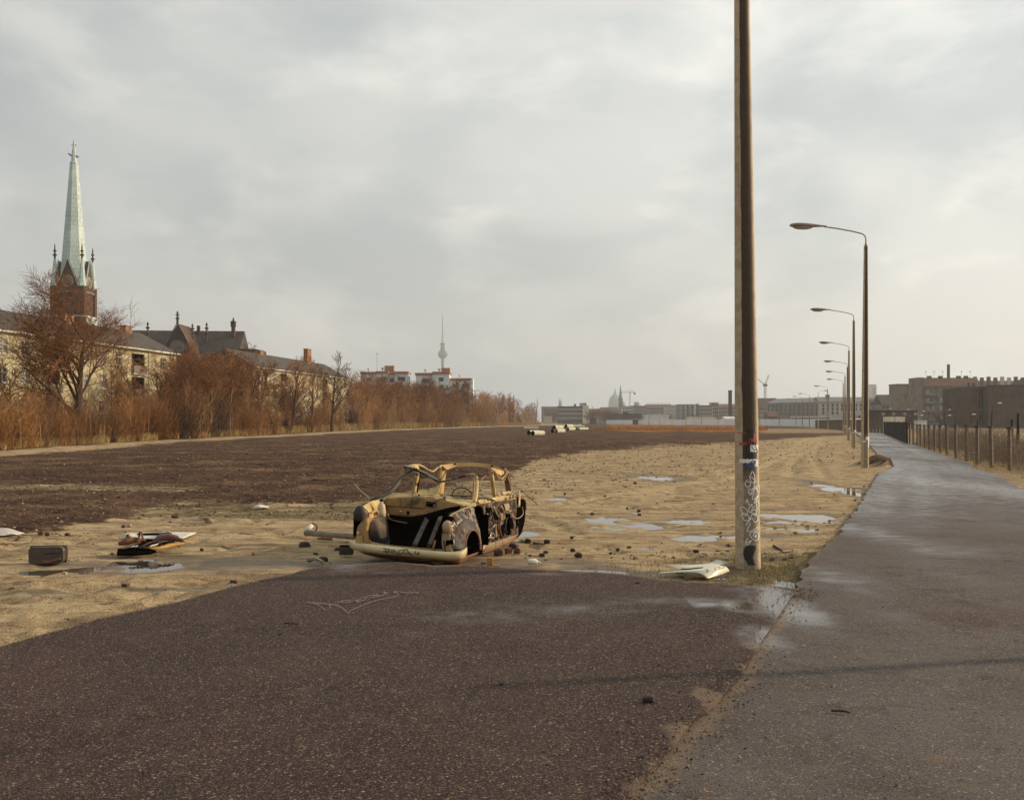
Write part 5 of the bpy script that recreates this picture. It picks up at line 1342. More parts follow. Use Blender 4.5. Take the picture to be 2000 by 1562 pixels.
# dry reeds behind the fence
REED = [shrub_mesh(61, n=46, H=1.9, mat=pm('pale_stalks', (.30, .235, .155), (.19, .145, .10), 3, .9, 0), spread=.7, r=.012, sub=3), shrub_mesh(62, n=44, H=2.0, mat=pm('brown_stalks', (.19, .14, .095), (.12, .09, .065), 3, .9, 0), spread=.8, r=.012, sub=4)]
rr = random.Random(5)
for i in range(78):
    tt_ = rr.random(); kx = np.interp(tt_, np.linspace(0, 1, len(G_)), [g.x for g in G_]); ky = np.interp(tt_, np.linspace(0, 1, len(G_)), [g.y for g in G_])
    o_ = .35 + abs(rr.gauss(0, 1.6)) + ky*.012; o = link_mesh('dry_reeds', REED[i % 2], None, (kx+o_, ky+rr.uniform(-1, 1), 0)); s = rr.uniform(.45, .70)
    o.scale = (s*1.2, s*1.2, s*min(1, .7+ky*.004)); o.rotation_euler.z = rr.uniform(0, 6.28)
    tag(o, 'clump of dry pale reeds growing behind the wire fence', 'reeds', 'clumps of dry reeds behind the wire fence')
n = 12000; tt_ = rg.uniform(0, 1, n); kx = np.interp(tt_, np.linspace(0, 1, len(G_)), [g.x for g in G_]); ky = np.interp(tt_, np.linspace(0, 1, len(G_)), [g.y for g in G_])
X_ = kx + rg.uniform(-1, 6, n); Y_ = ky + rg.normal(0, .6, n); o_ = ~in_poly(X_, Y_, path_poly); X_, Y_ = X_[o_], Y_[o_]; n = len(X_)
grass('verge_grass', X_, Y_, np.full(n, -.06), .06+.16*rg.uniform(0, 1, n), .006+0*X_, DRYGR, 9)
o = MB().tube([(0, 0, .1), (.75, .1, .16)], .035, 6).build('white_pipe', GUTTER, None, loc=tuple(G(1882, 889))); tag(o, 'short white pipe lying behind the wire fence', 'pipe')

# ------------------------------------------------------------------ concrete sewer pipes far out on the field
PIPEM = pm('pipe_concrete', (.62, .57, .43), (.50, .46, .35), 1.5, .8, 0)
def pipe_mesh(L, r=.30):
    m = MB(); n = 18; vs = []
    for x in (0, L):
        for rr_ in (r, r*.80):
            for j in range(n): q = 2*math.pi*j/n; vs.append((x, rr_*math.cos(q), rr_*math.sin(q)))
    fs = []
    for j in range(n):
        j2 = (j+1) % n
        fs += [(j, j2, 2*n+j2, 2*n+j), (n+j, 3*n+j, 3*n+j2, n+j2), (j, n+j, n+j2, j2), (2*n+j, 2*n+j2, 3*n+j2, 3*n+j)]
    b_ = m.add(vs, fs); b_.m = [1 if i % 4 in (1, 2) else 0 for i in range(len(fs))]
    return b_.mesh('pipe', [PIPEM, SHADEIN])
SHADEIN = NT('shade_inside').done((.008, .007, .006), .9, None, 0, .1)  # black paints the shade inside the pipes and on their near rims
PM = {}
def pipe(px, py, D, L, lab, r=.30, up=0, yaw=52):
    key = (L, r)
    if key not in PM: PM[key] = pipe_mesh(L, r)
    p = P(px, HY, D); o = link_mesh('concrete_pipe', PM[key], None, (p.x, D, r-.05+up)); o.rotation_euler.z = math.radians(yaw)
    tag(o, lab, 'pipe', 'concrete pipes lying out on the field')
Dp = lambda y: FP*CH/(y-HY)
pipe(1033, 0, 134, 2.1, 'rearmost of the two nearest white pipes at the left of the pipe group'); pipe(1040.5, 0, 128, 2.1, 'front one of the two nearest white pipes, left of the pipe group')
for dx, up, lab in ((-7, 0, 'left'), (0, 0, 'right'), (-3.5, .52, 'topmost')): pipe(1086+dx, 0, 158, 2.0, lab + ' pipe of the stack of three just right of the two nearest', .31, up)
for dx, up, lab in ((-7, 0, 'left'), (0, 0, 'right'), (-3.5, .55, 'topmost')): pipe(1109+dx, 0, 195, 2.0, lab + ' pipe of the second stack of three further right', .32, up)
for dx in (0, 4, 8): pipe(1122+dx, 0, 215, 3.2, ('left', 'middle', 'right')[dx//4] + ' pipe in the flat row at the right end of the pipe group', .25)
pipe(1052, 0, 232, 3.2, 'long thin pipe lying alone behind the nearest two', .26, 0, 185); pipe(1080, 0, 215, 1.1, 'dark short pipe end between the long thin pipe and the stacks', .27, 0, 60)
for px, D, L, w_ in ((1082, 290, 5.0, 'left'), (1100, 300, 6.2, 'right'), (1103, 330, 5, 'farthest')): pipe(px, 0, D, L, w_ + ' long pale pipe at the back of the pipe group', .3, 0, 10)
RUB = clod_mat('pale_rubble', (.30, .26, .2), (.5, .45, .36), (.62, .58, .5))
n = 60; a_ = rg.uniform(1098, 1135, n); D_ = rg.uniform(370, 430, n); scatter('rubble_heap', (a_-1000)/FP*D_, D_, rg.uniform(0, .4, n), rg.uniform(.2, .6, n), RUB, 8, None, .8)

# ------------------------------------------------------------------ haze
HZ = bpy.data.materials.new('haze'); HZ.use_nodes = True; ht = HZ.node_tree; ht.nodes.clear()
hv = ht.nodes.new('ShaderNodeVolumePrincipled'); ho = ht.nodes.new('ShaderNodeOutputMaterial')
hv.inputs['Color'].default_value = (.92, .94, .95, 1); hv.inputs['Density'].default_value = .00021; hv.inputs['Anisotropy'].default_value = .3
ht.links.new(hv.outputs[0], ho.inputs['Volume'])
tag(MB().box((-2600, -500, -3), (2600, 4700, 376)).build('haze', HZ), kind='stuff')
# ------------------------------------------------------------------ the wrecked car
def paint_mat(name, c1, c2, rust=(.085, .036, .016), rl=.52, rh=.60, sc=5.0, rough=.45, soot=None, sl=.5, low_shade=None):
    k = NT(name); v = k.obj()
    col = k.mix(k.ramp(k.noise(v, 2.2, 5, .6), .35, .65), c1, c2)
    rm = k.ramp(k.noise(v, sc, 8, .68, .5), rl, rh)
    col = k.mix(rm, col, rust)
    col = k.mix(k.ramp(k.noise(v, sc*6, 5, .65), .60, .70), col, tuple(a*.55 for a in c2))
    if soot: col = k.mix(k.ramp(k.noise(v, 2.6, 6, .6, .4), sl, sl+.14), col, soot)
    if low_shade:      # painted shade: goes black below a ragged height
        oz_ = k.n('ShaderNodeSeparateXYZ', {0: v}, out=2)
        col = k.mix(k.ramp(k.math('ADD', oz_, k.math('MULTIPLY', k.math('SUBTRACT', k.noise(v, 7, 5, .6), .5), .25)), low_shade[0], low_shade[1]), (.008, .006, .005), col)
    return k.done(col, k.n('ShaderNodeMapRange', {0: rm, 1: 0.0, 2: 1.0, 3: rough, 4: .9}), k.bump(k.noise(v, 14, 5, .6), .4, .01), 0, .5)
CP = paint_mat('cream_car_paint', (.56, .42, .18), (.38, .24, .08), rl=.52, rh=.60, sc=7, rough=.65, soot=(.10, .045, .018), sl=.56)
CPD = paint_mat('dirty_car_paint', (.33, .19, .065), (.21, .12, .040), rl=.55, rh=.66, rough=.65, soot=(.02, .013, .01), sl=.56)
CPO = paint_mat('ochre_car_paint', (.52, .33, .12), (.38, .22, .07), rl=.60, rh=.70, rough=.65)
CPR = paint_mat('rusty_panel', (.065, .042, .024), (.15, .105, .062), rust=(.075, .028, .012), rl=.44, rh=.52, sc=12, rough=.5, soot=(.012, .009, .007), sl=.47)
CPS = paint_mat('scorched_metal', (.16, .13, .10), (.34, .29, .22), rust=(.060, .026, .014), rl=.46, rh=.53, sc=11, rough=.45, soot=(.010, .008, .007), sl=.50)
RUSTM = paint_mat('bare_rust', (.16, .065, .026), (.22, .10, .045), rl=.5, rh=.7, rough=.85)
CHAR_SHADE = NT('burnt_shade_black').done((.005, .004, .0035), .95, None, 0, .0)  # burnt black, also painted shade: engine bay, door gap, pillar side
RUBBER = NT('black_rubber').done((.018, .015, .013), .6, None, 0, .4)
TAN = paint_mat('tan_filler', (.40, .28, .15), (.32, .22, .11), rl=.66, rh=.72)
WOODB = pm('charred_wood', (.11, .085, .07), (.055, .042, .035), 7, .9, .5, 40)
CHROME = NT('scraped_metal').done((.45, .40, .33), .28, None, .8, .5)

AX, AY = .30, .954                      # backward axis of the car on the ground
car = thing('wrecked_car', 'burnt out cream coloured small car wreck without bonnet, roof or wheels', 'car', (-1.2, 12.75, 0))
COFF = car.location.copy()
def Pc(px, py, t):
    kx = (px-1000)/FP
    D = (12.4 + .36*(-.53) *-1*-1 + AY*t + .36*AX*t)/(1+.36*kx)
    return P(px, py, D) - COFF
def Wc(s, t, z): return Vector((-.53-.935*s+AX*t, 12.4+.35*s+AY*t, z)) - COFF
DENT = bpy.data.textures.new('dents', 'CLOUDS'); DENT.noise_scale = .13; DENT.noise_depth = 3
def csheet(name, rows, mat, solid=.008, subd=2, label=None, parent=None, dent=.03):
    m = MB(); m.sheet([[Pc(*q) for q in r] for r in rows])
    o = m.build(name, mat, car if parent is None else parent, smooth=True, subd=subd+1, label=label)
    if mat is not CHAR_SHADE:
        q = o.modifiers.new('dents', 'DISPLACE'); q.texture = DENT; q.strength = dent; q.mid_level = .5; q.texture_coords = 'LOCAL'
    q = o.modifiers.new('solid', 'SOLIDIFY'); q.thickness = solid; q.offset = 0
    return o
def cpoly(name, pts, mat, solid=.008, subd=0, parent=None, label=None):
    m = MB(); m.add([Pc(*q) for q in pts], [tuple(range(len(pts)))]); return m.build(name, mat, parent or car, solid=solid, label=label)
def ctube(name, pts, r, mat, n=8, flat=1.0, smooth_n=4, parent=None, label=None):
    q = [Pc(*a) for a in pts]; out, rad = [], []
    rr_ = [r]*len(q) if isinstance(r, (int, float)) else r
    for i in range(len(q)-1):
        p0, p1, p2, p3 = q[max(i-1, 0)], q[i], q[i+1], q[min(i+2, len(q)-1)]
        for j in range(smooth_n):
            t = j/smooth_n; out.append(.5*((2*p1)+(p2-p0)*t+(2*p0-5*p1+4*p2-p3)*t*t+(3*p1-p0-3*p2+p3)*t**3)); rad.append(rr_[i]*(1-t)+rr_[i+1]*t)
    out.append(q[-1]); rad.append(rr_[-1])
    m = MB(); m.tube(out, rad, n, flat=flat); return m.build(name, mat, parent or car, smooth=True, label=label)

# floor, far side, rear: what stands behind the open front
m = MB(); m.sheet([[Wc(s, t, .13) for s in (.16, .75, 1.40)] for t in (.05, .8, 1.5, 2.2)]); m.build('floor_pan', CHAR_SHADE, car, solid=.02)
m = MB(); m.sheet([[Wc(1.46, t, z) for t in (.75, 1.2, 1.9, 2.5, 2.8)] for z in (.12, .35, .60)]); m.build('left_flank', CPD, car, smooth=True, solid=.02)
m = MB(); m.sheet([[Wc(s, 2.82+.05*math.sin(s*2), z) for s in (.42, .7, 1.0, 1.42)] for z in (.13, .35, .56)]); m.build('rear_panel', CPD, car, smooth=True, solid=.02)
m = MB(); m.sheet([[Wc(s, 2.0, z) for s in (.1, .75, 1.4)] for z in (.14, .42)]); m.build('seat_bulkhead', CHAR_SHADE, car, solid=.02)
m = MB(); m.tube([Wc(1.3, .1, .1), Wc(1.3, 2.7, .1)], .035, 6); m.tube([Wc(.3, .1, .09), Wc(.4, 2.3, .09)], .035, 6); m.build('chassis_rail', RUSTM, car)

# bumper: a curved pressed blade
cols = [(683, 1061, 5, .22), (686, 1064, 7, .06), (700, 1067.5, 8.3, -.03), (725, 1070.5, 8.3, -.07), (750, 1074, 8.2, -.09), (785, 1077.5, 8, -.10), (820, 1081, 7.8, -.10), (855, 1084, 7.8, -.09), (880, 1086, 8, -.06), (897, 1085, 8.6, -.01), (906, 1080.5, 8.6, .06), (911, 1076, 7, .14), (912, 1073, 4, .24)]
rows = []
for f, dt in ((-1.0, .07), (-.85, .012), (-.35, -.012), (.3, -.012), (.82, .01), (1.0, .06)): rows.append([(a, b+f*h, t+dt) for a, b, h, t in cols])
CPB = paint_mat('bumper_paint', (.62, .52, .32), (.50, .40, .22), rl=.62, rh=.70, rough=.5)
bump = csheet('bumper', rows, CPB, .006, 2, 'cream front bumper with black scrawl DINA4', dent=.002)
def onbump(px, py, ex=0):
    a = [c[0] for c in cols]; t = float(np.interp(px, a, [c[3] for c in cols])); return Pc(px, py, t-.026-ex)
def bp(u, v): return (680+u/7.44, 900+v/7.44)
m = MB()
BS = [[(505,1262),(540,1272),(580,1276),(602,1290),(580,1312),(545,1318),(515,1308)],[(545,1272),(540,1318)],[(500,1310),(560,1322),(600,1320)],[(625,1276),(632,1340)],[(655,1352),(655,1284),(735,1368),(735,1288)],
      [(745,1296),(800,1286),(880,1284)],[(755,1372),(800,1320),(838,1284),(880,1330),(925,1372),(945,1370)],[(795,1342),(860,1340),(925,1350)],[(988,1308),(968,1330),(975,1344),(1035,1340)],[(1030,1312),(1022,1345),(1010,1372)]]
for s_ in BS: stroke(m, [bp(*q) for q in s_], .85, lambda a, b, e: onbump(a, b, e), .014, 4)
m.build('scrawl', ACCK, bump)
csheet('valance', [[(702, 1076, .03), (740, 1081, .0), (790, 1086, -.01), (850, 1092, .0), (885, 1094, .03)], [(712, 1082, .12), (745, 1089, .1), (792, 1095, .08), (850, 1099, .08), (897, 1102.5, .1)], [(722, 1084, .3), (750, 1090, .3), (795, 1094, .3), (850, 1097, .3), (905, 1096, .35)]], RUSTM, .006, 1)
csheet('valance_corner', [[(884, 1094, .03), (898, 1102.5, .05), (912, 1094, .3), (925, 1086, .55)], [(890, 1090, .02), (903, 1090, .05), (918, 1082, .3), (934, 1078, .55)]], RUSTM, .006, 1)
# nose left, headlight bowls
csheet('left_nose_panel', [[(694, 1060, .04), (695, 1042, .02), (699, 1024, .02), (706, 1010, .05), (716, 1000, .12)], [(709, 1063, .0), (709, 1045, -.02), (711, 1028, -.02), (716, 1014, .0), (723, 1006, .1)], [(722, 1062, .02), (720, 1050, .02), (719, 1035, .03), (721, 1020, .04), (727, 1012, .12)], [(728, 1064, .06), (721.5, 1050, .08), (719.5, 1035, .1), (722, 1021, .12), (730, 1013, .2)]], CPD, .006, 2)
cpoly('nose_seam_plate', [(695.5, 1059, .01), (708, 1061, -.02), (707, 1046, -.03), (697, 1045, .0)], CPO, .005)
R_ = Matrix.Rotation(math.radians(-25), 3, 'Z')
MB().ellipsoid(Pc(702, 1002, .0), .072, .06, .098, 14, 10, rot=Matrix.Rotation(.25, 3, 'Y')).build('left_headlight_bowl', paint_mat('sooty_bowl', (.035, .025, .021), (.020, .015, .013), rl=.55, rh=.7, rough=.7), car, smooth=True)
ctube('sooty_nose_corner', [(702, 1012, .06), (700, 1024, .06), (697, 1036, .06), (695, 1048, .06)], [.075, .062, .045, .03], CHAR_SHADE, n=10)
m = MB(); m.tube([Pc(699, 1039.5, -.03), Pc(699, 1039.5, -.05)], .016, 10); m.build('indicator_lamp', CHROME, car)
# left wing, seen from its bright upper side
csheet('left_wing', [[(703, 993, .05), (712, 985, .25), (724, 979, .5), (736, 976, .75), (745, 975, .95)], [(709, 995, .08), (718, 989, .28), (729, 983, .5), (739, 980, .75), (746, 979, .95)], [(716, 1003, .12), (723, 998, .3), (731, 993, .5), (738, 990, .7), (743, 990, .9)], [(722, 1012, .15), (727, 1008, .3), (733, 1003, .5), (738, 1000, .7), (741, 1000, .88)]], CP, .006, 2)
csheet('left_inner_wing', [[(716, 1003, .14), (730, 997, .3), (741, 1000, .6)], [(720, 1018, .12), (732, 1010, .3), (741, 1012, .6)], [(722, 1032, .12), (731, 1026, .3), (742, 1024, .6)]], CPO, .006, 2)
ctube('wing_flange', [(705, 993, .05), (713, 994, .04), (719, 1001, .06), (721, 1010, .1)], .007, RUSTM)
csheet('left_wheel_housing', [[(721, 1018, .12), (730, 1009, .22), (742, 1007, .4), (752, 1010, .6), (757, 1018, .8)], [(720, 1034, .05), (731, 1022, .06), (743, 1018, .14), (754, 1022, .4), (761, 1032, .75)], [(721, 1050, .05), (734, 1046, .02), (747, 1044, .08), (757, 1046, .35), (763, 1052, .75)], [(726, 1061, .07), (738, 1063, .06), (750, 1064, .1), (760, 1066, .35), (766, 1068, .7)]], paint_mat('soot_shade_housing', (.15, .09, .045), (.075, .045, .025), rl=.60, rh=.7, rough=.8, soot=(.010, .007, .006), sl=.46, low_shade=(.22, .50)), .006, 2)  # soot patches, with the shade of the lower half painted in
m = MB(); c_ = Pc(745, 1009, .5); m.lathe([(0, 0), (.052, 0), (.054, .05), (.050, .11), (.042, .15), (.022, .165), (.022, .19), (0, .19)], 14, tuple(c_)); m.build('fluid_reservoir', pm('yellowed_plastic', (.58, .48, .30), (.46, .36, .2), 9, .5, 0), car, smooth=True)
m = MB(); m.tube([c_+Vector((0, 0, .185)), c_+Vector((0, 0, .215))], .02, 10); m.build('reservoir_cap', CHAR_SHADE, car)
ctube('crumpled_bracket', [(722, 1020, .2), (728, 1008, .3), (734, 1003, .35), (739, 1001, .4)], .018, RUSTM, flat=.5)
ctube('crumpled_bracket', [(725, 1004, .15), (731, 998, .25), (738, 998, .35), (738, 1010, .35), (728, 1013, .25)], .012, CPO, flat=.4)
# lower lip of the engine bay
csheet('front_cross_panel', [[(722, 1056, .02), (750, 1063, -.01), (790, 1067, -.03), (830, 1070, -.03), (866, 1073, .0), (885, 1074, .04)], [(722, 1062, .0), (750, 1069, -.02), (790, 1073, -.04), (830, 1076, -.04), (866, 1078, -.01), (885, 1079, .03)]], CPD, .006, 1)
# engine bay lining, its deep shade painted in as black
m = MB(); m.sheet([[Wc(s, .95, z) for s in (.05, .5, 1.0, 1.42)] for z in (.12, .3, .50)]); m.build('bulkhead', CHAR_SHADE, car, solid=.015)
csheet('bay_side_lining', [[(757, 1012, .7), (790, 1016, .92), (840, 1012, .92), (880, 1004, .9)], [(752, 1040, .6), (790, 1042, .88), (840, 1042, .88), (880, 1040, .85)], [(748, 1066, .35), (790, 1070, .5), (840, 1072, .5), (880, 1074, .45)]], CHAR_SHADE, .006, 1)
csheet('firewall', [[(747, 976, .94), (775, 971, .93), (810, 970, .93), (850, 973, .93), (885, 980, .94), (908, 987, .96)], [(752, 992, .92), (778, 990, .91), (812, 991, .91), (850, 994, .91), (880, 996, .92), (900, 1000, .94)], [(757, 1004, .9), (780, 1008, .89), (814, 1010, .89), (850, 1006, .89), (875, 1003, .9), (893, 1004, .93)]], CPD, .006, 1)
ctube('firewall_rib', [(751, 988, .90), (790, 989.5, .89), (828, 993, .89)], .004, CHAR_SHADE); ctube('firewall_seam', [(781, 972, .90), (782, 988, .89)], .003, CHAR_SHADE)
cpoly('heater_opening', [(833, 979, .90), (851, 980.5, .90), (850, 989, .89), (840, 990, .89), (832, 987, .89)], CHAR_SHADE, .01)
cpoly('small_hole', [(794, 998, .88), (799, 998, .88), (799, 1004, .88), (795, 1005, .88)], CHAR_SHADE, .01)
m = MB(); m.ellipsoid(Pc(783, 999, .87), .016, .012, .016, 8, 6); m.ellipsoid(Pc(848, 987.5, .86), .011, .01, .011, 8, 6); m.build('bolt_head', CHROME, car, smooth=True)
ctube('heater_cable', [(831, 990, .86), (834, 984, .85), (840, 982, .85), (848, 983, .86)], .005, RUBBER)
csheet('sagging_insulation', [[(756, 1006, .72), (775, 1010, .72), (805, 1010, .72), (840, 1002, .72), (870, 992, .74), (900, 987, .8)], [(758, 1016, .68), (778, 1020, .68), (806, 1021, .68), (842, 1013, .68), (870, 1004, .72), (897, 996, .8)]], CHAR_SHADE, .015, 2)
ctube('torn_strip', [(757, 1002, .62), (761, 1012, .6), (772, 1017, .6), (795, 1021, .6)], .006, CPD, flat=.6)
# scuttle and windscreen frame
csheet('scuttle', [[(758, 963.5, 1.16), (780, 963, 1.17), (812, 963.5, 1.18), (845, 966, 1.18), (880, 970, 1.17), (905, 974, 1.16), (927, 978, 1.14)], [(750, 968, 1.08), (778, 966.5, 1.08), (812, 967, 1.08), (845, 969.5, 1.08), (880, 974, 1.08), (905, 980, 1.07), (930, 983, 1.07)], [(744, 975, .98), (776, 970, .97), (812, 970, .96), (845, 972.5, .96), (878, 978.5, .97), (903, 985, .98), (930, 987, 1.0)], [(745, 978, .95), (776, 973, .95), (812, 972.5, .95), (845, 975, .95), (878, 981, .95), (902, 988, .96), (928, 990, .99)]], CP, .008, 2)
ctube('screen_lip', [(758, 963.8, 1.15), (785, 964, 1.16), (820, 965, 1.16), (856, 968, 1.15), (890, 972.5, 1.14), (912, 974, 1.13), (920, 970, 1.14)], .006, CPD)
for px, py in ((818, 967), (868, 972.5)): MB().ellipsoid(Pc(px, py, 1.05), .012, .012, .014, 8, 6).build('wiper_spindle', CHAR_SHADE, car, smooth=True)
ctube('right_windscreen_pillar', [(927, 981, 1.10), (930, 965, 1.18), (931.5, 950, 1.26), (931.5, 938, 1.33), (929.5, 930, 1.38), (923, 926, 1.42), (915, 927, 1.45)], [.027, .024, .021, .019, .018, .016, .014], CP, n=10, flat=.8)
ctube('pillar_inner_edge', [(921, 978, 1.16), (924.5, 965, 1.22), (925.5, 948, 1.3), (925, 936, 1.38), (919, 931, 1.45)], .012, CPD)
ctube('windscreen_header', [(918, 927, 1.45), (900, 931, 1.45), (880, 936.5, 1.43), (862, 940.5, 1.4), (852, 938, 1.4), (838, 930, 1.42), (825, 923, 1.44), (812, 917, 1.46), (800, 913.5, 1.48), (788, 911, 1.5)], [.015, .014, .013, .013, .015, .018, .022, .022, .02, .016], CPS, n=10, flat=.6)
ctube('header_trim', [(852, 936, 1.37), (838, 927.5, 1.39), (824, 920.5, 1.41), (810, 914.5, 1.43), (790, 909.5, 1.47)], .010, pm('grey_trim', (.36, .33, .30), (.25, .22, .2), 9, .4, .2, metal=.4), n=8)
csheet('left_windscreen_pillar', [[(787, 912, 1.5), (779, 928, 1.38), (767, 948, 1.26), (756, 966, 1.15)], [(791, 914, 1.48), (784, 930, 1.36), (771, 950, 1.24), (762, 966, 1.13)], [(795, 917, 1.5), (787, 932, 1.38), (775, 952, 1.26), (765, 963, 1.16)]], CPD, .01, 2)
ctube('hanging_door_seal', [(815, 916, 1.40), (806, 917, 1.37), (795, 924, 1.32), (781, 935, 1.22), (770, 950, 1.1), (762, 960, 1.0), (750, 967, .9), (738, 971, .8), (722, 977, .7)], [.014, .017, .018, .02, .024, .026, .022, .018, .010], RUBBER, n=8)
ctube('seal_loop', [(722, 972, .75), (728, 963, .85), (738, 957, .95), (750, 957, 1.0)], .006, RUBBER)
ctube('broken_door_stay', [(692, 945, .75), (703, 957, .75), (713, 966, .75), (723, 974, .72)], .009, TAN, flat=.5)
ctube('broken_door_stay', [(694, 952, .78), (701, 962, .78)], .006, RUSTM)
csheet('left_roof_corner', [[(789, 910, 1.5), (800, 908.5, 1.6), (812, 906, 1.75), (817, 906, 1.8)], [(795, 913, 1.5), (803, 912, 1.58), (812, 911, 1.7), (817, 911.5, 1.8)], [(806, 917, 1.48), (811, 917, 1.56), (815, 917, 1.68), (818, 918, 1.8)]], CP, .012, 2)
ctube('left_roof_rail', [(817, 907, 1.8), (826, 911, 1.9), (836, 917, 2.0), (846, 920.5, 2.1), (853, 915, 2.3), (863, 909, 2.5)], .015, CP, n=8, flat=.6)
csheet('left_door_pillar', [[(812.5, 918, 1.85), (808.5, 940, 1.86), (804, 964, 1.87)], [(817, 918, 1.85), (813.5, 940, 1.86), (809, 965, 1.87)], [(819.5, 918, 1.9), (816.5, 940, 1.92), (812.5, 965, 1.93)]], CP, .012, 1)
csheet('pillar_shadow_side', [[(819.5, 919, 1.9), (816.5, 940, 1.92), (812, 965, 1.94)], [(822, 921, 2.0), (819, 940, 2.02), (815, 965, 2.05)]], CHAR_SHADE, .008, 1)
csheet('left_rear_pillar', [[(858, 913, 2.5), (857, 935, 2.48), (855, 948, 2.46), (849, 955, 2.44)], [(862, 910, 2.5), (861, 935, 2.48), (860, 950, 2.46), (858, 964, 2.44)]], CP, .02, 1)
csheet('left_rear_pillar_inner', [[(862.5, 909, 2.52), (861.5, 935, 2.5), (860.5, 950, 2.5), (858.5, 966, 2.5)], [(873, 911, 2.65), (869, 935, 2.65), (867, 950, 2.62), (866, 966, 2.6)]], CPO, .012, 1)
csheet('rear_header', [[(862, 908.5, 2.5), (880, 905, 2.7), (905, 903.5, 2.8), (930, 903.5, 2.84), (955, 906, 2.82), (972, 911, 2.76), (984, 919, 2.7)], [(866, 913, 2.52), (882, 908, 2.7), (905, 907, 2.79), (930, 907, 2.83), (955, 910, 2.81), (970, 915, 2.76), (982, 923, 2.7)], [(872, 918, 2.55), (884, 912.5, 2.7), (905, 911, 2.78), (930, 911, 2.82), (953, 914, 2.8), (966, 920, 2.76), (978, 927, 2.7)]], CPO, .012, 2, dent=.008)
for px, py in ((888.5, 906.3), (961, 910)): 
    m = MB(); m.ellipsoid(Pc(px, py, 2.6), .022, .01, .011, 10, 6); m.build('header_hole', CHAR_SHADE, car, smooth=True)
csheet('left_rear_quarter_inner', [[(815, 957, 2.35), (832, 955.5, 2.38), (848, 952, 2.42), (856, 949, 2.44)], [(813, 961, 2.3), (832, 961, 2.35), (848, 959, 2.4), (857, 956, 2.42)], [(812, 967, 2.2), (832, 968, 2.3), (848, 968, 2.35), (858, 967, 2.4)]], CP, .01, 2)
# right door pillars, crumpled rail
csheet('right_door_pillar', [[(954, 914, 1.95), (957, 930, 1.95), (960, 950, 1.95), (962, 970, 1.95)], [(958, 912, 1.92), (961, 930, 1.93), (964.5, 950, 1.93), (967, 970, 1.93)], [(961, 913, 1.95), (963, 930, 1.97), (966.5, 950, 1.97), (968.5, 970, 1.97)]], CPO, .012, 2)
ctube('pillar_edge', [(958, 913, 1.9), (961, 919, 1.9), (962.5, 934, 1.9), (965.5, 950, 1.9), (968, 970, 1.9)], .009, CP)
csheet('right_rear_pillar', [[(984, 920, 2.7), (985, 935, 2.7), (987, 948, 2.68), (989, 960, 2.66)], [(990, 920, 2.68), (993, 935, 2.68), (996, 948, 2.66), (999, 960, 2.64)]], RUSTM, .016, 1)
ctube('crumpled_roof_rail', [(957, 913, 1.95), (964, 918, 2.1), (971, 927, 2.2), (978, 936, 2.3), (984, 932, 2.4), (990, 921, 2.55), (986, 915, 2.6), (983, 922, 2.65)], .009, CP, flat=.6)
ctube('crumpled_roof_rail', [(960, 914, 2.0), (969, 925, 2.15), (977, 940, 2.25), (986, 936, 2.4), (991, 922, 2.5), (996, 935, 2.6), (999, 950, 2.62)], .006, CPD)
csheet('roof_rail_fold', [[(960, 913, 2.0), (966, 914, 2.2), (974, 918, 2.4), (982, 919, 2.6)], [(964, 920, 2.05), (971, 925, 2.2), (978, 931, 2.35), (985, 924, 2.6)]], CPO, .006, 2)
# steering wheel
c_ = Pc(903, 968, 1.45); m = MB(); ring = []
U, V_ = Vector((.98, -.15, 0)), Vector((.05, .45, .75)).normalized()
for q in np.linspace(0, 2*math.pi, 33): ring.append(c_+U*.135*math.cos(q)+V_*.115*math.sin(q)+Vector((0, 0, -.02*math.cos(q))))
m.tube(ring, .0085, 7, cap=False); sw = m.build('steering_wheel', RUBBER, car, smooth=True)
m = MB(); m.tube([c_-U*.13, c_+U*.13], .007, 6); m.tube([c_, c_+Vector((0, -.25, -.2))], .016, 6); m.build('steering_column', RUBBER, sw)
# belt rail and parcel shelf
csheet('belt_rail', [[(934, 976, 1.15), (955, 973, 1.6), (980, 969, 2.05), (1000, 966.5, 2.4), (1014, 965, 2.6)], [(934, 980, 1.12), (955, 977.5, 1.58), (980, 973.5, 2.03), (1001, 970.5, 2.4), (1015, 969, 2.6)], [(936, 984, 1.16), (956, 981.5, 1.6), (981, 977.5, 2.05), (1001, 975, 2.42), (1013, 974, 2.62)]], CP, .01, 2)
csheet('parcel_shelf', [[(968, 967, 2.1), (975, 962, 2.3), (988, 960.5, 2.5), (1000, 957, 2.6)], [(969, 971, 2.05), (980, 969, 2.25), (992, 967.5, 2.45), (1001, 966, 2.58)]], CP, .01, 2)
cpoly('bent_flap', [(991, 966, 2.4), (1000, 958, 2.5), (1001, 964, 2.5), (996, 968, 2.45)], CP, .006)
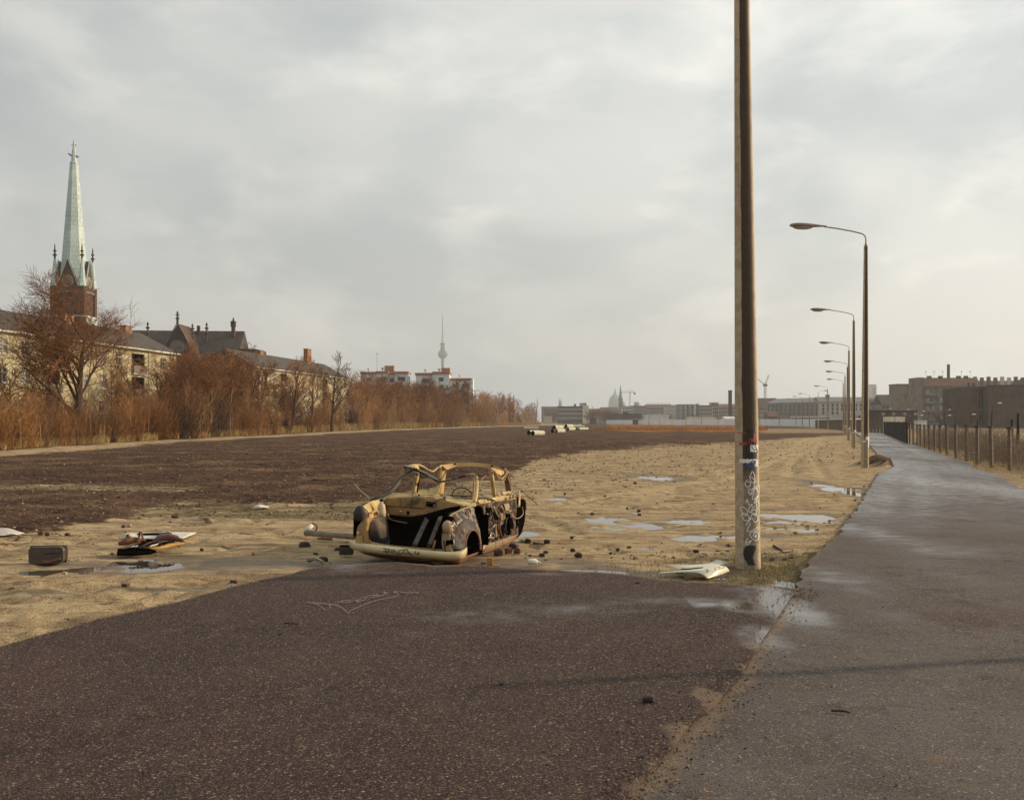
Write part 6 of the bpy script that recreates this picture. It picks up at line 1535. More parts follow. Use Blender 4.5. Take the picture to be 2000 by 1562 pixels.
# right front wing: outer boundary, bulge, arch lip
o_ = [(868, 1076, .0), (863, 1043, -.01), (866, 1028, .0), (877, 1007, .12), (904, 994, .55), (925, 987, .92), (927, 1000, .93), (931, 1013, .9), (938, 1035, .86), (940, 1074, .85)]
m1 = [(879, 1075, .03), (878, 1044, .03), (881, 1030, .08), (890, 1012, .2), (908, 1002, .5), (919, 1000, .75), (924, 1009, .82), (930, 1020, .84), (938, 1040, .82), (940, 1074, .82)]
m2 = [(889, 1074, .08), (887, 1052, .09), (890, 1035, .15), (897, 1022, .27), (907, 1013, .45), (917, 1013, .62), (924, 1019, .7), (931, 1028, .75), (937.5, 1046, .78), (939.5, 1074, .79)]
m3 = [(900, 1074, .14), (899, 1056, .15), (902, 1040, .2), (906, 1031, .3), (912, 1024, .42), (920, 1022, .55), (926, 1027, .64), (932, 1034, .7), (937, 1048, .74), (939, 1074, .76)]
m4 = [(909, 1074, .26), (910, 1058, .28), (913, 1046, .33), (917, 1039, .4), (921.5, 1035, .48), (926.5, 1035, .56), (931, 1039, .62), (934.5, 1046, .66), (937, 1058, .69), (938, 1074, .7)]
csheet('right_wing', [o_, m1, m2], CPS, .006, 2)
csheet('wheel_arch', [m2, m3, m4], paint_mat('arch_metal', (.020, .014, .012), (.050, .034, .026), rust=(.085, .04, .022), rl=.50, rh=.60, sc=9, rough=.6), .007, 2)
ctube('arch_lip', [(a, b, c-.01) for a, b, c in m4], .012, RUSTM, n=6)
for q in ([(885.5, 1010, .13), (889, 1018, .1), (893.5, 1026, .1), (898, 1022, .2)], [(896, 1003, .35), (900, 1009, .33), (903, 1013, .3)], [(908, 998, .5), (911, 1004, .48)], [(917, 994, .7), (919, 1001, .7)]): ctube('crease', q, .0055, CHAR_SHADE, n=5)
for q in ([(877, 1008, .1), (890, 1000.5, .35), (905, 993.5, .58), (926, 986.5, .93)],): ctube('wing_top_flange', q, .008, TAN, n=6)
m = MB(); m.ellipsoid(Pc(904.5, 1037.5, .12), .026, .012, .037, 12, 8); m.build('filler_spot', TAN, car, smooth=True)
MB().ellipsoid(Pc(874, 1029, -.02), .062, .05, .078, 16, 10).build('right_headlight_bowl', TAN, car, smooth=True)
cpoly('headlight_bracket', [(880, 1021, -.05), (886, 1021, -.03), (887, 1025, -.03), (880, 1025, -.05)], CHROME, .005)
ctube('headlight_ring', [(868, 1039, -.03), (864.5, 1030, -.03), (867, 1021, -.02), (873, 1015, .0)], .009, CHAR_SHADE)
csheet('right_nose_panel', [[(863, 1040, .0), (870, 1044, -.01), (880, 1044, .02)], [(862, 1058, .02), (868, 1060, .0), (878, 1060, .02)], [(866, 1076, .03), (872, 1077, .0), (884, 1077, .02)]], TAN, .006, 1)
cpoly('nose_hole', [(871, 1055, -.03), (885, 1053, -.02), (886, 1062, -.02), (875, 1064, -.03), (870, 1068, -.03)], CHAR_SHADE, .006)
MB().ellipsoid(Pc(878, 1013, .05), .05, .04, .035, 10, 7).build('burnt_lamp_socket', CHAR_SHADE, car, smooth=True)
# jamb, hinge post, sill and stripped door
csheet('door_jamb', [[(924, 989, 1.12), (934, 986, 1.16), (944, 992, 1.2)], [(926, 1030, 1.1), (935, 1030, 1.14), (946, 1030, 1.18)], [(930, 1078, 1.0), (938, 1080, 1.04), (945, 1076, 1.1)]], CHAR_SHADE, .01, 1)
csheet('inner_wheel_well', [[(905, 1036, .9), (925, 1028, 1.0), (942, 1034, 1.05)], [(903, 1078, .8), (925, 1084, .85), (942, 1078, .95)]], CHAR_SHADE, .01, 1)
ctube('hinge_post', [(926, 987, 1.0), (935, 985.5, 1.08), (941, 988, 1.1), (944.5, 997, 1.1), (945, 1030, 1.08), (943, 1060, 1.05), (942, 1077, 1.02)], .011, RUSTM, n=7)
dr = []
rd_ = random.Random(3)
for i in range(9):
    v_ = i/8; row = []
    for j in range(13):
        u = j/12; x = 945+u*(1011-945); yt_ = 984+(974-984)*u; yb_ = 1068+(1046-1068)*u
        t = 1.12+u*1.35 + rd_.uniform(-.05, .05)*(0 < i < 8 and 0 < j < 12); row.append((x, yt_+(yb_-yt_)*v_, t))
    dr.append(row)
door = csheet('right_door_inner_panel', dr, CPR, .006, 2, 'rusty stripped inner door panel', dent=.07)
def dloc(px, py): return 1.12 + (px-945)/66*1.35
def dt_(name, pts, r, mat, **kw): return ctube(name, [(a, b, dloc(a, b)-.07) for a, b in pts], r, mat, parent=door, **kw)
dt_('panel_rib', [(950, 1020), (957, 1012), (961, 1002), (959, 990)], .012, CPR); dt_('panel_rib', [(963, 1018), (966, 1030), (965, 1045), (962, 1058)], .013, CPR, flat=.6); dt_('panel_rib', [(974, 1012), (971, 1028), (973, 1044), (971, 1055)], .013, CPR)
dt_('panel_rib', [(978, 1016), (976, 1030), (979, 1045), (982, 1050)], .010, RUSTM); dt_('pressed_hole_rim', [(962, 992), (961, 1004), (964, 1015), (970, 1018), (975, 1012), (974, 998)], .009, CPR)
dt_('chrome_strip', [(952, 1003), (950, 1012), (948.5, 1020)], .012, CHROME); dt_('chrome_strip', [(964, 990), (968, 1000), (974, 1010)], .014, CHROME)
dt_('window_winder', [(947, 1036), (955, 1034), (962, 1030), (966, 1024)], .014, CPS); dt_('window_winder_ring', [(959, 1042), (957, 1048), (961, 1052), (965, 1048), (963, 1041), (959, 1042)], .009, CHROME)
dt_('rust_bar', [(947, 1052), (954, 1050), (962, 1050)], .013, CHROME); dt_('chrome_strip', [(978, 988), (983, 996), (985, 1004)], .011, CHROME)
for pts, mt, nm in (([(950, 990), (957, 992), (956, 1004), (950, 1003)], CHAR_SHADE, 'pressed_hole'), ([(963, 1000), (970, 998), (973, 1010), (968, 1017), (963, 1012)], CHAR_SHADE, 'pressed_hole'), ([(947, 1005), (952, 1004), (953, 1018), (948, 1022)], RUSTM, 'rust_scab'), ([(949, 1046), (957, 1042), (957, 1050), (949, 1054)], CHAR_SHADE, 'pressed_hole'),
                    ([(984, 984), (994, 983), (996, 994), (988, 998)], TAN, 'tan_patch'), ([(978, 1030), (984, 1022), (985, 1044), (980, 1050)], CHAR_SHADE, 'pressed_hole'), ([(968, 1022), (974, 1024), (972, 1046), (968, 1050)], CPD, 'patch'), ([(976, 1002), (985, 1002), (987, 1012), (979, 1016)], CPD, 'patch')):
    cpoly(nm, [(a, b, dloc(a, b)-.055) for a, b in pts], mt, .006, parent=door)
ring = [(995+6.8*math.cos(q), 1027+17.5*math.sin(q)) for q in np.linspace(0, 2*math.pi, 25)]
cpoly('window_crank_hole', [(a, b, dloc(a, b)-.075) for a, b in ring[:-1]], CHAR_SHADE, .006, parent=door)
ctube('hole_rim', [(995+7.8*math.cos(q), 1027+18.5*math.sin(q), dloc(995+7.8*math.cos(q), 0)-.08) for q in np.linspace(math.pi*.75, math.pi*2.1, 14)], .010, CPR, parent=door)
cpoly('tan_patch', [(997+4.5*math.cos(q), 1038+6*math.sin(q), dloc(997, 0)-.10) for q in np.linspace(0, 6.28, 13)[:-1]], TAN, .006, parent=door)
csheet('sill', [[(943, 1064, 1.06), (965, 1058, 1.45), (990, 1050, 1.95), (1011, 1043, 2.45)], [(942, 1074, 1.0), (965, 1068, 1.42), (990, 1059, 1.92), (1008, 1052, 2.4)], [(941, 1079, 1.04), (965, 1072, 1.46), (990, 1062, 1.96), (1006, 1054, 2.42)]], paint_mat('muddy_sill', (.24, .165, .085), (.17, .11, .055), rl=.58, rh=.68), .008, 1)
ctube('sill_edge', [(941, 1079, 1.0), (965, 1072, 1.44), (990, 1061, 1.94), (1007, 1053, 2.4)], .008, RUSTM)
csheet('right_rear_flank', [[(1011, 972, 2.45), (1018, 974, 2.62), (1024, 976, 2.8)], [(1010, 1000, 2.42), (1018, 1000, 2.6), (1026.5, 998, 2.82)], [(1009, 1028, 2.4), (1017, 1028, 2.58), (1024, 1022, 2.8)], [(1004, 1052, 2.36), (1011, 1050, 2.5), (1017, 1042, 2.7)]], CHAR_SHADE, .012, 2)
ctube('flank_edge', [(1013, 968, 2.5), (1021, 973, 2.7), (1026, 979, 2.8), (1027.5, 995, 2.85)], .008, RUSTM)
csheet('tail_strap', [[(1011, 962, 2.4), (1013.5, 958, 2.4), (1015.5, 962, 2.42), (1016, 975, 2.4), (1015.5, 990, 2.36)], [(1014, 966, 2.35), (1014.5, 964, 2.35), (1013, 968, 2.36), (1012.5, 978, 2.35), (1012, 990, 2.33)]], TAN, .008, 1)
for q, r in (([(936, 975, 1.2), (945, 972, 1.35), (960, 975, 1.6), (972, 981, 1.9), (984, 988, 2.0), (998, 993, 2.1)], .008), ([(978, 978, 1.9), (987, 984, 2.0), (993, 996, 2.05), (999, 1006, 2.1), (1008, 1012, 2.2), (1016, 1010, 2.3), (1022, 1002, 2.5), (1020, 990, 2.5)], .006), ([(1004, 966, 2.3), (1009, 963, 2.3), (1013, 968, 2.35), (1008, 970, 2.35), (1003, 968, 2.3)], .006),
             ([(950, 928, 1.9), (941, 936, 1.6), (938, 948, 1.5), (942, 962, 1.4), (947, 970, 1.3)], .0045), ([(975, 983, 1.9), (983, 1000, 1.95), (985, 1012, 1.95)], .007)): ctube('loose_cable', q, r, RUBBER if r > .006 else TAN, n=5)
ctube('whip_wire', [(1018, 956, 2.9), (1032, 970, 2.75), (1049, 984, 2.6)], .006, RUSTM, n=5)
ctube('ground_wire', [(925, 1084, .8), (942, 1078, 1.3), (960, 1075, 1.7), (985, 1070, 2.1)], .004, RUSTM, n=5)
# heap of rust and soil that props the body up
def beam(px0, py0, t0, px1, py1, t1, w, lab, mat=WOODB, hh=.028):
    a, b = Pc(px0, py0, t0)+COFF, Pc(px1, py1, t1)+COFF; d = b-a; L = d.length; d.normalize(); u = d.cross(Vector((0, 1, 0))).normalized(); w2 = u.cross(d)
    m = MB(); m.obox((0, 0, 0), d*(L/2), u*w, w2*hh); c = (a+b)/2; o = m.build('wooden_beam', mat, None, loc=tuple(c), bevel=.004); tag(o, lab, 'beam', 'charred beams in the engine bay')
beam(837, 1006, .82, 809, 1067, .06, .028, 'left and longer of the two charred beams leaning in the engine bay')
beam(860, 1010, .80, 838, 1066, .10, .024, 'right and shorter of the two charred beams leaning in the engine bay')
beam(850, 1056, .25, 846, 1070, .06, .012, 'small orange splinter beside the right charred beam', pm('orange_wood', (.35, .15, .05), (.25, .1, .04), 5, .8, 0), .012)

# ------------------------------------------------------------------ things lying about
STONE = pm('dark_stone', (.075, .058, .045), (.045, .034, .028), 9, .85, .5, 30); STONEB = pm('brick_rubble', (.17, .075, .04), (.10, .05, .03), 7, .9, .5, 30); STONEP = pm('pale_stone_lump', (.42, .35, .25), (.3, .24, .17), 8, .9, .4, 30)
CONCR = pm('broken_concrete', (.24, .20, .16), (.14, .11, .09), 18, .9, .6, 50)
def rock(px, pyb, wpx, hpx, lab, mat=STONE, name='stone', cat='stone', seed=0, blocky=.85, grp='stones lying round the wreck'):
    r_ = random.Random(int(px*31+pyb)+seed); c = G(px, pyb); s = c.y/FP; rx, rz = wpx*s/2, hpx*s*.56
    bm_ = MB(); bm_.ellipsoid((0, 0, 0), 1, 1, 1, 9, 6)
    vs = []
    for v in bm_.v:
        v = Vector(v); f = max(abs(v.x), abs(v.y), abs(v.z)); v = v*(1-blocky)+v/f*blocky*.82
        n_ = mnoise.noise(v*1.9+Vector((px, pyb, seed)))*.30
        v = v*(1+n_); vs.append((v.x*rx, v.y*rx*r_.uniform(.72, .78), v.z*rz))
    bm_.v = vs
    z = surf_z(c.x, c.y+rx*.6)
    o = bm_.build(name, mat, None, loc=(c.x, c.y+rx*.6, z+rz*.72)); o.rotation_euler = (r_.uniform(-.15, .15), r_.uniform(-.15, .15), r_.uniform(-.5, .5)); tag(o, lab, cat, grp); return o
rock(594, 1062, 26, 14, 'brown stone slab block lying left of the wreck, below the pipe end')
rock(616, 1074, 11, 6, 'small dark stone between the brown block and the bigger grey one')
rock(630, 1087, 19, 13, 'grey angular stone left of the bumper, near the asphalt'); rock(658, 1066, 14, 10, 'roundish dark stone just left of the bumper end')
rock(1119, 1074, 11, 8, 'brown stone touching the black one right of the wreck'); rock(1130, 1084, 18, 11, 'black angular stone, largest of those right of the wreck')
rock(1207, 1068, 8, 8, 'small black upright stone on the sand between the wreck and the lamp post'); rock(1229, 1065, 11, 5, 'flat dark stone with a wet patch beneath, right of the upright one')
rock(1117, 1047, 8, 6, 'small dark stone with a pale side, alone on the sand'); rock(1157, 1001, 8, 6, 'dark pebble left of the two by the shallow puddle'); rock(1248, 996, 8, 6, 'upper of two dark pebbles beside the shallow puddle'); rock(1249, 1004, 8, 5, 'lower of two dark pebbles beside the shallow puddle')
rock(1225, 990, 5, 5, 'tiny dark pebble above the shallow puddle'); rock(1241, 943, 7, 5, 'dark pebble left of the farther puddle'); rock(1103, 963, 5, 5, 'small pebble above the faint puddle right of the wreck'); rock(1059, 1082, 12, 9, 'brown stone lying right of the orange brick'); rock(1066, 1075, 12, 6, 'flat brown stone behind the one right of the brick')
rock(1059, 1110, 12, 11, 'dark stone standing in the end of the long puddle'); rock(1193, 1077, 7, 5, 'tiny dark stone right of the black angular one'); rock(1204, 1117, 7, 6, 'small black stone at the right end of the long puddle'); rock(1218, 1116, 11, 6, 'brown flat stone right of the long puddle end')
rock(1031, 1055, 14, 10, 'dark stone below the tail of the wreck, right'); rock(1068, 1057, 14, 10, 'rusty flat lump on the sand right of the tail'); rock(1020, 1054, 14, 6, 'pale flat stone directly at the tail of the wreck', STONEP)
rock(1010, 1077, 16, 12, 'roundish brown stone of the rubble under the sill', STONEB); rock(993, 1076, 18, 13, 'largest brown stone under the sill of the wreck', STONEB); rock(1003, 1068, 22, 12, 'dark lump under the rear of the sill'); rock(974, 1080, 22, 14, 'dark earth lump under the middle of the sill', STONEB); rock(1035, 1079, 10, 6, 'small brown stone at the right end of the rubble', STONEB)
rock(944, 1096, 12, 8, 'pale rubble piece left of the orange brick', CONCR); rock(933, 1103, 4, 4, 'tiny white pebble at the asphalt edge below the brick', STONEP); rock(645, 1093, 5, 4, 'tiny white pebble left of the bumper', STONEP)
rock(243, 370+770, 18, 7, 'lump of sand by the asphalt edge at left', STONEB); rock(455, 1134, 16, 9, 'dark lump of earth on the sand left of the asphalt corner', STONE); rock(393, 1069, 8, 6, 'black pebble right of the seat wreckage'); rock(78, 1045, 13, 9, 'left orange stone beside the white rag', STONEB); rock(91, 1044, 10, 9, 'right orange stone beside the white rag', STONEB); rock(130, 1043, 12, 6, 'small orange brown stone further right of the rag', STONEB)
rock(240, 1026, 8, 6, 'dark pebble in front of the olive strip', STONE); rock(250, 1024, 12, 8, 'pale stone beside a dark pebble on the olive strip', STONEP); rock(340, 1006, 16, 7, 'brown clod at the near edge of the field', STONE); rock(408, 1016, 22, 8, 'tan crumpled lump on the olive strip', STONEP); rock(125, 1115, 10, 6, 'pale stone beside the left puddle', STONEP)
rock(1267, 1382, 27, 15, 'black lump of stone alone on the dark asphalt', grp=None, blocky=.7); rock(1570, 1264, 7, 6, 'small pale pebble on the asphalt path', STONEP, grp=None); rock(1444, 1480, 6, 6, 'tiny yellow pebble on the asphalt', STONEP, grp=None); rock(979, 1346, 12, 5, 'small dark chip on the asphalt left of the black lump', grp=None); rock(1360, 1074, 14, 7, 'brown triangular stone on the sand left of the lamp post'); rock(1246, 1145, 10, 4, 'dark chip on the asphalt before the white panel', grp=None)
rock(1712, 933, 8, 6, 'small dark lump on the edge of the far asphalt', grp=None)
rock(300, 1096, 34, 14, 'grey stone in the puddle under the broken seat', CONCR); rock(252, 1091, 30, 8, 'flat brown stone at the puddle under the black board', STONEB)
# broken concrete slab, brick, bottle, sticks
c = G(618, 1097); m = MB(); m.sheet([[(-.10, .05, .0), (0, .07, .045), (.09, .05, -.02)], [(-.11, -.03, .03), (.0, -.04, .05), (.10, -.07, -.02)]]); o = m.build('broken_slab', CONCR, None, loc=(c.x, c.y, .0), solid=.03, subd=1); tag(o, 'tilted piece of rough grey concrete at the asphalt edge left of the bumper', 'slab')
BRK = pm('orange_brick', (.36, .17, .045), (.26, .12, .03), 8, .9, .4, 40)
c = G(960, 1106); o = MB().box((-.035, -.05, 0), (.035, .05, .125)).build('brick', BRK, None, loc=(c.x-.02, c.y, -.02), bevel=.006); tag(o, 'orange brick standing on end in front of the wreck sill', 'brick')
c = G(972, 1108); o = MB().box((-.05, -.04, 0), (.03, .04, .05)).build('brick', BRK, None, loc=(c.x, c.y, -.02), bevel=.006); tag(o, 'broken half brick lying at the foot of the standing one', 'brick')
BOT = pm('bottle_plastic', (.66, .62, .52), (.55, .5, .4), 8, .4, 0)
c = G(1031, 1102); t = thing('plastic_bottle', 'white plastic bottle lying by the long puddle', 'bottle', (c.x, c.y, .02), .1)
m = MB(); m.tube([(0, 0, .01), (.01, 0, .01), (.095, 0, .01), (.115, 0, .008)], [.03, .035, .035, .016], 12); m.build('bottle_body', BOT, t, smooth=True); MB().tube([(.115, 0, .008), (.15, -.01, -.002)], [.014, .010], 10).build('bottle_neck', BOT, t)
STK = pm('dark_stick', (.07, .05, .035), (.04, .03, .02), 9, .9, 0)
def stick(a, b, r, lab, z=.012, mat=STK):
    A, B = G(*a), G(*b); za = surf_z(A.x, A.y)+z; A.z = za; B.z = surf_z(B.x, B.y)+z; c = (A+B)/2
    o = MB().tube([A-c, (B-A)*.2+Vector((0, 0, r*.6)), B-c], [r, r*.8, r*.6], 6).build('stick', mat, None, loc=tuple(c)); tag(o, lab, 'stick')
stick((1624, 1391), (1660, 1395), .008, 'short dark stick on the asphalt path at right'); stick((556, 1226), (583, 1229), .006, 'thin dark stick on the lot below the chalk scrawl'); stick((542, 1249), (552, 1249), .006, 'tiny dark stick on the dark asphalt at left')
stick((1297, 979), (1362, 976), .007, 'thin long stick on the sand beyond the white panel'); stick((1511, 1063), (1530, 1070), .02, 'bent dark twig right of the big lamp post, left half'); stick((1530, 1070), (1566, 1068), .016, 'bent dark twig right of the big lamp post, right half')
stick((470, 1037), (497, 1040), .006, 'pale twig on the sand behind the debris'); stick((1042, 1055), (1064, 1060), .014, 'rusty strip on the sand beside the tail of the wreck', mat=RUSTM); stick((1092, 1056), (1110, 1051), .010, 'brown sliver on the sand right of the rusty strip', mat=RUSTM)
# pipe left of the wreck with its flange
PG = pm('weathered_tube', (.30, .25, .19), (.19, .155, .12), 5, .8, .2, 30)
t = thing('exhaust_tube', 'long grey brown tube with a white stub and rusty ring left of the wreck', 'pipe', tuple(G(600, 1043)))
A, B = G(597, 1043)-t.location, G(692, 1052)-t.location
MB().tube([A+Vector((0, 0, .02)), B+Vector((0, 0, .03))], .042, 12).build('tube', PG, t, smooth=True)
MB().tube([A+Vector((.0, 0, .05)), A+Vector((.085, .06, .125))], .032, 12).build('white_stub', GUTTER, t, smooth=True)
m = MB(); c_ = A+Vector((.09, .09, .09)); m.tube([c_+Vector((.06*math.cos(q), .0, .06*math.sin(q))) for q in np.linspace(0, 6.283, 21)], .012, 6, cap=False); m.build('rusty_ring', RUSTM, t, smooth=True)
c = G(634, 1052); o = MB().tube([(-.1, 0, 0), (0, 0, .01), (.11, 0, -.005)], [.012, .026, .018], 8).build('rusty_tube_piece', RUSTM, None, loc=(c.x, c.y, .0)); tag(o, 'short rusty pipe piece in front of the grey tube', 'pipe')
c = G(672, 1081); t = thing('burnt_box', 'small burnt metal box half under the left end of the bumper', 'box', (c.x, c.y+.05, .0)); MB().box((-.065, -.04, -.02), (.10, .08, .085)).build('case', STONE, t, bevel=.006); MB().box((-.06, -.035, .085), (.095, .075, .095)).build('lid', CHAR_SHADE, t)
# fuel canister at left
CANM = paint_mat('tarnished_tank', (.055, .040, .028), (.10, .075, .055), rust=(.12, .05, .018), rl=.56, rh=.66, sc=6, rough=.38, soot=(.010, .008, .007), sl=.48)
c = G(88, 1096); t = thing('fuel_tank', 'dark tarnished metal fuel tank lying on the sand at the left', 'tank', (c.x, c.y+.02, -.03), math.radians(6))
m = MB(); pr_ = [(-.205, .02), (-.205, .09), (-.205, .17), (-.18, .19), (.0, .195), (.17, .195), (.205, .17), (.205, .09), (.20, .03), (.17, .0), (.0, .0), (-.17, .0)]
ns_ = len(pr_); vs = []
for y in (-.0, .02, .10, .18, .20):
    sc = .90 if y in (-.0, .20) else 1.0
    vs += [(a*sc, y, .097+(b-.097)*sc) for a, b in pr_]
fs = [(i*ns_+j, i*ns_+(j+1) % ns_, (i+1)*ns_+(j+1) % ns_, (i+1)*ns_+j) for i in range(4) for j in range(ns_)] + [tuple(range(ns_)), tuple(range(4*ns_, 5*ns_))[::-1]]
m.add(vs, fs); m.build('tank_shell', CANM, t, smooth=False, bevel=.012)
MB().box((-.212, .094, .0), (.212, .106, .203)).build('seam_flange', CANM, t, bevel=.004)
m = MB(); m.tube([(-.02, -.012, .115), (.17, -.012, .125)], .003, 5); m.build('crease', CHAR_SHADE, t)
m = MB(); m.tube([(-.03, -.01, .03), (.02, -.015, .02), (.10, -.012, .04), (.17, -.01, .06)], .014, 6); m.build('rust_edge', RUSTM, t)
# broken seat, board, springs
MAROON = pm('maroon_leathercloth', (.085, .020, .012), (.055, .014, .009), 4, .55, .3, 30); YW = pm('yellow_board_edge', (.50, .30, .08), (.38, .22, .06), 5, .7, 0); WSH = pm('white_sheet', (.68, .64, .55), (.5, .46, .38), 4, .7, .3, 20)
c0 = G(300, 1076); t = thing('broken_car_seat', 'torn maroon car seat with bare springs and yellow edge lying left of the wreck', 'car seat', tuple(c0)); O = t.location.copy()
def gp(px, py, z): D = FP*(CH-z)/(py-HY); return Vector(((px-1000)/FP*D, D, z))-O
m = MB(); m.sheet([[gp(297, 1058, .06), gp(318, 1056, .07), (gp(342, 1056, .07)), gp(362, 1059, .06)], [gp(305, 1050, .10), gp(320, 1047, .13), gp(338, 1047, .13), gp(354, 1052, .10)], [gp(312, 1043, .12), gp(322, 1042.5, .15), gp(334, 1043.5, .15), gp(346, 1049, .10)], [gp(312, 1043, .02), gp(322, 1042.5, .02), gp(334, 1043, .02), gp(348, 1047, .02)]])
m.build('seat_back', MAROON, t, smooth=True, solid=.02, subd=1)
m = MB(); m.sheet([[gp(287, 1070, .06), gp(320, 1063, .07), gp(345, 1060, .08), gp(360, 1059, .07)], [gp(287, 1075, .025), gp(320, 1071, .03), gp(347, 1065, .04), gp(361, 1061, .05)]]); m.build('yellow_rim', YW, t, smooth=True, solid=.012)
m = MB(); m.sheet([[gp(230, 1073, .04), gp(258, 1071, .05), gp(292, 1072, .05)], [gp(228, 1083, .0), gp(262, 1083, .0), gp(292, 1081, .0)]]); m.sheet([[gp(292, 1072, .05), gp(305, 1076, .03)], [gp(292, 1082, .0), gp(300, 1079, .01)]]); m.build('black_board', CHAR_SHADE, t, solid=.025)
m = MB(); m.sheet([[gp(243, 1067, .05), gp(270, 1063, .07), gp(300, 1057, .08), (gp(335, 1056, .07))], [gp(238, 1072, .05), gp(265, 1070, .055), gp(290, 1069, .06), gp(345, 1060, .07)]]); m.build('torn_lining', pm('torn_lining_cloth', (.18, .11, .06), (.10, .06, .035), 9, .9, .4, 50), t, solid=.006)
for i in range(9):
    u = i/8; m = MB(); a = 252+u*66; m.tube([gp(a, 1069-u*5, .075), gp(a+10, 1063-u*4, .10), gp(a+22, 1059-u*1.5, .095)], .010, 6); m.build('spring_wire', CHAR_SHADE if i % 3 else STK, t, smooth=True)
for pts in ([(246, 1060, .03), (248, 1045, .11), (251, 1044, .12), (254, 1058, .04)], [(270, 1058, .05), (273, 1039, .15), (277, 1042, .14), (280, 1056, .05)]):
    m = MB(); m.tube([gp(*q) for q in pts], .014, 6); m.build('bent_bracket', RUSTM, t, smooth=True)
m = MB(); m.tube([gp(234, 1061, .02), gp(248, 1058, .05), gp(262, 1054, .06), gp(285, 1056, .04)], [.03, .045, .04, .03], 8); m.build('rusty_frame_lump', RUSTM, t, smooth=True)
m = MB(); m.sheet([[gp(255, 1066, .085), gp(270, 1064, .09)], [gp(250, 1068, .08), gp(268, 1067, .085)]]); m.sheet([[gp(297, 1064, .10), gp(310, 1061, .10)], [gp(292, 1067, .09), gp(306, 1064, .095)]]); m.build('white_padding', WSH, t, solid=.006)
def flatthing(name, rows, mat, lab, cat, solid=.006, subd=2):
    pts = [[G(a, b, z) for a, b, z in r] for r in rows]; c = pts[0][0].copy(); c.z = 0
    m = MB(); m.sheet([[p-c for p in r] for r in pts]); o = m.build(name, mat, None, loc=tuple(c), smooth=True, solid=solid, subd=subd); return tag(o, lab, cat)
flatthing('white_board', [[(240, 1042, .03), (275, 1039, .02), (300, 1041, .01), (330, 1038, .01), (384, 1040, .0)], [(244, 1046, .02), (275, 1046, .0), (300, 1046, .0), (340, 1045, .0), (368, 1047, .0)], [(262, 1050, .0), (285, 1052, .0), (310, 1052, .0), (340, 1051, .0), (358, 1051, .0)]], WSH, 'white board lying flat behind the torn maroon seat', 'board')
flatthing('white_rag', [[(236, 1045, .0), (250, 1039, .05), (262, 1041, .02), (275, 1040, .04)], [(240, 1048, .0), (255, 1046, .03), (268, 1047, .0), (280, 1046, .02)]], WSH, 'crumpled white rag at the left end of the white board', 'rag')
flatthing('white_flap', [[(315, 1041, .0), (322, 1033, .06), (330, 1037, .05)], [(318, 1042, .0), (326, 1040, .02), (332, 1041, .0)]], WSH, 'small upturned white flap behind the maroon seat', 'rag')
flatthing('dark_plank', [[(268, 1042, .03), (300, 1041, .03), (335, 1041, .03)], [(268, 1044, .02), (300, 1043.5, .02), (335, 1043.5, .02)]], CHAR_SHADE, 'dark thin plank lying on the white board', 'plank', .012, 0)
flatthing('pale_sheet', [[(-25, 1034, .02), (0, 1031, .05), (18, 1031, .07), (34, 1037, .03), (48, 1041, .0)], [(-25, 1040, .03), (0, 1039, .04), (16, 1037, .06), (30, 1042, .02), (40, 1043, .0)], [(-25, 1046, .0), (0, 1046, .0), (14, 1045, .0), (26, 1044, .0), (34, 1044, .0)]], pm('pale_rag', (.62, .55, .5), (.44, .38, .34), 9, .8, .6, 30), 'crumpled pale rag cut by the left edge of the view', 'rag')
flatthing('pale_scrap', [[(498, 988, .0), (505, 984, .06), (514, 986, .04), (526, 989, .0)], [(496, 991, .0), (505, 990, .03), (514, 990, .02), (524, 991, .0)]], WSH, 'small white scrap on the olive strip in the middle distance', 'scrap')
flatthing('tan_scrap', [[(356, 1014, .0), (375, 1013, .02), (392, 1012, .03), (400, 1010, .07), (412, 1012, .05), (420, 1016, .0)], [(358, 1016, .0), (376, 1016.5, .0), (392, 1016, .01), (402, 1015, .02), (412, 1016, .02), (418, 1017, .0)]], pm('tan_cloth', (.34, .25, .17), (.25, .18, .12), 6, .9, .4, 20), 'tan crumpled cloth and stick at the near edge of the field', 'cloth')
# torn white bonnet at the foot of the lamp post
PW = paint_mat('white_car_panel', (.66, .62, .46), (.56, .51, .36), rl=.66, rh=.72, rough=.35)
t = thing('bent_bonnet', 'bent cream white car bonnet lying at the foot of the big lamp post', 'car bonnet', tuple(G(1370, 1125))); O = t.location.copy()
rows = [[(1284, 1119.5, .012), (1310, 1118, .02), (1340, 1117.5, .03), (1360, 1118, .04), (1374, 1121, .05), (1381, 1130, .005)], [(1292, 1117, .02), (1320, 1115.5, .035), (1350, 1114, .055), (1370, 1114, .075), (1386, 1117, .06), (1396, 1126, .01)],
        [(1310, 1116, .02), (1345, 1113, .04), (1372, 1110, .07), (1392, 1109, .09), (1408, 1112, .075), (1412, 1121, .015)], [(1330, 1116, .01), (1360, 1112, .03), (1388, 1106, .07), (1406, 1103, .09), (1420, 1106, .075), (1424.5, 1115, .015)]]
m = MB(); m.sheet([[gp2 for gp2 in [gp(*q) for q in r]] for r in rows]); m.build('folded_skin', PW, t, smooth=True, solid=.005, subd=2)
rows = [[(1299, 1103.5, .03), (1325, 1103, .05), (1352, 1103, .055), (1378, 1101.5, .06), (1392, 1098, .07), (1399, 1092, .10)], [(1308, 1106, .025), (1330, 1106, .05), (1356, 1106, .055), (1380, 1105, .06), (1400, 1101, .06), (1416, 1096, .07)], [(1326, 1112, .02), (1340, 1110, .035), (1360, 1109.5, .04), (1382, 1109, .05), (1404, 1104, .05), (1428, 1098.5, .03)]]
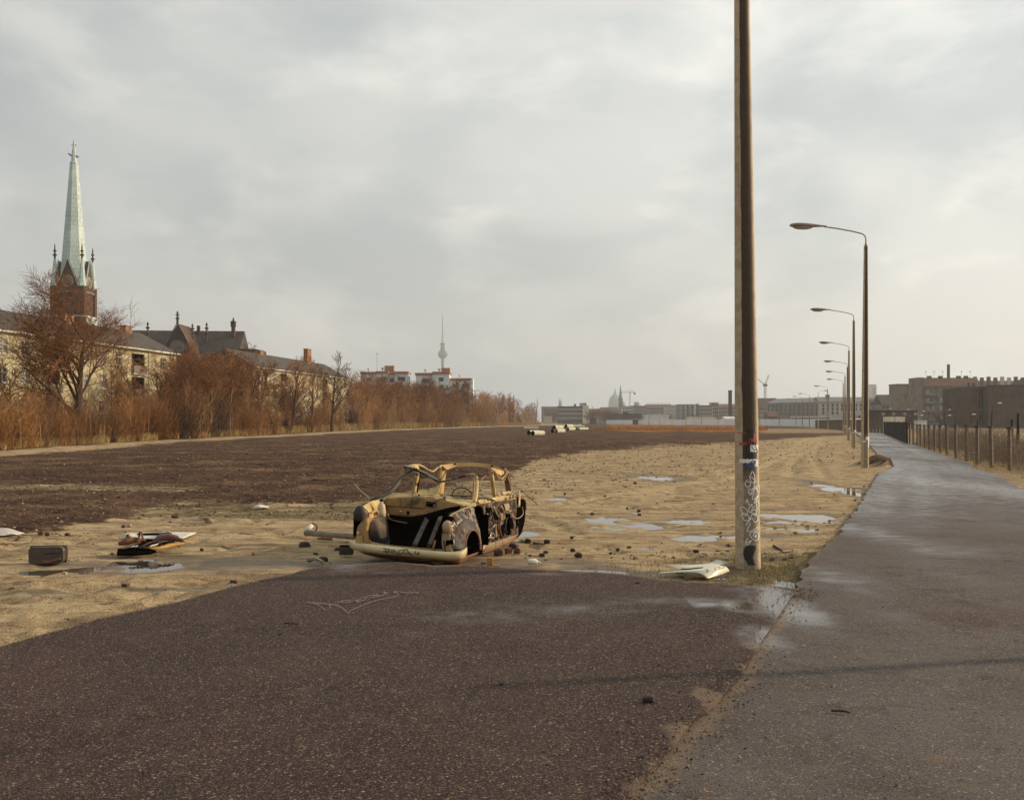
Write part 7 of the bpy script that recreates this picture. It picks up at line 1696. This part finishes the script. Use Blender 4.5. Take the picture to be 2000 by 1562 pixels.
m = MB(); m.sheet([[gp(*q) for q in r] for r in rows]); m.build('torn_upper_flap', PW, t, smooth=True, solid=.005, subd=2)
m = MB(); m.tube([gp(1330, 1110.5, .045), gp(1345, 1111.5, .045), gp(1360, 1109, .05), (gp(1373, 1108, .055))], .006, 5); m.tube([gp(1381, 1111, .08), gp(1382, 1116, .07)], .004, 5); m.build('tear', CHAR_SHADE, t)
for px, py in ((1395, 1109), (1403, 1107), (1410, 1108), (1412, 1105)): m = MB(); m.tube([gp(px, py, .094), gp(px+3, py+2, .092)], .003, 4); m.build('scratch', CHAR_SHADE, t)
for px, py, z, lab in ((1419, 1073, .0, 'small white paper scrap left of the lamp post foot, upper'), (1417, 1090, .01, 'small white paper scrap left of the lamp post foot, lower'), (1373, 1085, .0, 'tiny pale scrap on the moss behind the bonnet')):
    flatthing('paper_scrap', [[(px-4, py-1, z), (px+3, py-2, z+.02)], [(px-3, py+1, z), (px+4, py+1, z)]], GUTTER, lab, 'paper', .002, 0)
# chalk scrawl on the lot
def zc(u, v): return (560+u/7.14, 1130+v/7.14)
CH_ = [[(280,386),(360,400),(440,425),(500,465),(540,505)],[(360,392),(480,400),(600,415),(700,432),(790,480),(860,545),(900,500),(1040,440),(1170,388),(1290,352),(1400,330),(1520,308),(1490,292)],[(600,405),(605,495)],[(700,380),(760,372),(840,360),(900,372),(860,388),(780,390),(760,375),(700,412)],
       [(900,372),(1000,350),(1070,318),(1110,325),(1090,352),(960,372),(1040,388)],[(1110,325),(1140,300),(1220,285),(1290,296),(1200,318),(1150,325)],[(1250,270),(1290,292),(1350,288),(1370,245),(1345,240),(1420,265)],[(1480,240),(1560,232),(1480,238),(1560,265),(1560,285),(1510,310)],[(1560,235),(1700,255),(1840,242)],[(1840,242),(1820,272)]]
m = MB()
def onlot(a, b, e): q = G(a, b); q.z = .030+e; return q
for s_ in CH_: stroke(m, [zc(*q) for q in s_], .42, onlot, .010, 4)
k = NT('chalk'); v = k.pos(); col = k.mix(k.ramp(k.noise(v, 90, 3, .6), .42, .6), (.36, .30, .26), (.10, .075, .065)); CHK = k.done(col, .9)
tag(m.build('chalk_scrawl', CHK), 'pale chalk tag scrawled across the asphalt in front of the wreck', 'graffiti')
